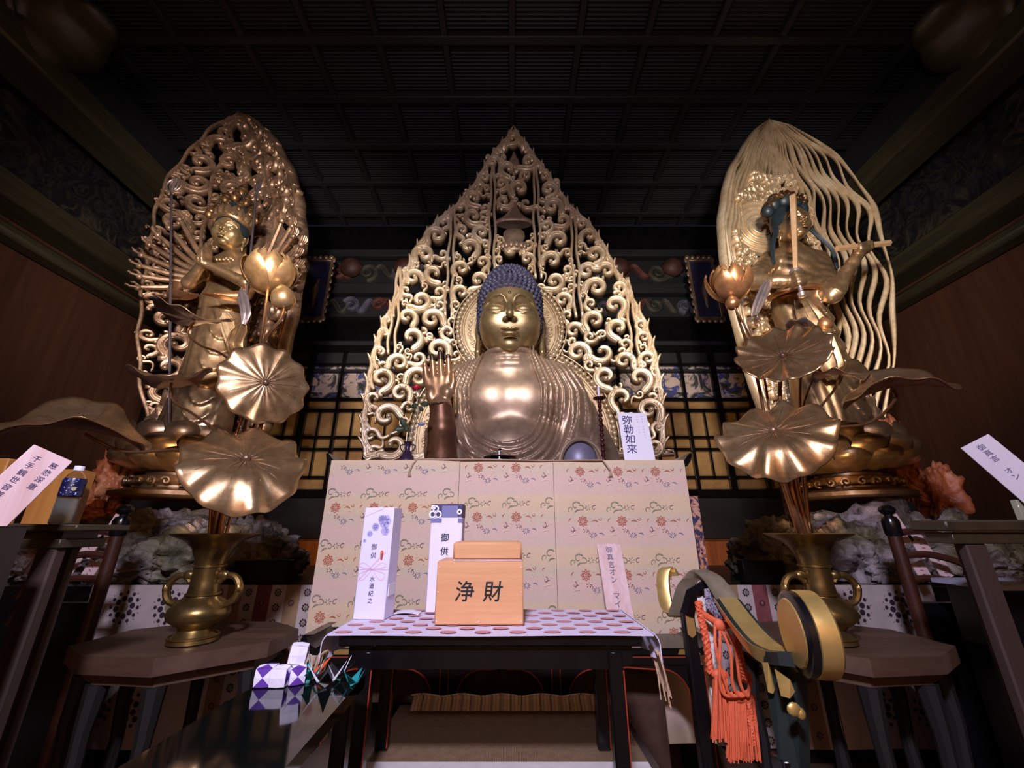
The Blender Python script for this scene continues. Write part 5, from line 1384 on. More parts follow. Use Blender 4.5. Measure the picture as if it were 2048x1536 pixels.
F = Field(HRt-Vector((.26, .28, .31)), HRt+Vector((.26, .28, .34)), .007); carve_face(F, HGR); F.build('head', M['gold_side'], t, 1)
hairdo(HGR, t, [((-.30, .0, .58), .17), ((-.05, -.05, .66), .20), ((.22, -.05, .62), .17), ((.42, .0, .48), .16), ((-.46, .05, .40), .15), ((.55, .1, .60), .12), ((.08, .1, .82), .17), ((-.2, .05, .78), .14)], M['hair'], diadem=False)
b = MB(); rs = random.Random(5)
for k in range(16):
    a = lerp(-2.0, 2.0, k/15); c = HGR.p((.52*math.sin(a), .05-.3*math.cos(a), .42+.28*math.cos(a)+rs.uniform(-.05, .05))); p = scroll_pts((0, 0), .045, 1, rs.uniform(0, 6), (-1)**k, 12)
    b.ribbon([c+Vector((q[0], 0, q[1])) for q in p], .011, .02, (0, -1, 0), .3, .8)
b.build('crown_scroll', M['crown'], t)
for s in (-1, 1): scarf(t, [HGR.p((s*.40, .0, .1)), HGR.p((s*.52, -.1, -.35)), HGR.p((s*.75, -.15, -.8)), HGR.p((s*.8, -.1, -1.3))], .055, M['hair'], .004, 'hair_ribbon')
scarf(t, [P(1538, 560, 3.30), P(1525, 590, 3.24), P(1508, 632, 3.24)], .10, M['leaf_silver'])
scarf(t, [P(1600, 596, 3.44), P(1630, 650, 3.40), P(1660, 720, 3.40), P(1668, 760, 3.42)], .26, M['gold_side'], .02, 'sash')
b = MB(); b.tube([(bx+.27*math.sin(a), by-.01-.235*math.cos(a), zwst-.0+.05*math.cos(a)*0) for a in np.linspace(-1.6, 1.6, 24)], .030, 8); b.build('waist_cord', M['gold_copper'], t)
# sword and rod held by the statue
t = thing('upright_sword', 'pale gold faceted sword held upright before the right statue', 'sword', tuple(P(1592, 585, 3.19)))
pa, pb_ = P(1592, 545, 3.185), P(1586, 393, 3.185); pink_g = gold_mat('pale_pink_gold', srgb(200, 160, 120), srgb(222, 184, 142), srgb(236, 204, 164), .38, .6)
b = MB(); b.tube([pa, pb_, pb_+(pb_-pa)*.03], [.022, .036, .012], 4); b.build('blade', pink_g, t, smooth=False)
b = MB(); b.lathe([(.0, -.02), (.03, -.015), (.052, .0), (.052, .02), (.02, .04), (0, .04)], pa, 14); b.lathe([(.0, -.26), (.032, -.255), (.036, -.22), (.018, -.2), (.018, 0), (0, 0)], pa, 12); b.build('hilt', M['leaf_silver'], t)
t = thing('short_rod', 'pale gold bar held out sideways by the right statue', 'rod', tuple(hn))
pa, pb_ = P(1674, 497, 3.30), P(1779, 486, 3.30)
b = MB(); b.tube([pa, pb_], .030, 6); b.build('bar', pink_g, t, smooth=False)
# ================================================================== side altars with medallion cloth
def rosette(b, c, r, place, small=False):
    b.cur = 1
    for k in range(8):
        a = 2*PI*k/8+.2; cc = (c[0]+r*.50*math.cos(a), c[1]+r*.50*math.sin(a)); q = r*.17
        blob(b, [(cc[0]+q*math.cos(s)*1.0, cc[1]+q*math.sin(s)) for s in np.linspace(0, 2*PI, 9)[:-1]], place)
    if not small:
        for k in range(12):
            a = 2*PI*k/12; cc = (c[0]+r*.84*math.cos(a), c[1]+r*.84*math.sin(a)); q = r*.11
            blob(b, [(cc[0]+q*math.cos(s), cc[1]+q*math.sin(s)) for s in np.linspace(0, 2*PI, 7)[:-1]], place)
        b.cur = 3
        for k in range(16):
            a = 2*PI*k/16+.1; cc = (c[0]+r*1.02*math.cos(a), c[1]+r*1.02*math.sin(a)); q = r*.04
            blob(b, [(cc[0]+q*math.cos(s), cc[1]+q*math.sin(s)) for s in np.linspace(0, 2*PI, 5)[:-1]], place)
    b.cur = 2; blob(b, [(c[0]+r*.25*math.cos(s), c[1]+r*.25*math.sin(s)) for s in np.linspace(0, 2*PI, 13)[:-1]], place)
crm = simple('cream_medallion_cloth', srgb(188, 172, 168), .75, 0, .10, 9, .2, 120, .001)
dk = [simple('medallion_dark_purple', srgb(48, 34, 46), .7), simple('medallion_olive', srgb(130, 120, 92), .7), simple('medallion_mauve', srgb(112, 92, 100), .7)]
dk2 = [simple('medallion_dark_red', srgb(86, 30, 42), .7), dk[1], dk[2]]
tan = simple('tan_stripe_cloth', srgb(150, 122, 88), .75, 0, .1, 20); redst = simple('red_stripe_cloth', srgb(126, 64, 68), .75, 0, .2, 20)
SAZ, SAY = .955, 2.98
for s in (-1, 1):
    t = thing('side_altar', ('black side altar carrying the left praying statue and its rocks', 'black side altar carrying the right sword-bearing statue and its rocks')[s > 0], 'altar', (s*2.85, 3.8, 0))
    a, c = sorted((s*4.3, s*1.33)); b = MB(); b.box((a, SAY+.03, 0), (c, 4.75, SAZ-.012), .01); b.build('altar_body', M['black_lacquer'], t)
    t = thing('medallion_cloth', ('white cloth with dark rosettes hanging on the left side altar', 'white cloth with dark rosettes hanging on the right side altar')[s > 0], 'cloth', (s*2.0, SAY, .08))
    sf = lambda x, z: SAY+.008*math.sin(x*9)*min(1, (SAZ-z)*3)
    x0, x1 = 1.30, 2.78
    b = MB(); b.grid(lambda u, v: (s*lerp(1.98, x1, u), sf(s*lerp(1.98, x1, u), lerp(SAZ, .08, v)), lerp(SAZ, .08, v)), 30, 10, .004, (0, -1, 0))
    b.box((s*2.38-.40, SAY, SAZ-.008), (s*2.38+.40, SAY+.028, SAZ-.004))
    pl = lambda a_, c_: (a_, sf(a_, c_)-.0045, c_)
    for z in (.825, .555, .275):
        for k, x in enumerate((2.53, 2.235)): rosette(b, (s*x, z), .105, pl)
    b.build('cloth_panel', [crm]+dk, t, angle=60)
    n = 7
    for k in range(n):                      # narrow striped columns towards the middle
        xa, xb = lerp(x0, 1.975, k/n), lerp(x0, 1.975, (k+1)/n); b = MB(); ca, cb = sorted((s*xa, s*xb))
        b.grid(lambda u, v: (lerp(ca, cb, u), sf(lerp(ca, cb, u), lerp(SAZ, .08, v))+.001, lerp(SAZ, .08, v)), 5, 10, .004, (0, -1, 0))
        pl2 = lambda a_, c_: (a_, sf(a_, c_)-.0038, c_)
        if k % 2 == 0:
            for z in np.arange(.12, .93, .088): rosette(b, ((ca+cb)/2, z), .036, pl2, True)
        else:
            for z in np.arange(.15, .93, .14): rosette(b, ((ca+cb)/2, z), .03, pl2, True)
        b.build('striped_column', [(crm, tan, crm, redst, crm, tan, crm)[k]]+(dk if k % 2 == 0 else dk2), t, angle=60)
# ================================================================== rockwork under the statues
rk = NT('painted_rock'); n1 = rk.noise(5, 6, .7, .6); n2 = rk.noise(2.2, 3)
rk.l(rk.mix(rk.ramp(n2, [(.45, (0, 0, 0)), (.6, (1, 1, 1))]), rk.ramp(n1, [(.3, srgb(46, 42, 40)), (.45, srgb(104, 94, 90)), (.6, srgb(164, 152, 156))]),
            rk.ramp(n1, [(.3, srgb(40, 38, 28)), (.5, srgb(98, 92, 66)), (.65, srgb(150, 142, 120))])), rk.b.inputs['Base Color'])
rk.set(Roughness=.6); rk.bump(n1, .9, .03); M['rock'] = rk.m
def rock(t, c, r, seed, name='rock', mat=None, amp=.34):
    b = MB(); b.ball((0, 0, 0), 1.0, 64, 40); out = []
    for v in b.V:
        p = Vector(v); q = p*1.4+Vector((seed*7.1, seed*3.3, seed))
        d = 1+amp*(mnoise.fractal(q, 1.0, 2.0, 5)-.1)*1.3; f = abs(mnoise.noise(q*1.9)); d -= .28*max(0, .22-f)*3; d += .16*(.5-abs(mnoise.noise(q*4.3)))-.10*max(0, .12-abs(mnoise.noise(q*3.1+Vector((9, 2, 4)))))*8
        p = p*d; out.append((c[0]+p.x*r[0], c[1]+p.y*r[1], max(SAZ-.012, c[2]+p.z*r[2])))
    b.V = out; return b.build(name, mat or M['rock'], t, angle=0)
for s, lab in ((-1, 'grey craggy painted rockwork under the left lotus pedestal'), (1, 'grey craggy painted rockwork under the right lotus pedestal')):
    cx = cxL if s < 0 else cxR
    t = thing('rockwork_base', lab, 'rockwork', (cx, 3.7, SAZ-.012))
    for i, (dx, y, z, r) in enumerate(((0, 3.66, 1.20, (.62, .42, .28)), (-.45, 3.45, 1.15, (.34, .28, .26)), (.05, 3.35, 1.18, (.40, .28, .25)), (.48, 3.42, 1.13, (.34, .3, .25)), (.85, 3.55, 1.12, (.30, .3, .26)), (-.85, 3.55, 1.10, (.36, .3, .22)),
                                   (1.02, 3.62, 1.06, (.22, .25, .20)), (-1.15, 3.7, 1.08, (.28, .3, .26)), (.28, 3.16, 1.05, (.22, .14, .14)), (-.35, 3.18, 1.06, (.26, .15, .13)))):
        rock(t, (cx-s*dx, y, z), r, i+(5 if s > 0 else 0)+.3)
    orm = gold_mat('orange_painted_rock', srgb(130, 66, 44), srgb(190, 108, 66), srgb(214, 160, 110), .5, .1, 4, .3)
    for i, (dx, y, z, r) in enumerate((((-.50, 3.62, 1.70, (.13, .14, .26)), (-.62, 3.58, 1.46, (.17, .14, .18)), (-.40, 3.50, 1.42, (.15, .12, .12))) if s < 0 else ((.55, 3.75, 1.95, (.13, .12, .36)), (.66, 3.62, 1.55, (.15, .14, .26))))):
        rock(t, (cx+dx, y, z), r, i+20.5+s, 'flame_rock', orm, .5)
    rock(t, (cx-.55 if s < 0 else cx+.62, 3.98, 2.35), (.14, .08, .30), 33+s, 'cloud_rock', M['gold_old'], .5)
    for i, (dx, z) in enumerate(((-.66, 2.1), (-.58, 1.85)) if s < 0 else ((.66, 2.05), (.72, 1.8))): rock(t, (cx+dx, 3.95, z), (.10, .08, .20), 40+i+s, 'cloud_rock', orm, .5)
# ================================================================== octagonal stands, vases, lotus arrangements
poly8 = [(-1.53, 2.03), (-1.88, 2.07), (-2.11, 2.235), (-2.10, 2.58), (-1.80, 2.80), (-1.42, 2.78), (-1.19, 2.59), (-1.20, 2.32)]
VZ = .78
for s in (-1, 1):
    pol = [(-s*p[0]*1.0, p[1]) for p in poly8]; pol = [(abs(p[0])*s, p[1]) for p in pol]
    if s < 0: pol = pol[::-1]
    cx = sum(p[0] for p in pol)/8; cy = sum(p[1] for p in pol)/8
    t = thing('octagonal_stand', ('dark brown octagonal stand under the left brass vase', 'dark brown octagonal stand under the right brass vase')[s > 0], 'stand', (cx, cy, 0))
    b = MB(); b.prism(pol[::-1], 2, VZ-.068, VZ); b.build('stand_top', M['brown_table'], t)
    b = MB(); b.prism([(cx+(p[0]-cx)*.86, cy+(p[1]-cy)*.86) for p in pol[::-1]], 2, VZ-.12, VZ-.069); b.build('apron', M['brown_table'], t)
    for k in range(0, 8):
        p = pol[k]; x, y = cx+(p[0]-cx)*.80, cy+(p[1]-cy)*.80
        b = MB(); b.tube([(x, y, VZ-.12), (x+(x-cx)*.05, y, VZ-.3), (x, y, .3), (x+(x-cx)*.06, y, 0)], [.045, .032, .028, .04], 8); b.build('leg', simple('very_dark_leg', srgb(20, 15, 13), .7), t)
LEGM = simple('very_dark_leg', srgb(34, 25, 20), .5, 0, .2, 8)
vase_prof = [(.090, 0), (.108, .006), (.106, .022), (.078, .045), (.070, .060), (.085, .075), (.128, .105), (.138, .130), (.130, .155), (.100, .185), (.074, .200), (.068, .212), (.071, .225), (.066, .26), (.066, .33), (.074, .38), (.095, .43), (.130, .465), (.195, .492), (.205, .500), (.200, .503), (.125, .47), (.085, .42), (.06, .37), (0, .36)]
vsp = [PZ(388, 1291, VZ), PZ(1650, 1291, VZ)]
for i, s in enumerate((-1, 1)):
    v0 = Vector((s*1.57, 2.30, VZ))
    t = thing('brass_vase', ('wide-mouthed brass vase with ring handles holding the left gold lotus', 'wide-mouthed brass vase with ring handles holding the right gold lotus')[i], 'vase', tuple(v0)); vsp[i] = v0
    b = MB(); b.lathe(vase_prof, v0, 48); b.build('vase_body', M['brass'], t)
    for z, r in ((.215, .074), (.345, .070), (.03, .105)):
        b = MB(); b.tube([(v0.x+r*math.cos(a), v0.y+r*math.sin(a), v0.z+z) for a in np.linspace(0, 2*PI, 40)], .006, 6); b.build('raised_band', M['brass'], t)
    for q in (-1, 1):
        b = MB(); p = [(v0.x+q*(.125+.058*math.cos(a)), v0.y-.01, v0.z+.235+.065*math.sin(a)) for a in np.linspace(-2.6, 2.6, 26)]
        b.tube(p, [.012+.006*math.sin(PI*k/25) for k in range(26)], 8); b.ball((v0.x+q*.09, v0.y-.01, v0.z+.30), (.03, .02, .025), 8, 6); b.ball((v0.x+q*.185, v0.y-.01, v0.z+.24), (.018, .022, .03), 8, 6)
        b.build('ring_handle', M['brass'], t)
def lotus_leaf(t, c, nrm, up, R, mats, wave=.07, k=9, dish=.12, saddle=0.0, th0=0.0, fold=0.0, fdir=-PI/2, asp=1.0, ph=0.0):
    n = Vector(nrm).normalized(); u_ = Vector(up); V_ = (u_-n*u_.dot(n)).normalized(); U_ = V_.cross(n)
    b = MB(); nr, na = 14, 72; rs = random.Random(int(c[0]*1000)); a1, a2 = rs.uniform(0, 6), rs.uniform(0, 6)
    def f(r, a):
        rr = r*R*(1+.04*math.sin(k*a+ph)*r**4+.03*math.sin(2*a+a1)); x, y = rr*math.cos(a)*asp, rr*math.sin(a)
        h = dish*R*r*r+wave*R*r**3*math.sin(k*a+ph)+.5*wave*R*r**3*math.sin((k+4)*a+a2)+saddle*R*r*r*math.cos(2*(a-th0))
        h += -.012*R*math.cos(18*a)*r*(1-r)*2
        g = max(0, math.cos(a-fdir))
        if fold: 
            w_ = fold*g**1.5*max(0, r-.45)**1.5*2.2; h -= R*w_; y = y+(-math.sin(fdir))*0+0
        return Vector(c)+U_*x+V_*y+n*h
    v = []; fs = []
    for i in range(nr+1):
        for j in range(na): v.append(f(max(i/nr, .02), 2*PI*j/na))
    for i in range(nr):
        for j in range(na): fs.append((i*na+j, (i+1)*na+j, (i+1)*na+(j+1) % na, i*na+(j+1) % na))
    L = len(v); v2 = [p-n*.006 for p in v]; b.cur = 0; b.add(v, fs); b.cur = 1; b.add(v2, [tuple(reversed(q)) for q in fs])
    b.cur = 0; e = nr*na; b.F += [(e+j, L+e+j, L+e+(j+1) % na, e+(j+1) % na) for j in range(na)]; b.mi += [0]*na
    ms = list(mats)+[M['gold_old']]
    b.cur = 2
    for j in range(16):                      # engraved-looking veins
        a = 2*PI*j/16+.1; b.tube([f(r, a)+n*.0004 for r in (.08, .3, .55, .8)], [.0028, .0022, .0016, .001], 4)
    b.ball(Vector(c)+n*.004, .022*R/.28, 8, 6)
    o = b.build('leaf', ms, t, angle=0); return o
def stem(t, pts, r=.008, mat=None):
    b = MB(); p = spl(pts, 8); b.tube(p, r, 8); b.build('stem', mat or M['gold_copper'], t)
def blossom(t, c, R, up=(0, 0, 1), n=7, openn=.55, mat=None):
    """cupped lotus flower"""
    up = Vector(up).normalized(); Q = up.to_track_quat('Z', 'Y').to_matrix()
    for lay, (m_, rr, top_, spread) in enumerate(((n-1, .80, 62, .02), (n-1, .92, 50, .14), (n-2, 1.02, 34, .30))):
        for k in range(m_):
            a = 2*PI*(k+.5*lay)/m_+.3*lay; b = MB()
            def f(u, v):
                ph = math.radians(lerp(-84, top_, u)); w = math.radians(46)*max(0, math.sin(PI*min(1, (u*.86+.14))**1.25))**.75; x = (v-.5)*2
                q = a+x*w/max(.42, math.cos(ph))*.62; g = rr*R*(1+spread*u*u+.05*(1-x*x)); h = R*1.12*math.sin(ph)+R*.12*u**3*(1-x*x)
                r = g*math.cos(ph); return Vector(c)+Q @ Vector((r*math.cos(q), r*math.sin(q), h+R*.05*math.cos(x*6)*0))
            b.grid(f, 12, 10, .004); b.build('petal', mat or M['leaf_gold'], t)
def bud(t, c, R, up=(0, 0, 1), mat=None):
    b = MB(); Q = Vector(up).normalized().to_track_quat('Z', 'Y').to_matrix().to_4x4()
    b.lathe([(0, -R), (R*.5, -R*.92), (R*.9, -R*.5), (R, 0), (R*.86, R*.5), (R*.5, R*1.0), (R*.12, R*1.35), (0, R*1.4)], c, 20, lambda r, z, a: r*(1+.05*abs(math.sin(a*2.5+z*8/R*.3))), Q); b.build('bud', mat or M['leaf_gold'], t)
G2 = (M['leaf_gold'], M['gold_copper']); S2 = (M['leaf_gold'], M['leaf_silver']); CAM = Vector((0, 0, H))
def face(c, tilt=(0, 0, 0)): return (CAM-Vector(c)).normalized()+Vector(tilt)
# left arrangement
m0 = vsp[0]+Vector((0, 0, .40))
t = thing('gilded_lotus', 'gilded lotus with broad leaves and one open blossom in the left vase', 'flower arrangement', tuple(m0))
c = P(163, 852, 2.12); lotus_leaf(t, c, Vector((.30, -.30, 1)), (0, 1, .1), .290, G2, .04, 7, .02, -.34, .82, ph=.5, asp=1.05)
stem(t, [m0+Vector((-.01, -.02, 0)), P(420, 985, 2.25), P(385, 905, 2.2), P(250, 903, 2.2), P(170, 868, 2.14)])
c = P(344, 757, 2.45); lotus_leaf(t, c, Vector((-.12, -.22, 1)), (0, 1, .2), .215, S2, .06, 6, .10, .22, .7, ph=1)
stem(t, [m0, P(448, 930, 2.3), P(437, 870, 2.32), P(390, 830, 2.4), P(345, 800, 2.44), P(343, 766, 2.45)])
c = P(388, 637, 2.6); lotus_leaf(t, c, Vector((.10, -.2, 1)), (0, 1, .2), .235, S2, .05, 6, .12, .20, 1.0, ph=2)
stem(t, [m0, P(470, 880, 2.4), P(500, 770, 2.42), P(450, 712, 2.5), P(400, 690, 2.56), P(376, 665, 2.6), P(388, 645, 2.6)])
c = P(531, 765, 2.28); lotus_leaf(t, c, face(c, (.20, 0, .30)), (0, 0, 1), .243, G2, .028, 11, -.08, .03, .8, ph=.3)
stem(t, [m0+Vector((.02, 0, 0)), P(470, 960, 2.32), P(520, 860, 2.36), P(531, 770, 2.32)], .011)
c = P(492, 918, 2.04); lotus_leaf(t, c, face(c, (0.05, 0, 1.25)), (0, 0, 1), .280, G2, .055, 9, -.04, .04, .8, fold=.38, fdir=-PI/2, ph=1.2)
stem(t, [m0+Vector((0, -.03, 0)), P(440, 1000, 2.2), P(470, 950, 2.1), P(490, 935, 2.04)], .012)
c = P(540, 545, 2.75); blossom(t, c-Vector((0, 0, .0)), .165, (.1, -.3, 1), 7, .72); stem(t, [m0+Vector((.01, .02, 0)), P(495, 830, 2.45), P(520, 690, 2.6), P(532, 610, 2.7), P(538, 562, 2.75)], .010)
c = P(567, 597, 2.7); bud(t, c, .088, (-.25, -.1, 1)); stem(t, [m0+Vector((.03, .02, 0)), P(520, 800, 2.45), P(525, 690, 2.55), P(560, 640, 2.66), P(568, 618, 2.7)], .009)
for k in range(3): stem(t, [m0+Vector((-.02+.02*k, 0, -.02)), P(430+10*k, 1000, 2.27), P(446+6*k, 930, 2.24)], .013, M['gold_copper'])
# right arrangement
m1 = vsp[1]+Vector((0, 0, .40))
t = thing('gilded_lotus', 'gilded lotus with scalloped leaves, blossom and bud in the right vase', 'flower arrangement', tuple(m1))
c = P(1566, 712, 2.35); lotus_leaf(t, c, face(c, (0, .0, .95)), (0, 0, 1), .265, G2, .055, 12, .16, .05, 0, ph=.4)
c2 = P(1547, 862, 2.10); lotus_leaf(t, c2, face(c2, (-.05, 0, 1.2)), (0, 0, 1), .272, G2, .06, 10, -.03, .03, .8, fold=.42, fdir=-PI/2, ph=.9)
c3 = P(1785, 772, 2.22); lotus_leaf(t, c3, Vector((-.30, -.30, 1)), (0, 1, .1), .250, G2, .04, 7, .02, -.32, -.76, ph=.2)
c4 = P(1680, 748, 2.5); lotus_leaf(t, c4, Vector((-.2, -.4, 1)), (0, 1, .3), .15, S2, .09, 5, .1, .3, .4, ph=.2)
c5 = P(1618, 657, 2.75); lotus_leaf(t, c5, Vector((.2, -.5, 1)), (0, 1, .3), .15, S2, .09, 5, .1, .3, .4, ph=.2)
stem(t, [m1, P(1580, 960, 2.25), P(1560, 800, 2.4), P(1566, 722, 2.37)], .012); stem(t, [m1+Vector((-.02, -.02, 0)), P(1575, 980, 2.18), P(1550, 885, 2.1)], .014)
stem(t, [m1, P(1590, 900, 2.25), P(1640, 860, 2.2), P(1740, 845, 2.16), P(1790, 800, 2.2), P(1785, 780, 2.22)]); stem(t, [m1+Vector((0, .02, 0)), P(1590, 880, 2.35), P(1640, 815, 2.42), P(1668, 780, 2.48), P(1680, 752, 2.5)])
stem(t, [m1, P(1600, 800, 2.5), P(1610, 700, 2.7), c5])
c = P(1459, 566, 2.75); blossom(t, c-Vector((0, 0, .0)), .14, (-.15, -.35, 1), 7, .72, M['gold_copper']); stem(t, [m1+Vector((-.02, .02, 0)), P(1545, 900, 2.4), P(1510, 740, 2.55), P(1478, 640, 2.7), c], .010)
c = P(1465, 607, 2.7); bud(t, c, .050, (0, -.1, 1), M['gold_copper']); stem(t, [m1, P(1550, 880, 2.4), P(1520, 720, 2.55), c], .007)
c = P(1650, 650, 2.75); bud(t, c, .05, (-.1, -.1, 1), M['gold_copper']); stem(t, [m1, P(1600, 850, 2.5), P(1640, 720, 2.7), c], .006)
for k in range(3): stem(t, [m1+Vector((-.02+.02*k, 0, -.02)), P(1580+9*k, 1000, 2.27), P(1568+9*k, 930, 2.22)], .013, M['gold_copper'])
# ================================================================== rear lattice doors
pane_gold = gold_mat('gold_leaf_panel', srgb(150, 116, 70), srgb(176, 140, 88), srgb(196, 160, 106), .55, .35, 2, .05)
pt = NT('painted_flower_panel'); n1 = pt.noise(3.4, 4, .6, 1.2); n2 = pt.noise(5.5, 3, .6, 1.6)
pt.l(pt.mix(pt.ramp(n2, [(.56, (0, 0, 0)), (.62, (1, 1, 1))]), pt.ramp(n1, [(.36, srgb(36, 34, 44)), (.45, srgb(60, 64, 60)), (.5, srgb(176, 158, 148)), (.62, srgb(190, 172, 160))]), srgb(60, 70, 130)), pt.b.inputs['Base Color'])
pt.set(Roughness=.6)
LY = 6.02*K
ys = dict(top=704, a=727, b=732, c=796, d=803, e=818, f=825, g=872, h=878, i=896, j=902, k=952, l=958, m=979)
Z = {k: P(1024, v, LY).z for k, v in ys.items()}
for s, nm in ((-1, 'door_1'), (1, 'door_2')):
    o = bpy.data.objects.new(nm, None); C.collection.objects.link(o); o.location = (s*3.2, LY, Z['m']); tag(o, kind='structure')
    xs = [(1.17+.51*k)*K for k in range(0, 8)]; xe = xs[-1]
    b = MB(); a, c = sorted((s*xs[0], s*xe)); b.box((a, LY+.05, Z['m']-.03), (c, LY+.09, Z['top']+.05)); b.build('gold_panel', pane_gold, o)
    b = MB()
    for k in range(len(xs)-1):
        a, c = sorted((s*(xs[k]+.02), s*(xs[k+1]-.02))); b.box((a, LY+.035, Z['c']), (c, LY+.051, Z['b']), .004)
    b.build('painted_panel', pt.m, o)
    b = MB(); a, c = sorted((s*xs[0], s*xe))
    for z1, z0 in (('a', 'b'), ('c', 'd'), ('e', 'f'), ('g', 'h'), ('i', 'j'), ('k', 'l')): b.box((a, LY-.02, Z[z0]), (c, LY+.03, Z[z1]), .004)
    b.box((a, LY-.05, Z['top']), (c, LY+.04, Z['top']+.12), .01); b.box((a, LY-.05, Z['m']-.14), (c, LY+.04, Z['m']), .01)
    for k, x in enumerate(xs):
        w_ = .052 if k % 4 == 0 else .026
        b.box((s*x-w_, LY-.04, Z['m']), (s*x+w_, LY+.035, Z['top']), .004)
        if k < len(xs)-1: b.box((s*(x+.255*K)-.016, LY-.02, Z['l']), (s*(x+.255*K)+.016, LY+.03, Z['e']), .003)
    b.build('lattice_bar', M['black_lacquer'], o)
b = MB(); b.box((-WX, 6.5, .0), (WX, 6.6, 1.145)); struct(b.build('trim_17', wood('copper_brown_board', srgb(130, 74, 40), srgb(170, 106, 62), .5, 2, .4)))
b = MB(); b.box((-WX, 6.46, 1.146), (WX, 6.62, 1.172)); struct(b.build('trim_18', M['gold_copper']))
b = MB(); b.box((-WX, 6.52, 1.173), (WX, 6.8, Z['m']-.141), .01); struct(b.build('trim_19', M['ceiling_wood']))
# hanging framed plaques in front of the frieze
def hang(px, s, lab):
    c = P(px, 578, 6.2); t = thing('hanging_plaque', lab, 'plaque', tuple(c)); w_, h = .215, .60
    b = MB(); b.box((c.x-w_, 6.19, c.z-h), (c.x+w_, 6.23, c.z+h), .01); b.build('board', simple('plaque_dark_blue', srgb(34, 32, 56), .5, 0, .3, 8), t)
    b = MB()
    for q in (-1, 1):
        b.box((c.x+q*w_-.025, 6.16, c.z-h-.05), (c.x+q*w_+.025, 6.20, c.z+h+.05), .008); b.box((c.x-w_, 6.16, c.z+q*h-.03), (c.x+w_, 6.20, c.z+q*h+.03), .008)
        for k in range(5): b.ball((c.x-w_+.1*k, 6.17, c.z+q*(h+.05)), (.045, .03, .045), 8, 6)
        for k in range(9): b.ball((c.x+q*(w_+.03), 6.18, c.z-h+.15*k), (.03, .025, .055), 8, 6)
    b.build('carved_frame', M['gold_old'], t)
    b = MB(); b.tube([(c.x, 6.22, c.z-h+.2), (c.x, 6.185, c.z), (c.x+.03, 6.185, c.z+.2)], [.03, .05, .02], 8); b.build('gilt_figure', M['gold_old'], t)
    b = MB(); b.box((c.x-.02, 6.22, c.z+.3), (c.x+.02, WY-.2, c.z+.34)); b.build('wall_bracket', M['black_lacquer'], t)
hang(632, -1, 'narrow blue plaque with gold carved frame beside the left mandorla'); hang(1408, 1, 'narrow blue plaque with gold carved frame beside the right mandorla')
# carved beam noses high in the corners
for s in (-1, 1):
    F = beam_nose(s, ''); V, Fc = F.mesh(2); V = V*np.array([1.0*s*-1*-1 if False else 1, 1, 1])
    if s > 0: V = V*np.array([-1, 1, 1]); Fc = Fc[:, ::-1]
    V = V*1.5; V = V*np.array([-1, 1, 1]); Fc = Fc[:, ::-1]
    c = P(120 if s < 0 else 1940, 70, 3.15); b = MB(); b.V = (V+np.array(c)).tolist(); b.F = Fc.tolist(); b.mi = [0]*len(b.F); b.n = len(b.V)
    tag(b.build('carved_beam_nose', M['beam_wood'], None, tuple(c), True, 0), ('carved dark wooden beam end high in the left corner', 'carved dark wooden beam end high in the right corner')[s > 0], 'carving')
# ================================================================== left side table, bottle, signs, posts
LZ = 1.318
t = thing('side_table', 'dark wooden side table at the left edge holding the water bottle', 'table', (-1.98, 1.72, 0))
dko = M['dark_wood']
b = MB(); b.box((-2.3, 1.48, LZ-.022), (-1.50, 1.69, LZ), .004); b.build('tabletop', dko, t)
b = MB(); b.box((-2.28, 1.50, LZ-.078), (-1.56, 1.67, LZ-.048), .003); b.box((-2.26, 1.52, LZ-.048), (-1.58, 1.65, LZ-.022)); b.build('moulding', dko, t)
lgm = wood('dark_brown_leg', srgb(44, 30, 22), srgb(66, 46, 34), .5, 2, .8)
for x, y in ((-1.605, 1.525), (-1.66, 1.63), (-2.2, 1.525), (-2.2, 1.63)):
    b = MB(); b.box((x-.035, y-.02, 0), (x+.035, y+.02, LZ-.078), .006); b.build('leg', lgm, t)
RZ = P(1840, 1040, 1.62).z
t = thing('side_table', 'dark wooden side table at the right edge holding the tilted white sign', 'table', (2.1, 1.7, 0))
b = MB(); b.box((1.64, 1.62, RZ-.040), (2.7, 1.77, RZ), .006); b.build('tabletop', dko, t)
b = MB(); b.box((1.67, 1.64, RZ-.085), (2.66, 1.75, RZ-.045), .003); b.build('moulding', dko, t)
b = MB(); b.box((1.675, 1.632, RZ-.0445), (2.66, 1.64, RZ-.0405)); b.build('worn_edge', simple('worn_pale_edge', srgb(120, 104, 74), .5), t)
for x, y in ((1.755, 1.665), (1.80, 1.72), (2.6, 1.665), (2.6, 1.72)):
    b = MB(); b.box((x-.040, y-.02, 0), (x+.040, y+.02, RZ-.085), .006); b.build('leg', lgm, t)
# shelf plate further right and lower
b = MB(); b.box((2.15, 2.0, 1.045), (2.9, 2.3, 1.07), .004)
t = thing('lower_shelf', 'pale narrow shelf below the right side table', 'shelf', (2.3, 2.1, 0)); b.build('shelf_board', simple('pale_grey_board', srgb(150, 150, 170), .5), t)
b = MB(); b.box((2.2, 2.03, 0), (2.88, 2.28, 1.045)); b.build('shelf_body', M['black_lacquer'], t)
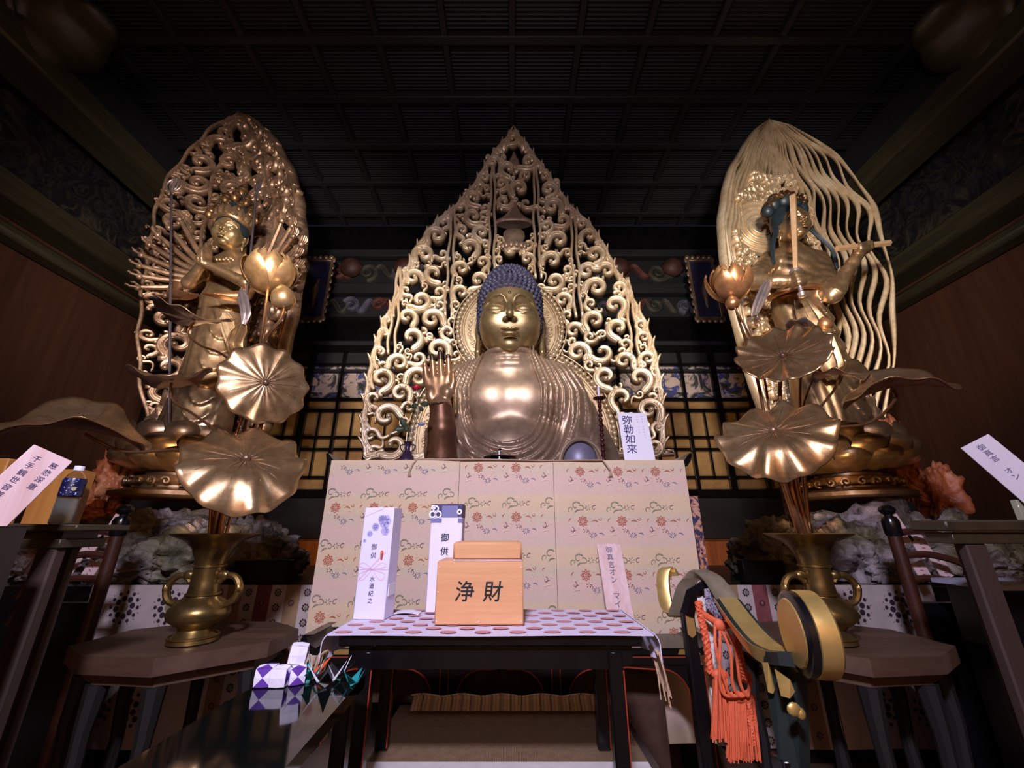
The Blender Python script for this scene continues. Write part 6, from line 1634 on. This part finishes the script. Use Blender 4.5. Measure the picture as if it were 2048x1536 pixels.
# bottle
bc_ = P(120, 1046, 1.55); bc_.z = LZ
t = thing('water_bottle', 'clear plastic water bottle with navy label and white cap on the left table', 'bottle', tuple(bc_))
pl_ = NT('clear_plastic'); pl_.set(Roughness=.05, Transmission_Weight=1.0, IOR=1.15); pl_.b.inputs['Base Color'].default_value = (.9, .95, .97, 1)
b = MB(); prf = [(.026, 0), (.031, .004), (.0325, .012)]
for k in range(6): z = .02+k*.013; prf += [(.0325, z), (.0312, z+.006)]
prf += [(.0325, .10), (.0325, .152), (.031, .160), (.024, .176), (.015, .186), (.0125, .190), (.0125, .196)]
b.lathe(prf, bc_, 28); b.build('bottle_body', pl_.m, t)
b = MB(); b.lathe([(.0255, .003), (.0300, .006), (.0305, .09), (0, .09)], bc_, 24); wt = NT('water'); wt.set(Roughness=.1, Transmission_Weight=.55, IOR=1.33); wt.b.inputs['Base Color'].default_value = (.62, .66, .60, 1); b.build('water', wt.m, t)
b = MB(); b.lathe([(.0332, .098), (.0333, .155), (.0312, .162), (.0309, .162), (.0325, .155), (.0325, .098)], bc_, 36); lb = b.build('label_sleeve', simple('navy_label', srgb(24, 26, 66), .3, 0, .2, 60), t)
b = MB(); th = math.atan2(-bc_.y, -bc_.x); rs = random.Random(8)
cyl = lambda a_, c_: (bc_.x+.0336*math.cos(th+a_), bc_.y+.0336*math.sin(th+a_), bc_.z+c_)
for k in range(26):
    a = rs.uniform(-.95, .5); z = rs.uniform(.103, .153); stroke(b, [(a, z), (a+rs.uniform(.05, .16), z+rs.uniform(-.002, .002))], rs.uniform(.0015, .003), cyl)
b.cur = 1; blob(b, [(.12+.20*math.cos(q), .124+.0075*math.sin(q)) for q in np.linspace(0, 2*PI, 16)[:-1]], cyl); b.cur = 2
stroke(b, [(-1.2, .156), (-.5, .157), (.3, .157)], .006, cyl)
b.build('label_print', [simple('label_white', srgb(190, 200, 230), .4), simple('label_gold', srgb(180, 170, 110), .4), simple('label_blue', srgb(80, 100, 200), .4)], lb)
b = MB(); b.lathe([(.0135, .190), (.0150, .191), (.0150, .206), (.0142, .209), (0, .209)], bc_, 30); b.build('cap', M['white'], t)
amb = wood('amber_wood', srgb(150, 96, 40), srgb(184, 128, 62), .6, 2, .5)
b = MB(); b.box((-1.84, 1.60, LZ), (-1.70, 1.685, LZ+.205), .003); tag(b.build('amber_box', amb), 'amber wooden box standing behind the water bottle', 'box')
b = MB(); b.box((-2.06, 1.56, LZ), (-1.93, 1.66, LZ+.24), .003); tag(b.build('amber_box', amb), 'orange wooden box cut off by the left picture edge', 'box')
def plank(name, label, a, c, wd, th, mat, side, t=None):
    """board from top centre a to bottom centre c, facing the camera"""
    a, c = Vector(a), Vector(c); z = (a-c).normalized(); n = (CAM-(a+c)/2); n = (n+Vector(side)); y = -(n-z*n.dot(z)).normalized(); x = y.cross(z)
    A = Matrix(((x.x, y.x, z.x, c.x), (x.y, y.y, z.y, c.y), (x.z, y.z, z.z, c.z), (0, 0, 0, 1)))
    t = thing(name, label, 'sign', tuple(c)); L = (a-c).length; b = MB(); b.box((-wd/2, 0, 0), (wd/2, th, L), .002, A); b.build('board', mat, t); return t, A, L
a = P(112, 901, 1.24); c = Vector((a.x-.10, a.y-.16, LZ-.02)); 
t, A, L = plank('wooden_sign', 'pale wooden sign leaning at far left with two columns of brush writing', P(108, 906, 1.30), P(-46, 1052, 1.22), .105, .012, M['sign_wood'], (.3, 0, .1))
for col, ch in ((-.020, '千手観世音菩薩立像'), (.024, '慈悲深重')):
    for i, s_ in enumerate(ch):
        txt(s_, .020, A @ Matrix.Translation((col, -.0009, L-.035-.024*i)) @ Matrix.Rotation(PI/2, 4, 'X'), None).build('brush_character', M['ink_soft'], t)
b = MB(); b.box((-1.72, 1.22, 1.04), (-1.60, 1.30, 1.20)); 
b = MB(); q0 = P(-46, 1052, 1.22); b.box((q0.x-.10, q0.y-.03, 0), (q0.x+.06, q0.y+.08, q0.z-.0), .004); tag(b.build('sign_stand', M['black_lacquer']), 'black stand carrying the leaning sign at far left', 'stand')
t, A, L = plank('wooden_sign', 'white tilted sign on a clear stand upon the right side table', P(1948, 882, 1.72), P(2100, 1010, 1.62), .105, .014, simple('white_painted_board', srgb(206, 196, 206), .5, 0, .04), (-.3, 0, .1))
for i, s_ in enumerate('御真言　オン　アロリ'):
    if s_ != '　': txt(s_, .026, A @ Matrix.Translation((.0, -.0009, L-.035-.028*i)) @ Matrix.Rotation(PI/2, 4, 'X'), None).build('brush_character', M['ink_soft'], t)
g0 = P(2034, 1000, 1.70)
b = MB(); b.box((g0.x-.018, g0.y-.012, RZ), (g0.x+.018, g0.y+.012, g0.z+.0), .002); b.build('clear_stand', simple('acrylic', srgb(150, 150, 130), .1, 0), t)
# railing posts
def post(px, py, Y, lab):
    c = P(px, py, Y); t = thing('railing_post', lab, 'post', (c.x, Y, 0)); z = c.z
    b = MB(); b.lathe([(.032, 0), (.032, z-.10), (0, z-.10)], (c.x, Y, 0), 20); b.build('shaft', M['dark_red'], t)
    b = MB(); b.lathe([(.034, z-.10), (.040, z-.09), (.042, z-.02), (.034, z), (.020, z+.006), (.020, z+.016), (.030, z+.022), (.042, z+.04), (.036, z+.056), (.015, z+.07), (0, z+.074)], (c.x, Y, 0), 20); b.build('finial', M['black_lacquer'], t)
    return t, c
tl_, pL = post(246, 1035, 2.45, 'dark red railing post with black finial at left before the rocks')
tr_, pR = post(1778, 1035, 2.45, 'dark red railing post with black finial at right before the rocks')
for s, t, c in ((-1, tl_, pL), (1, tr_, pR)):
    for k, z in enumerate((1.30, 1.18, 1.06)):
        b = MB(); b.tube(spl([(c.x, 2.45, z-.02), (c.x+s*.15, 2.43, z-.01), (c.x+s*.30, 2.40, z-.07), (c.x+s*.36, 2.38, z-.22)], 8), .018, 8); b.build('curved_rail', M['dark_red'], t)
    b = MB(); b.box((min(c.x, c.x+s*.4), 2.44, .0), (max(c.x, c.x+s*.4), 2.50, .93), .004); b.build('railing_panel', M['black_lacquer'], t)
    for k, (dx, z, ww, hh) in enumerate(((.10, 1.30, .09, .16), (.20, 1.22, .08, .14), (.28, 1.10, .07, .12), (.16, 1.08, .07, .10))):
        q = Vector((c.x+s*dx, 2.52, z)); b = MB(); A = Matrix.Translation(q) @ Matrix.Rotation(s*-.35, 4, 'Y'); b.box((-ww/2, 0, -hh/2), (ww/2, .008, hh/2), .001, A)
        t2 = thing('wooden_tag', ['pale wooden tag uppermost on the %s railing', 'pale wooden tag second from the top on the %s railing', 'pale wooden tag farthest out on the %s railing', 'pale wooden tag nearest the %s railing post below'][k] % ('left' if s < 0 else 'right'), 'tag', tuple(q)); b.build('board', M['sign_wood'], t2)
        b = MB(); rs = random.Random(k)
        for m_ in range(5):
            zz = hh/2-.02-.022*m_; st0 = [(rs.uniform(-.012, -.004), zz), (rs.uniform(.004, .012), zz-.008)]; stroke(b, st0, .004, lambda a_, c_: A @ Vector((a_, -.001, c_)))
        b.build('writing', M['ink_soft'], t2)
# ================================================================== dark glossy table with bean bags and paper cranes
GZ = .914
t = thing('glossy_table', 'mirror-black lacquered table in the lower left corner', 'table', (-.60, 1.05, 0))
b = MB(); b.prism([(-.68, .80), (-.39, .86), (-.415, 1.36), (-.66, 1.42), (-.68, 1.2)][::1], 2, GZ-.03, GZ); b.build('tabletop', M['mirror_lacquer'], t, smooth=False)
for x, y in ((-.64, .86), (-.43, .9), (-.45, 1.32), (-.63, 1.34)):
    b = MB(); b.box((x-.02, y-.02, DZ-.011), (x+.02, y+.02, GZ-.03), .003); b.build('leg', M['black_lacquer'], t)
wv_ = simple('white_fabric', srgb(226, 222, 236), .7); pv_ = simple('purple_fabric', srgb(94, 50, 156), .7)
def bean_bag(c, sz, rz, lab, allw=False, tilt=0):
    b = MB(); n = 6; A = Matrix.Translation(c) @ Matrix.Rotation(rz, 4, 'Z') @ Matrix.Rotation(tilt, 4, 'Y')
    for ax in range(3):
        for sg in (-1, 1):
            def pt(u, v, bl):
                p = [0, 0, 0]; p[ax] = sg*bl; p[(ax+1) % 3] = u; p[(ax+2) % 3] = v; return A @ (Vector(p)*sz)
            co = [(-.88, -.88), (.88, -.88), (.88, .88), (-.88, .88)]
            if sg < 0: co.reverse()
            for i in range(4):
                a_, c_ = co[i], co[(i+1) % 4]; m_ = ((a_[0]+c_[0])/2*1.04, (a_[1]+c_[1])/2*1.04); h_ = (m_[0]*.5, m_[1]*.5)
                b.cur = 0 if (allw and ax != 0) or (i % 2 == (0 if ax != 2 else 1)) else 1
                b.add([pt(*a_, .88), pt(*m_, .95), pt(*h_, 1.02), pt(0, 0, 1.04)], [(0, 1, 2), (0, 2, 3)]); b.add([pt(*m_, .95), pt(*c_, .88), pt(0, 0, 1.04), pt(*h_, 1.02)], [(0, 1, 3), (1, 2, 3)])
    tag(b.build('bean_bag', [wv_, pv_], None, (c[0], c[1], c[2]-sz), angle=30), lab, 'bean bag', None)
def on(px, py, sz): q = PZ(px, py, GZ); return (q.x, q.y+sz, GZ+sz)
bean_bag(on(519, 1378, .0235), .0235, .12, 'white and purple bean bag at the left end of the row')
bean_bag(on(550, 1378, .0225), .0225, .05, 'mostly white bean bag second from left in the row', True)
q = on(580, 1376, .021); bean_bag((q[0], q[1]+.01, q[2]), .021, .5, 'small white and purple bean bag under the tilted one', False)
bean_bag((q[0]-.014, q[1]+.03, q[2]+.044), .0235, .35, 'white bean bag with purple corner resting on top of another', True, .12)
def crane(px, py, Y, s, cols, lab, rz=0.0):
    c = PZ(px, py, GZ); t = thing('paper_crane', lab, 'paper crane', tuple(c)); A = Matrix.Translation(c) @ Matrix.Rotation(rz, 4, 'Z')
    def tri(nm, pts, col):
        b = MB(); v = [A @ (Vector(p)*s) for p in pts]; n = (v[1]-v[0]).cross(v[2]-v[0]).normalized()*.0006
        b.add([p+n for p in v]+[p-n for p in v], [(0, 1, 2), (5, 4, 3), (0, 3, 4, 1), (1, 4, 5, 2), (2, 5, 3, 0)]); b.build(nm, col, t, smooth=False)
    tri('body', [(-.4, 0, .25), (.4, 0, .25), (0, -.12, 0.0)], cols[0]); tri('body', [(.4, 0, .25), (-.4, 0, .25), (0, .12, 0.0)], cols[0])
    tri('wing', [(-.3, -.03, .22), (.3, -.03, .22), (.1, -.75, .8)], cols[1]); tri('wing', [(.3, .03, .22), (-.3, .03, .22), (.1, .75, .8)], cols[1])
    tri('neck', [(.25, -.02, .2), (.38, .02, .2), (.85, 0, 1.0)], cols[2]); tri('tail', [(-.38, .02, .2), (-.25, -.02, .2), (-.9, 0, 1.0)], cols[2])
tea = simple('teal_foil_paper', srgb(30, 130, 134), .4); prp = simple('purple_paper', srgb(96, 50, 170), .5); ora = simple('orange_red_paper', srgb(214, 84, 40), .5); grn = simple('green_paper', srgb(40, 110, 90), .5); blk = simple('black_paper', srgb(16, 16, 20), .5)
crane(612, 1366, 1.3, .055, (tea, tea, grn), 'teal paper crane beside the bean bags', .6); crane(628, 1356, 1.3, .055, (prp, ora, M['white']), 'orange and purple paper crane behind the teal one', -.7)
crane(650, 1374, 1.3, .055, (blk, blk, M['white']), 'black paper crane with white neck and tail', .3); crane(676, 1362, 1.3, .05, (grn, blk, M['white']), 'dark green paper crane with a white neck by the table leg', 1.2)
crane(704, 1372, 1.3, .042, (tea, tea, tea), 'bright teal paper crane farthest right beside the table leg', -.3)
# upturned end of the arched table
at = [o for o in bpy.data.objects if o.name == 'arched_altar_table'][0]
for s, xx in ((-1, -.97), (1, .93)):
    pr = [(xx-s*.02, AZ-.001), (xx+s*.02, AZ+.018), (xx+s*.035, AZ+.045), (xx+s*.0, AZ+.058), (xx+s*.05, AZ+.056), (xx+s*.062, AZ+.035), (xx+s*.05, AZ+.0), (xx+s*.02, AZ-.02), (xx-s*.02, AZ-.03)]
    if s > 0: pr = pr[::-1]
    b = MB(); b.prism(pr, 1, AY+.002, 2.572); b.build('upturned_end', M['black_lacquer'], at)
# ================================================================== folding priest's chair at right
t = thing('priest_chair', 'black lacquered folding chair with curled gold-capped rail at lower right', 'chair', (.75, 1.3, 0)); PC = t
def band(pts, wid, th, mat, name, up):
    """flat curved rail: wid across (along up), th thick"""
    b = MB(); p = spl(pts, 6); m = len(p); U = Vector(up).normalized(); v = []; f = []
    for i in range(m):
        T = (p[min(i+1, m-1)]-p[max(i-1, 0)]).normalized(); N = T.cross(U).normalized(); W = wid[0]+(wid[1]-wid[0])*i/(m-1)
        for a_, c_ in ((-.5, -.5), (-.5, .5), (-.38, .62), (.38, .62), (.5, .5), (.5, -.5)): v.append(p[i]+U*(a_*W)+N*(c_*th))
    for i in range(m-1):
        for k in range(6): f.append((i*6+k, i*6+(k+1) % 6, (i+1)*6+(k+1) % 6, (i+1)*6+k))
    f += [tuple(range(5, -1, -1)), tuple(range((m-1)*6, m*6))]; b.add(v, f); return b.build(name, mat, t, angle=35)
ax = Vector((.80, -.55, .05)).normalized()
grn_ = simple('greenish_black_lacquer', srgb(34, 42, 40), .25, .1, .2, 6)
rail = [P(1346, 1150, 1.62), P(1338, 1140, 1.62), P(1328, 1146, 1.62), P(1327, 1175, 1.60), P(1335, 1215, 1.58), P(1352, 1228, 1.56), P(1362, 1200, 1.54), P(1376, 1165, 1.52), P(1398, 1150, 1.49), P(1425, 1160, 1.45), P(1458, 1205, 1.38), P(1500, 1262, 1.28), P(1535, 1300, 1.20), P(1570, 1318, 1.14), P(1600, 1322, 1.08)]
band(rail[:7], (.040, .045), .018, M['gold_copper'] if False else M['fitting'], 'gold_curl', ax)
wgg = gold_mat('worn_grey_gold', srgb(96, 90, 78), srgb(128, 118, 98), srgb(150, 138, 114), .4, .6)
band(rail[5:11], (.05, .066), .026, wgg, 'rail_crest', ax)
band(rail[10:], (.066, .085), .026, grn_, 'curved_rail', ax)
def plate(pts, wid, off, side, th, name, mat):
    p = [Vector(q) for q in pts]; q2 = []
    for i in range(len(p)):
        T = (p[min(i+1, len(p)-1)]-p[max(i-1, 0)]).normalized(); N = T.cross(ax).normalized(); N = N if N.z > 0 else -N
        q2.append(p[i]+N*off+ax*side)
    return band(q2, wid, th, mat, name, ax)
plate(rail[10:14], (.050, .058), .0165, .0, .003, 'gold_top_plate', M['fitting'])
plate(rail[10:14], (.003, .003), -.004, -.038, .030, 'gold_side_plate', M['fitting'])
# big curled end: thick disc whose axis points to the left front
dc = P(1622, 1266, 1.06); aa = Vector((-.97, .20, .0)).normalized(); Q = aa.to_track_quat('Z', 'Y').to_matrix().to_4x4()
def ldisc(prof, mat, name, n=48): b = MB(); b.lathe(prof, dc, n, None, Q); return b.build(name, mat, t)
ldisc([(0, -.026), (.080, -.026), (.087, -.020), (.088, -.0), (.087, .018), (.084, .020), (0, .020)], M['fitting'], 'curled_end')
ldisc([(0, .0205), (.086, .0205), (.086, .034), (.079, .038), (0, .038)], M['black_lacquer'], 'black_rim')
ldisc([(0, .0385), (.070, .0385), (.068, .0415), (0, .042)], M['fitting'], 'gold_face')
# legs
def beam(a, c, w_, mat, name, w2=None, par=None):
    b = MB(); b.tube([a, c], [w_, w2 or w_], 4, sq=1.0); o = b.build(name, mat, par or t, smooth=False); return o
l1a, l1b = P(1374, 1200, 1.50), P(1374, 1222, 1.50); base = Vector((l1b.x, 1.50, 0))
b = MB(); b.box((l1b.x-.018, 1.485, 0), (l1b.x+.018, 1.52, l1b.z), .004); l1 = b.build('leg', M['black_lacquer'], t)
b = MB(); b.tube([Vector((l1b.x, 1.50, l1b.z-.01)), P(1384, 1188, 1.49), P(1412, 1172, 1.46)], [.024, .022, .02], 6); b.build('bracket', M['black_lacquer'], t)
f0, f1 = P(1376, 1228, 1.483).z, P(1376, 1276, 1.483).z
b = MB(); b.prism([(l1b.x-.013, f0), (l1b.x+.013, f0), (l1b.x+.013, f1+.01), (l1b.x, f1), (l1b.x-.013, f1+.01)][::-1], 1, 1.4825, 1.4845); b.build('gold_fitting', M['fitting'], l1)
r0_, r1_ = P(1503, 1250, 1.24), P(1545, 1340, 1.16)
def slab(quad, th, mat, name, par=t):
    q = [Vector(p) for p in quad]; n = (q[1]-q[0]).cross(q[3]-q[0]).normalized()
    if n.y > 0: n = -n
    b = MB(); v = [p for p in q]+[p-n*th for p in q]; k = len(q)
    b.add(v, [tuple(range(k)), tuple(range(2*k-1, k-1, -1))]+[(i, k+i, k+(i+1) % k, (i+1) % k) for i in range(k)]); return b.build(name, mat, par, smooth=False)
l2 = slab([P(1522, 1322, 1.19), P(1548, 1322, 1.16), P(1592, 1345, 1.12), P(1600, 1545, 1.13), P(1562, 1545, 1.15)], .04, grn_, 'leg')
slab([P(1524, 1325, 1.165), P(1536, 1325, 1.155), P(1549, 1380, 1.15), P(1546, 1388, 1.15), P(1536, 1384, 1.155)], .006, M['fitting'], 'gold_fitting', l2)
slab([P(1549, 1338, 1.12), P(1580, 1360, 1.10), P(1590, 1384, 1.10), P(1580, 1397, 1.10), P(1562, 1392, 1.11)], .006, M['fitting'], 'gold_fitting', l2)
b = MB(); c = P(1588, 1419, 1.085); b.ball(c, (.016, .006, .014), 10, 6); b.ball(c+Vector((.014, 0, -.008)), (.010, .006, .012), 8, 6); b.build('gold_ornament', M['fitting'], l2)
for px in (1540,):
    q = P(px+45, 1540, 1.15); b = MB(); b.box((q.x-.025, 1.14, 0), (q.x+.025, 1.19, q.z+.02), .004); b.build('leg', M['black_lacquer'], t)
# patterned back cloth, white brocade strip and orange cord
ptc = NT('blue_white_brocade'); nn = ptc.noise(45, 3, .6, 2); ptc.l(ptc.ramp(nn, [(.42, srgb(34, 36, 66)), (.5, srgb(150, 140, 150)), (.58, srgb(60, 54, 70))]), ptc.b.inputs['Base Color']); ptc.set(Roughness=.8)
slab([P(1408, 1178, 1.44), P(1436, 1172, 1.42), P(1468, 1214, 1.36), P(1462, 1238, 1.36), P(1436, 1238, 1.40), P(1412, 1215, 1.43)], .01, ptc.m, 'back_cloth')
wb = NT('white_brocade'); nn = wb.noise(60, 3, .6, 1.5); wb.l(wb.ramp(nn, [(.40, srgb(140, 138, 150)), (.48, srgb(200, 196, 190)), (.6, srgb(214, 206, 196))]), wb.b.inputs['Base Color']); wb.set(Roughness=.8)
a0, a1 = P(1393, 1195, 1.47), P(1408, 1190, 1.47); z1_ = P(1420, 1490, 1.47).z
b = MB(); b.box((a0.x, 1.462, z1_), (a0.x+.045, 1.468, a0.z), .001); b.build('white_brocade_strip', wb.m, t)
t = thing('orange_cord', 'bundle of orange twisted cords with long tassels hanging on the priest chair', 'cord', tuple(P(1440, 1250, 1.42))); oc = simple('orange_silk', srgb(206, 92, 54), .65, 0, .12, 60)
def rope(pts, R, nt, name='twisted_rope'):
    p = spl(pts, 10); m = len(p); b = MB()
    for s3 in range(3):
        q = []
        for i in range(m):
            T = (p[min(i+1, m-1)]-p[max(i-1, 0)]).normalized(); N = T.cross(Vector((0, 1, 0.01))).normalized(); B = T.cross(N); a = 2*PI*(nt*i/m+s3/3); q.append(p[i]+(N*math.cos(a)+B*math.sin(a))*R*.55)
        b.tube(q, R*.62, 6)
    b.build(name, oc, t)
rope([P(1397, 1205, 1.43), P(1402, 1235, 1.43), P(1412, 1280, 1.42), P(1420, 1345, 1.42)], .011, 7)
rope([P(1402, 1225, 1.43), P(1425, 1240, 1.42), P(1446, 1250, 1.41), P(1466, 1245, 1.40), P(1478, 1232, 1.40)], .009, 5)
rope([P(1476, 1240, 1.40), P(1474, 1290, 1.40), P(1490, 1360, 1.40)], .013, 7)
rope([P(1494, 1385, 1.40), P(1500, 1430, 1.40), P(1504, 1490, 1.40)], .010, 6)
for k, (x0, x1, x2) in enumerate(((1430, 1422, 1450), (1436, 1450, 1465), (1444, 1460, 1480), (1440, 1430, 1440))):
    b = MB(); b.tube(spl([P(x0, 1248, 1.40), P(x1+10, 1300, 1.385), P(x2, 1365, 1.385), P(x2+14, 1392, 1.385), P(1498, 1380, 1.39), P(1500, 1345, 1.40)], 8), .0045, 8); b.build('thin_cord', oc, t)
b = MB(); b.ball(P(1440, 1250, 1.40), (.020, .014, .018), 12, 8); b.build('knot', oc, t)
rs = random.Random(6)
for xa, xb, y0_, y1_, nm in ((1425, 1455, 1350, 1480, 60), (1452, 1508, 1395, 1520, 110)):
    b = MB()
    for k in range(nm):
        u = rs.random(); w_ = rs.uniform(-1, 1)*.008; x = lerp(xa+4, xb-4, u); xe = lerp(xa, xb+6, u)+rs.uniform(-2, 2)
        a = P(x, y0_, 1.405); c = P(xe, y1_+rs.uniform(-8, 4), 1.405); b.tube([a+Vector((0, w_, 0)), a.lerp(c, .5)+Vector((rs.uniform(-.002, .002), w_*1.5, 0)), c+Vector((0, w_*2, 0))], [.0038, .0032, .0022], 5)
    b.ball(P((xa+xb)/2, y0_, 1.405), (.5*(xb-xa)*.0017, .014, .016), 10, 6)
    b.build('tassel', oc, t)
# narrow navy and orange border cloth at the right side of the brocade
b = MB(); b.box((1.12, 2.64, .7), (1.17, 2.648, 1.50)); nb = NT('navy_orange_border'); nz = nb.noise(18, 2, .5, 1.5); nb.l(nb.ramp(nz, [(.44, srgb(44, 46, 84)), (.5, srgb(176, 110, 70)), (.58, srgb(190, 150, 130))]), nb.b.inputs['Base Color']); nb.set(Roughness=.8)
tag(b.build('border_cloth', nb.m), 'narrow navy and orange patterned strip beside the right brocade edge', 'cloth')
for s in (-1, 1):                       # low dark boxes standing on the side altars
    xa, xb = (P(470, 1130, 3.08).x, P(580, 1130, 3.08).x) if s < 0 else (P(1482, 1130, 3.08).x, P(1565, 1130, 3.08).x)
    b = MB(); b.box((xa, 3.06, SAZ-.012), (xb, 3.14, P(1024, 1120, 3.06).z), .004)
    tag(b.build('black_box', M['black_lacquer']), ('low black box on the left side altar behind the vase', 'low black box on the right side altar behind the vase')[s > 0], 'box')
# ================================================================== groups of repeats
for o in bpy.data.objects:
    if o.parent is not None or 'label' not in o: continue
    k = o.name.split('.')[0]; x = o.location.x
    g = {'bean_bag': 'bean bags on the glossy table', 'paper_crane': 'paper cranes on the glossy table', 'wrapped_gift_box': 'wrapped gift boxes on the offering table',
         'brass_vase': 'pair of brass vases', 'octagonal_stand': 'pair of octagonal stands', 'gilded_lotus': 'pair of gilded lotus arrangements', 'standing_statue': 'pair of standing statues',
         'openwork_mandorla': 'mandorlas of the side statues', 'rockwork_base': 'rockwork under the side statues', 'side_altar': 'pair of side altars', 'medallion_cloth': 'cloths on the side altars',
         'hanging_plaque': 'pair of hanging plaques', 'railing_post': 'pair of railing posts', 'amber_box': 'amber boxes on the left side table', 'side_table': 'side tables at the picture edges'}.get(k)
    if k == 'wooden_tag': g = 'wooden tags on the left railing' if x < 0 else 'wooden tags on the right railing'
    if k == 'lotus_pedestal' and abs(x) > 1: g = 'lotus pedestals of the side statues'
    if g: o['group'] = g
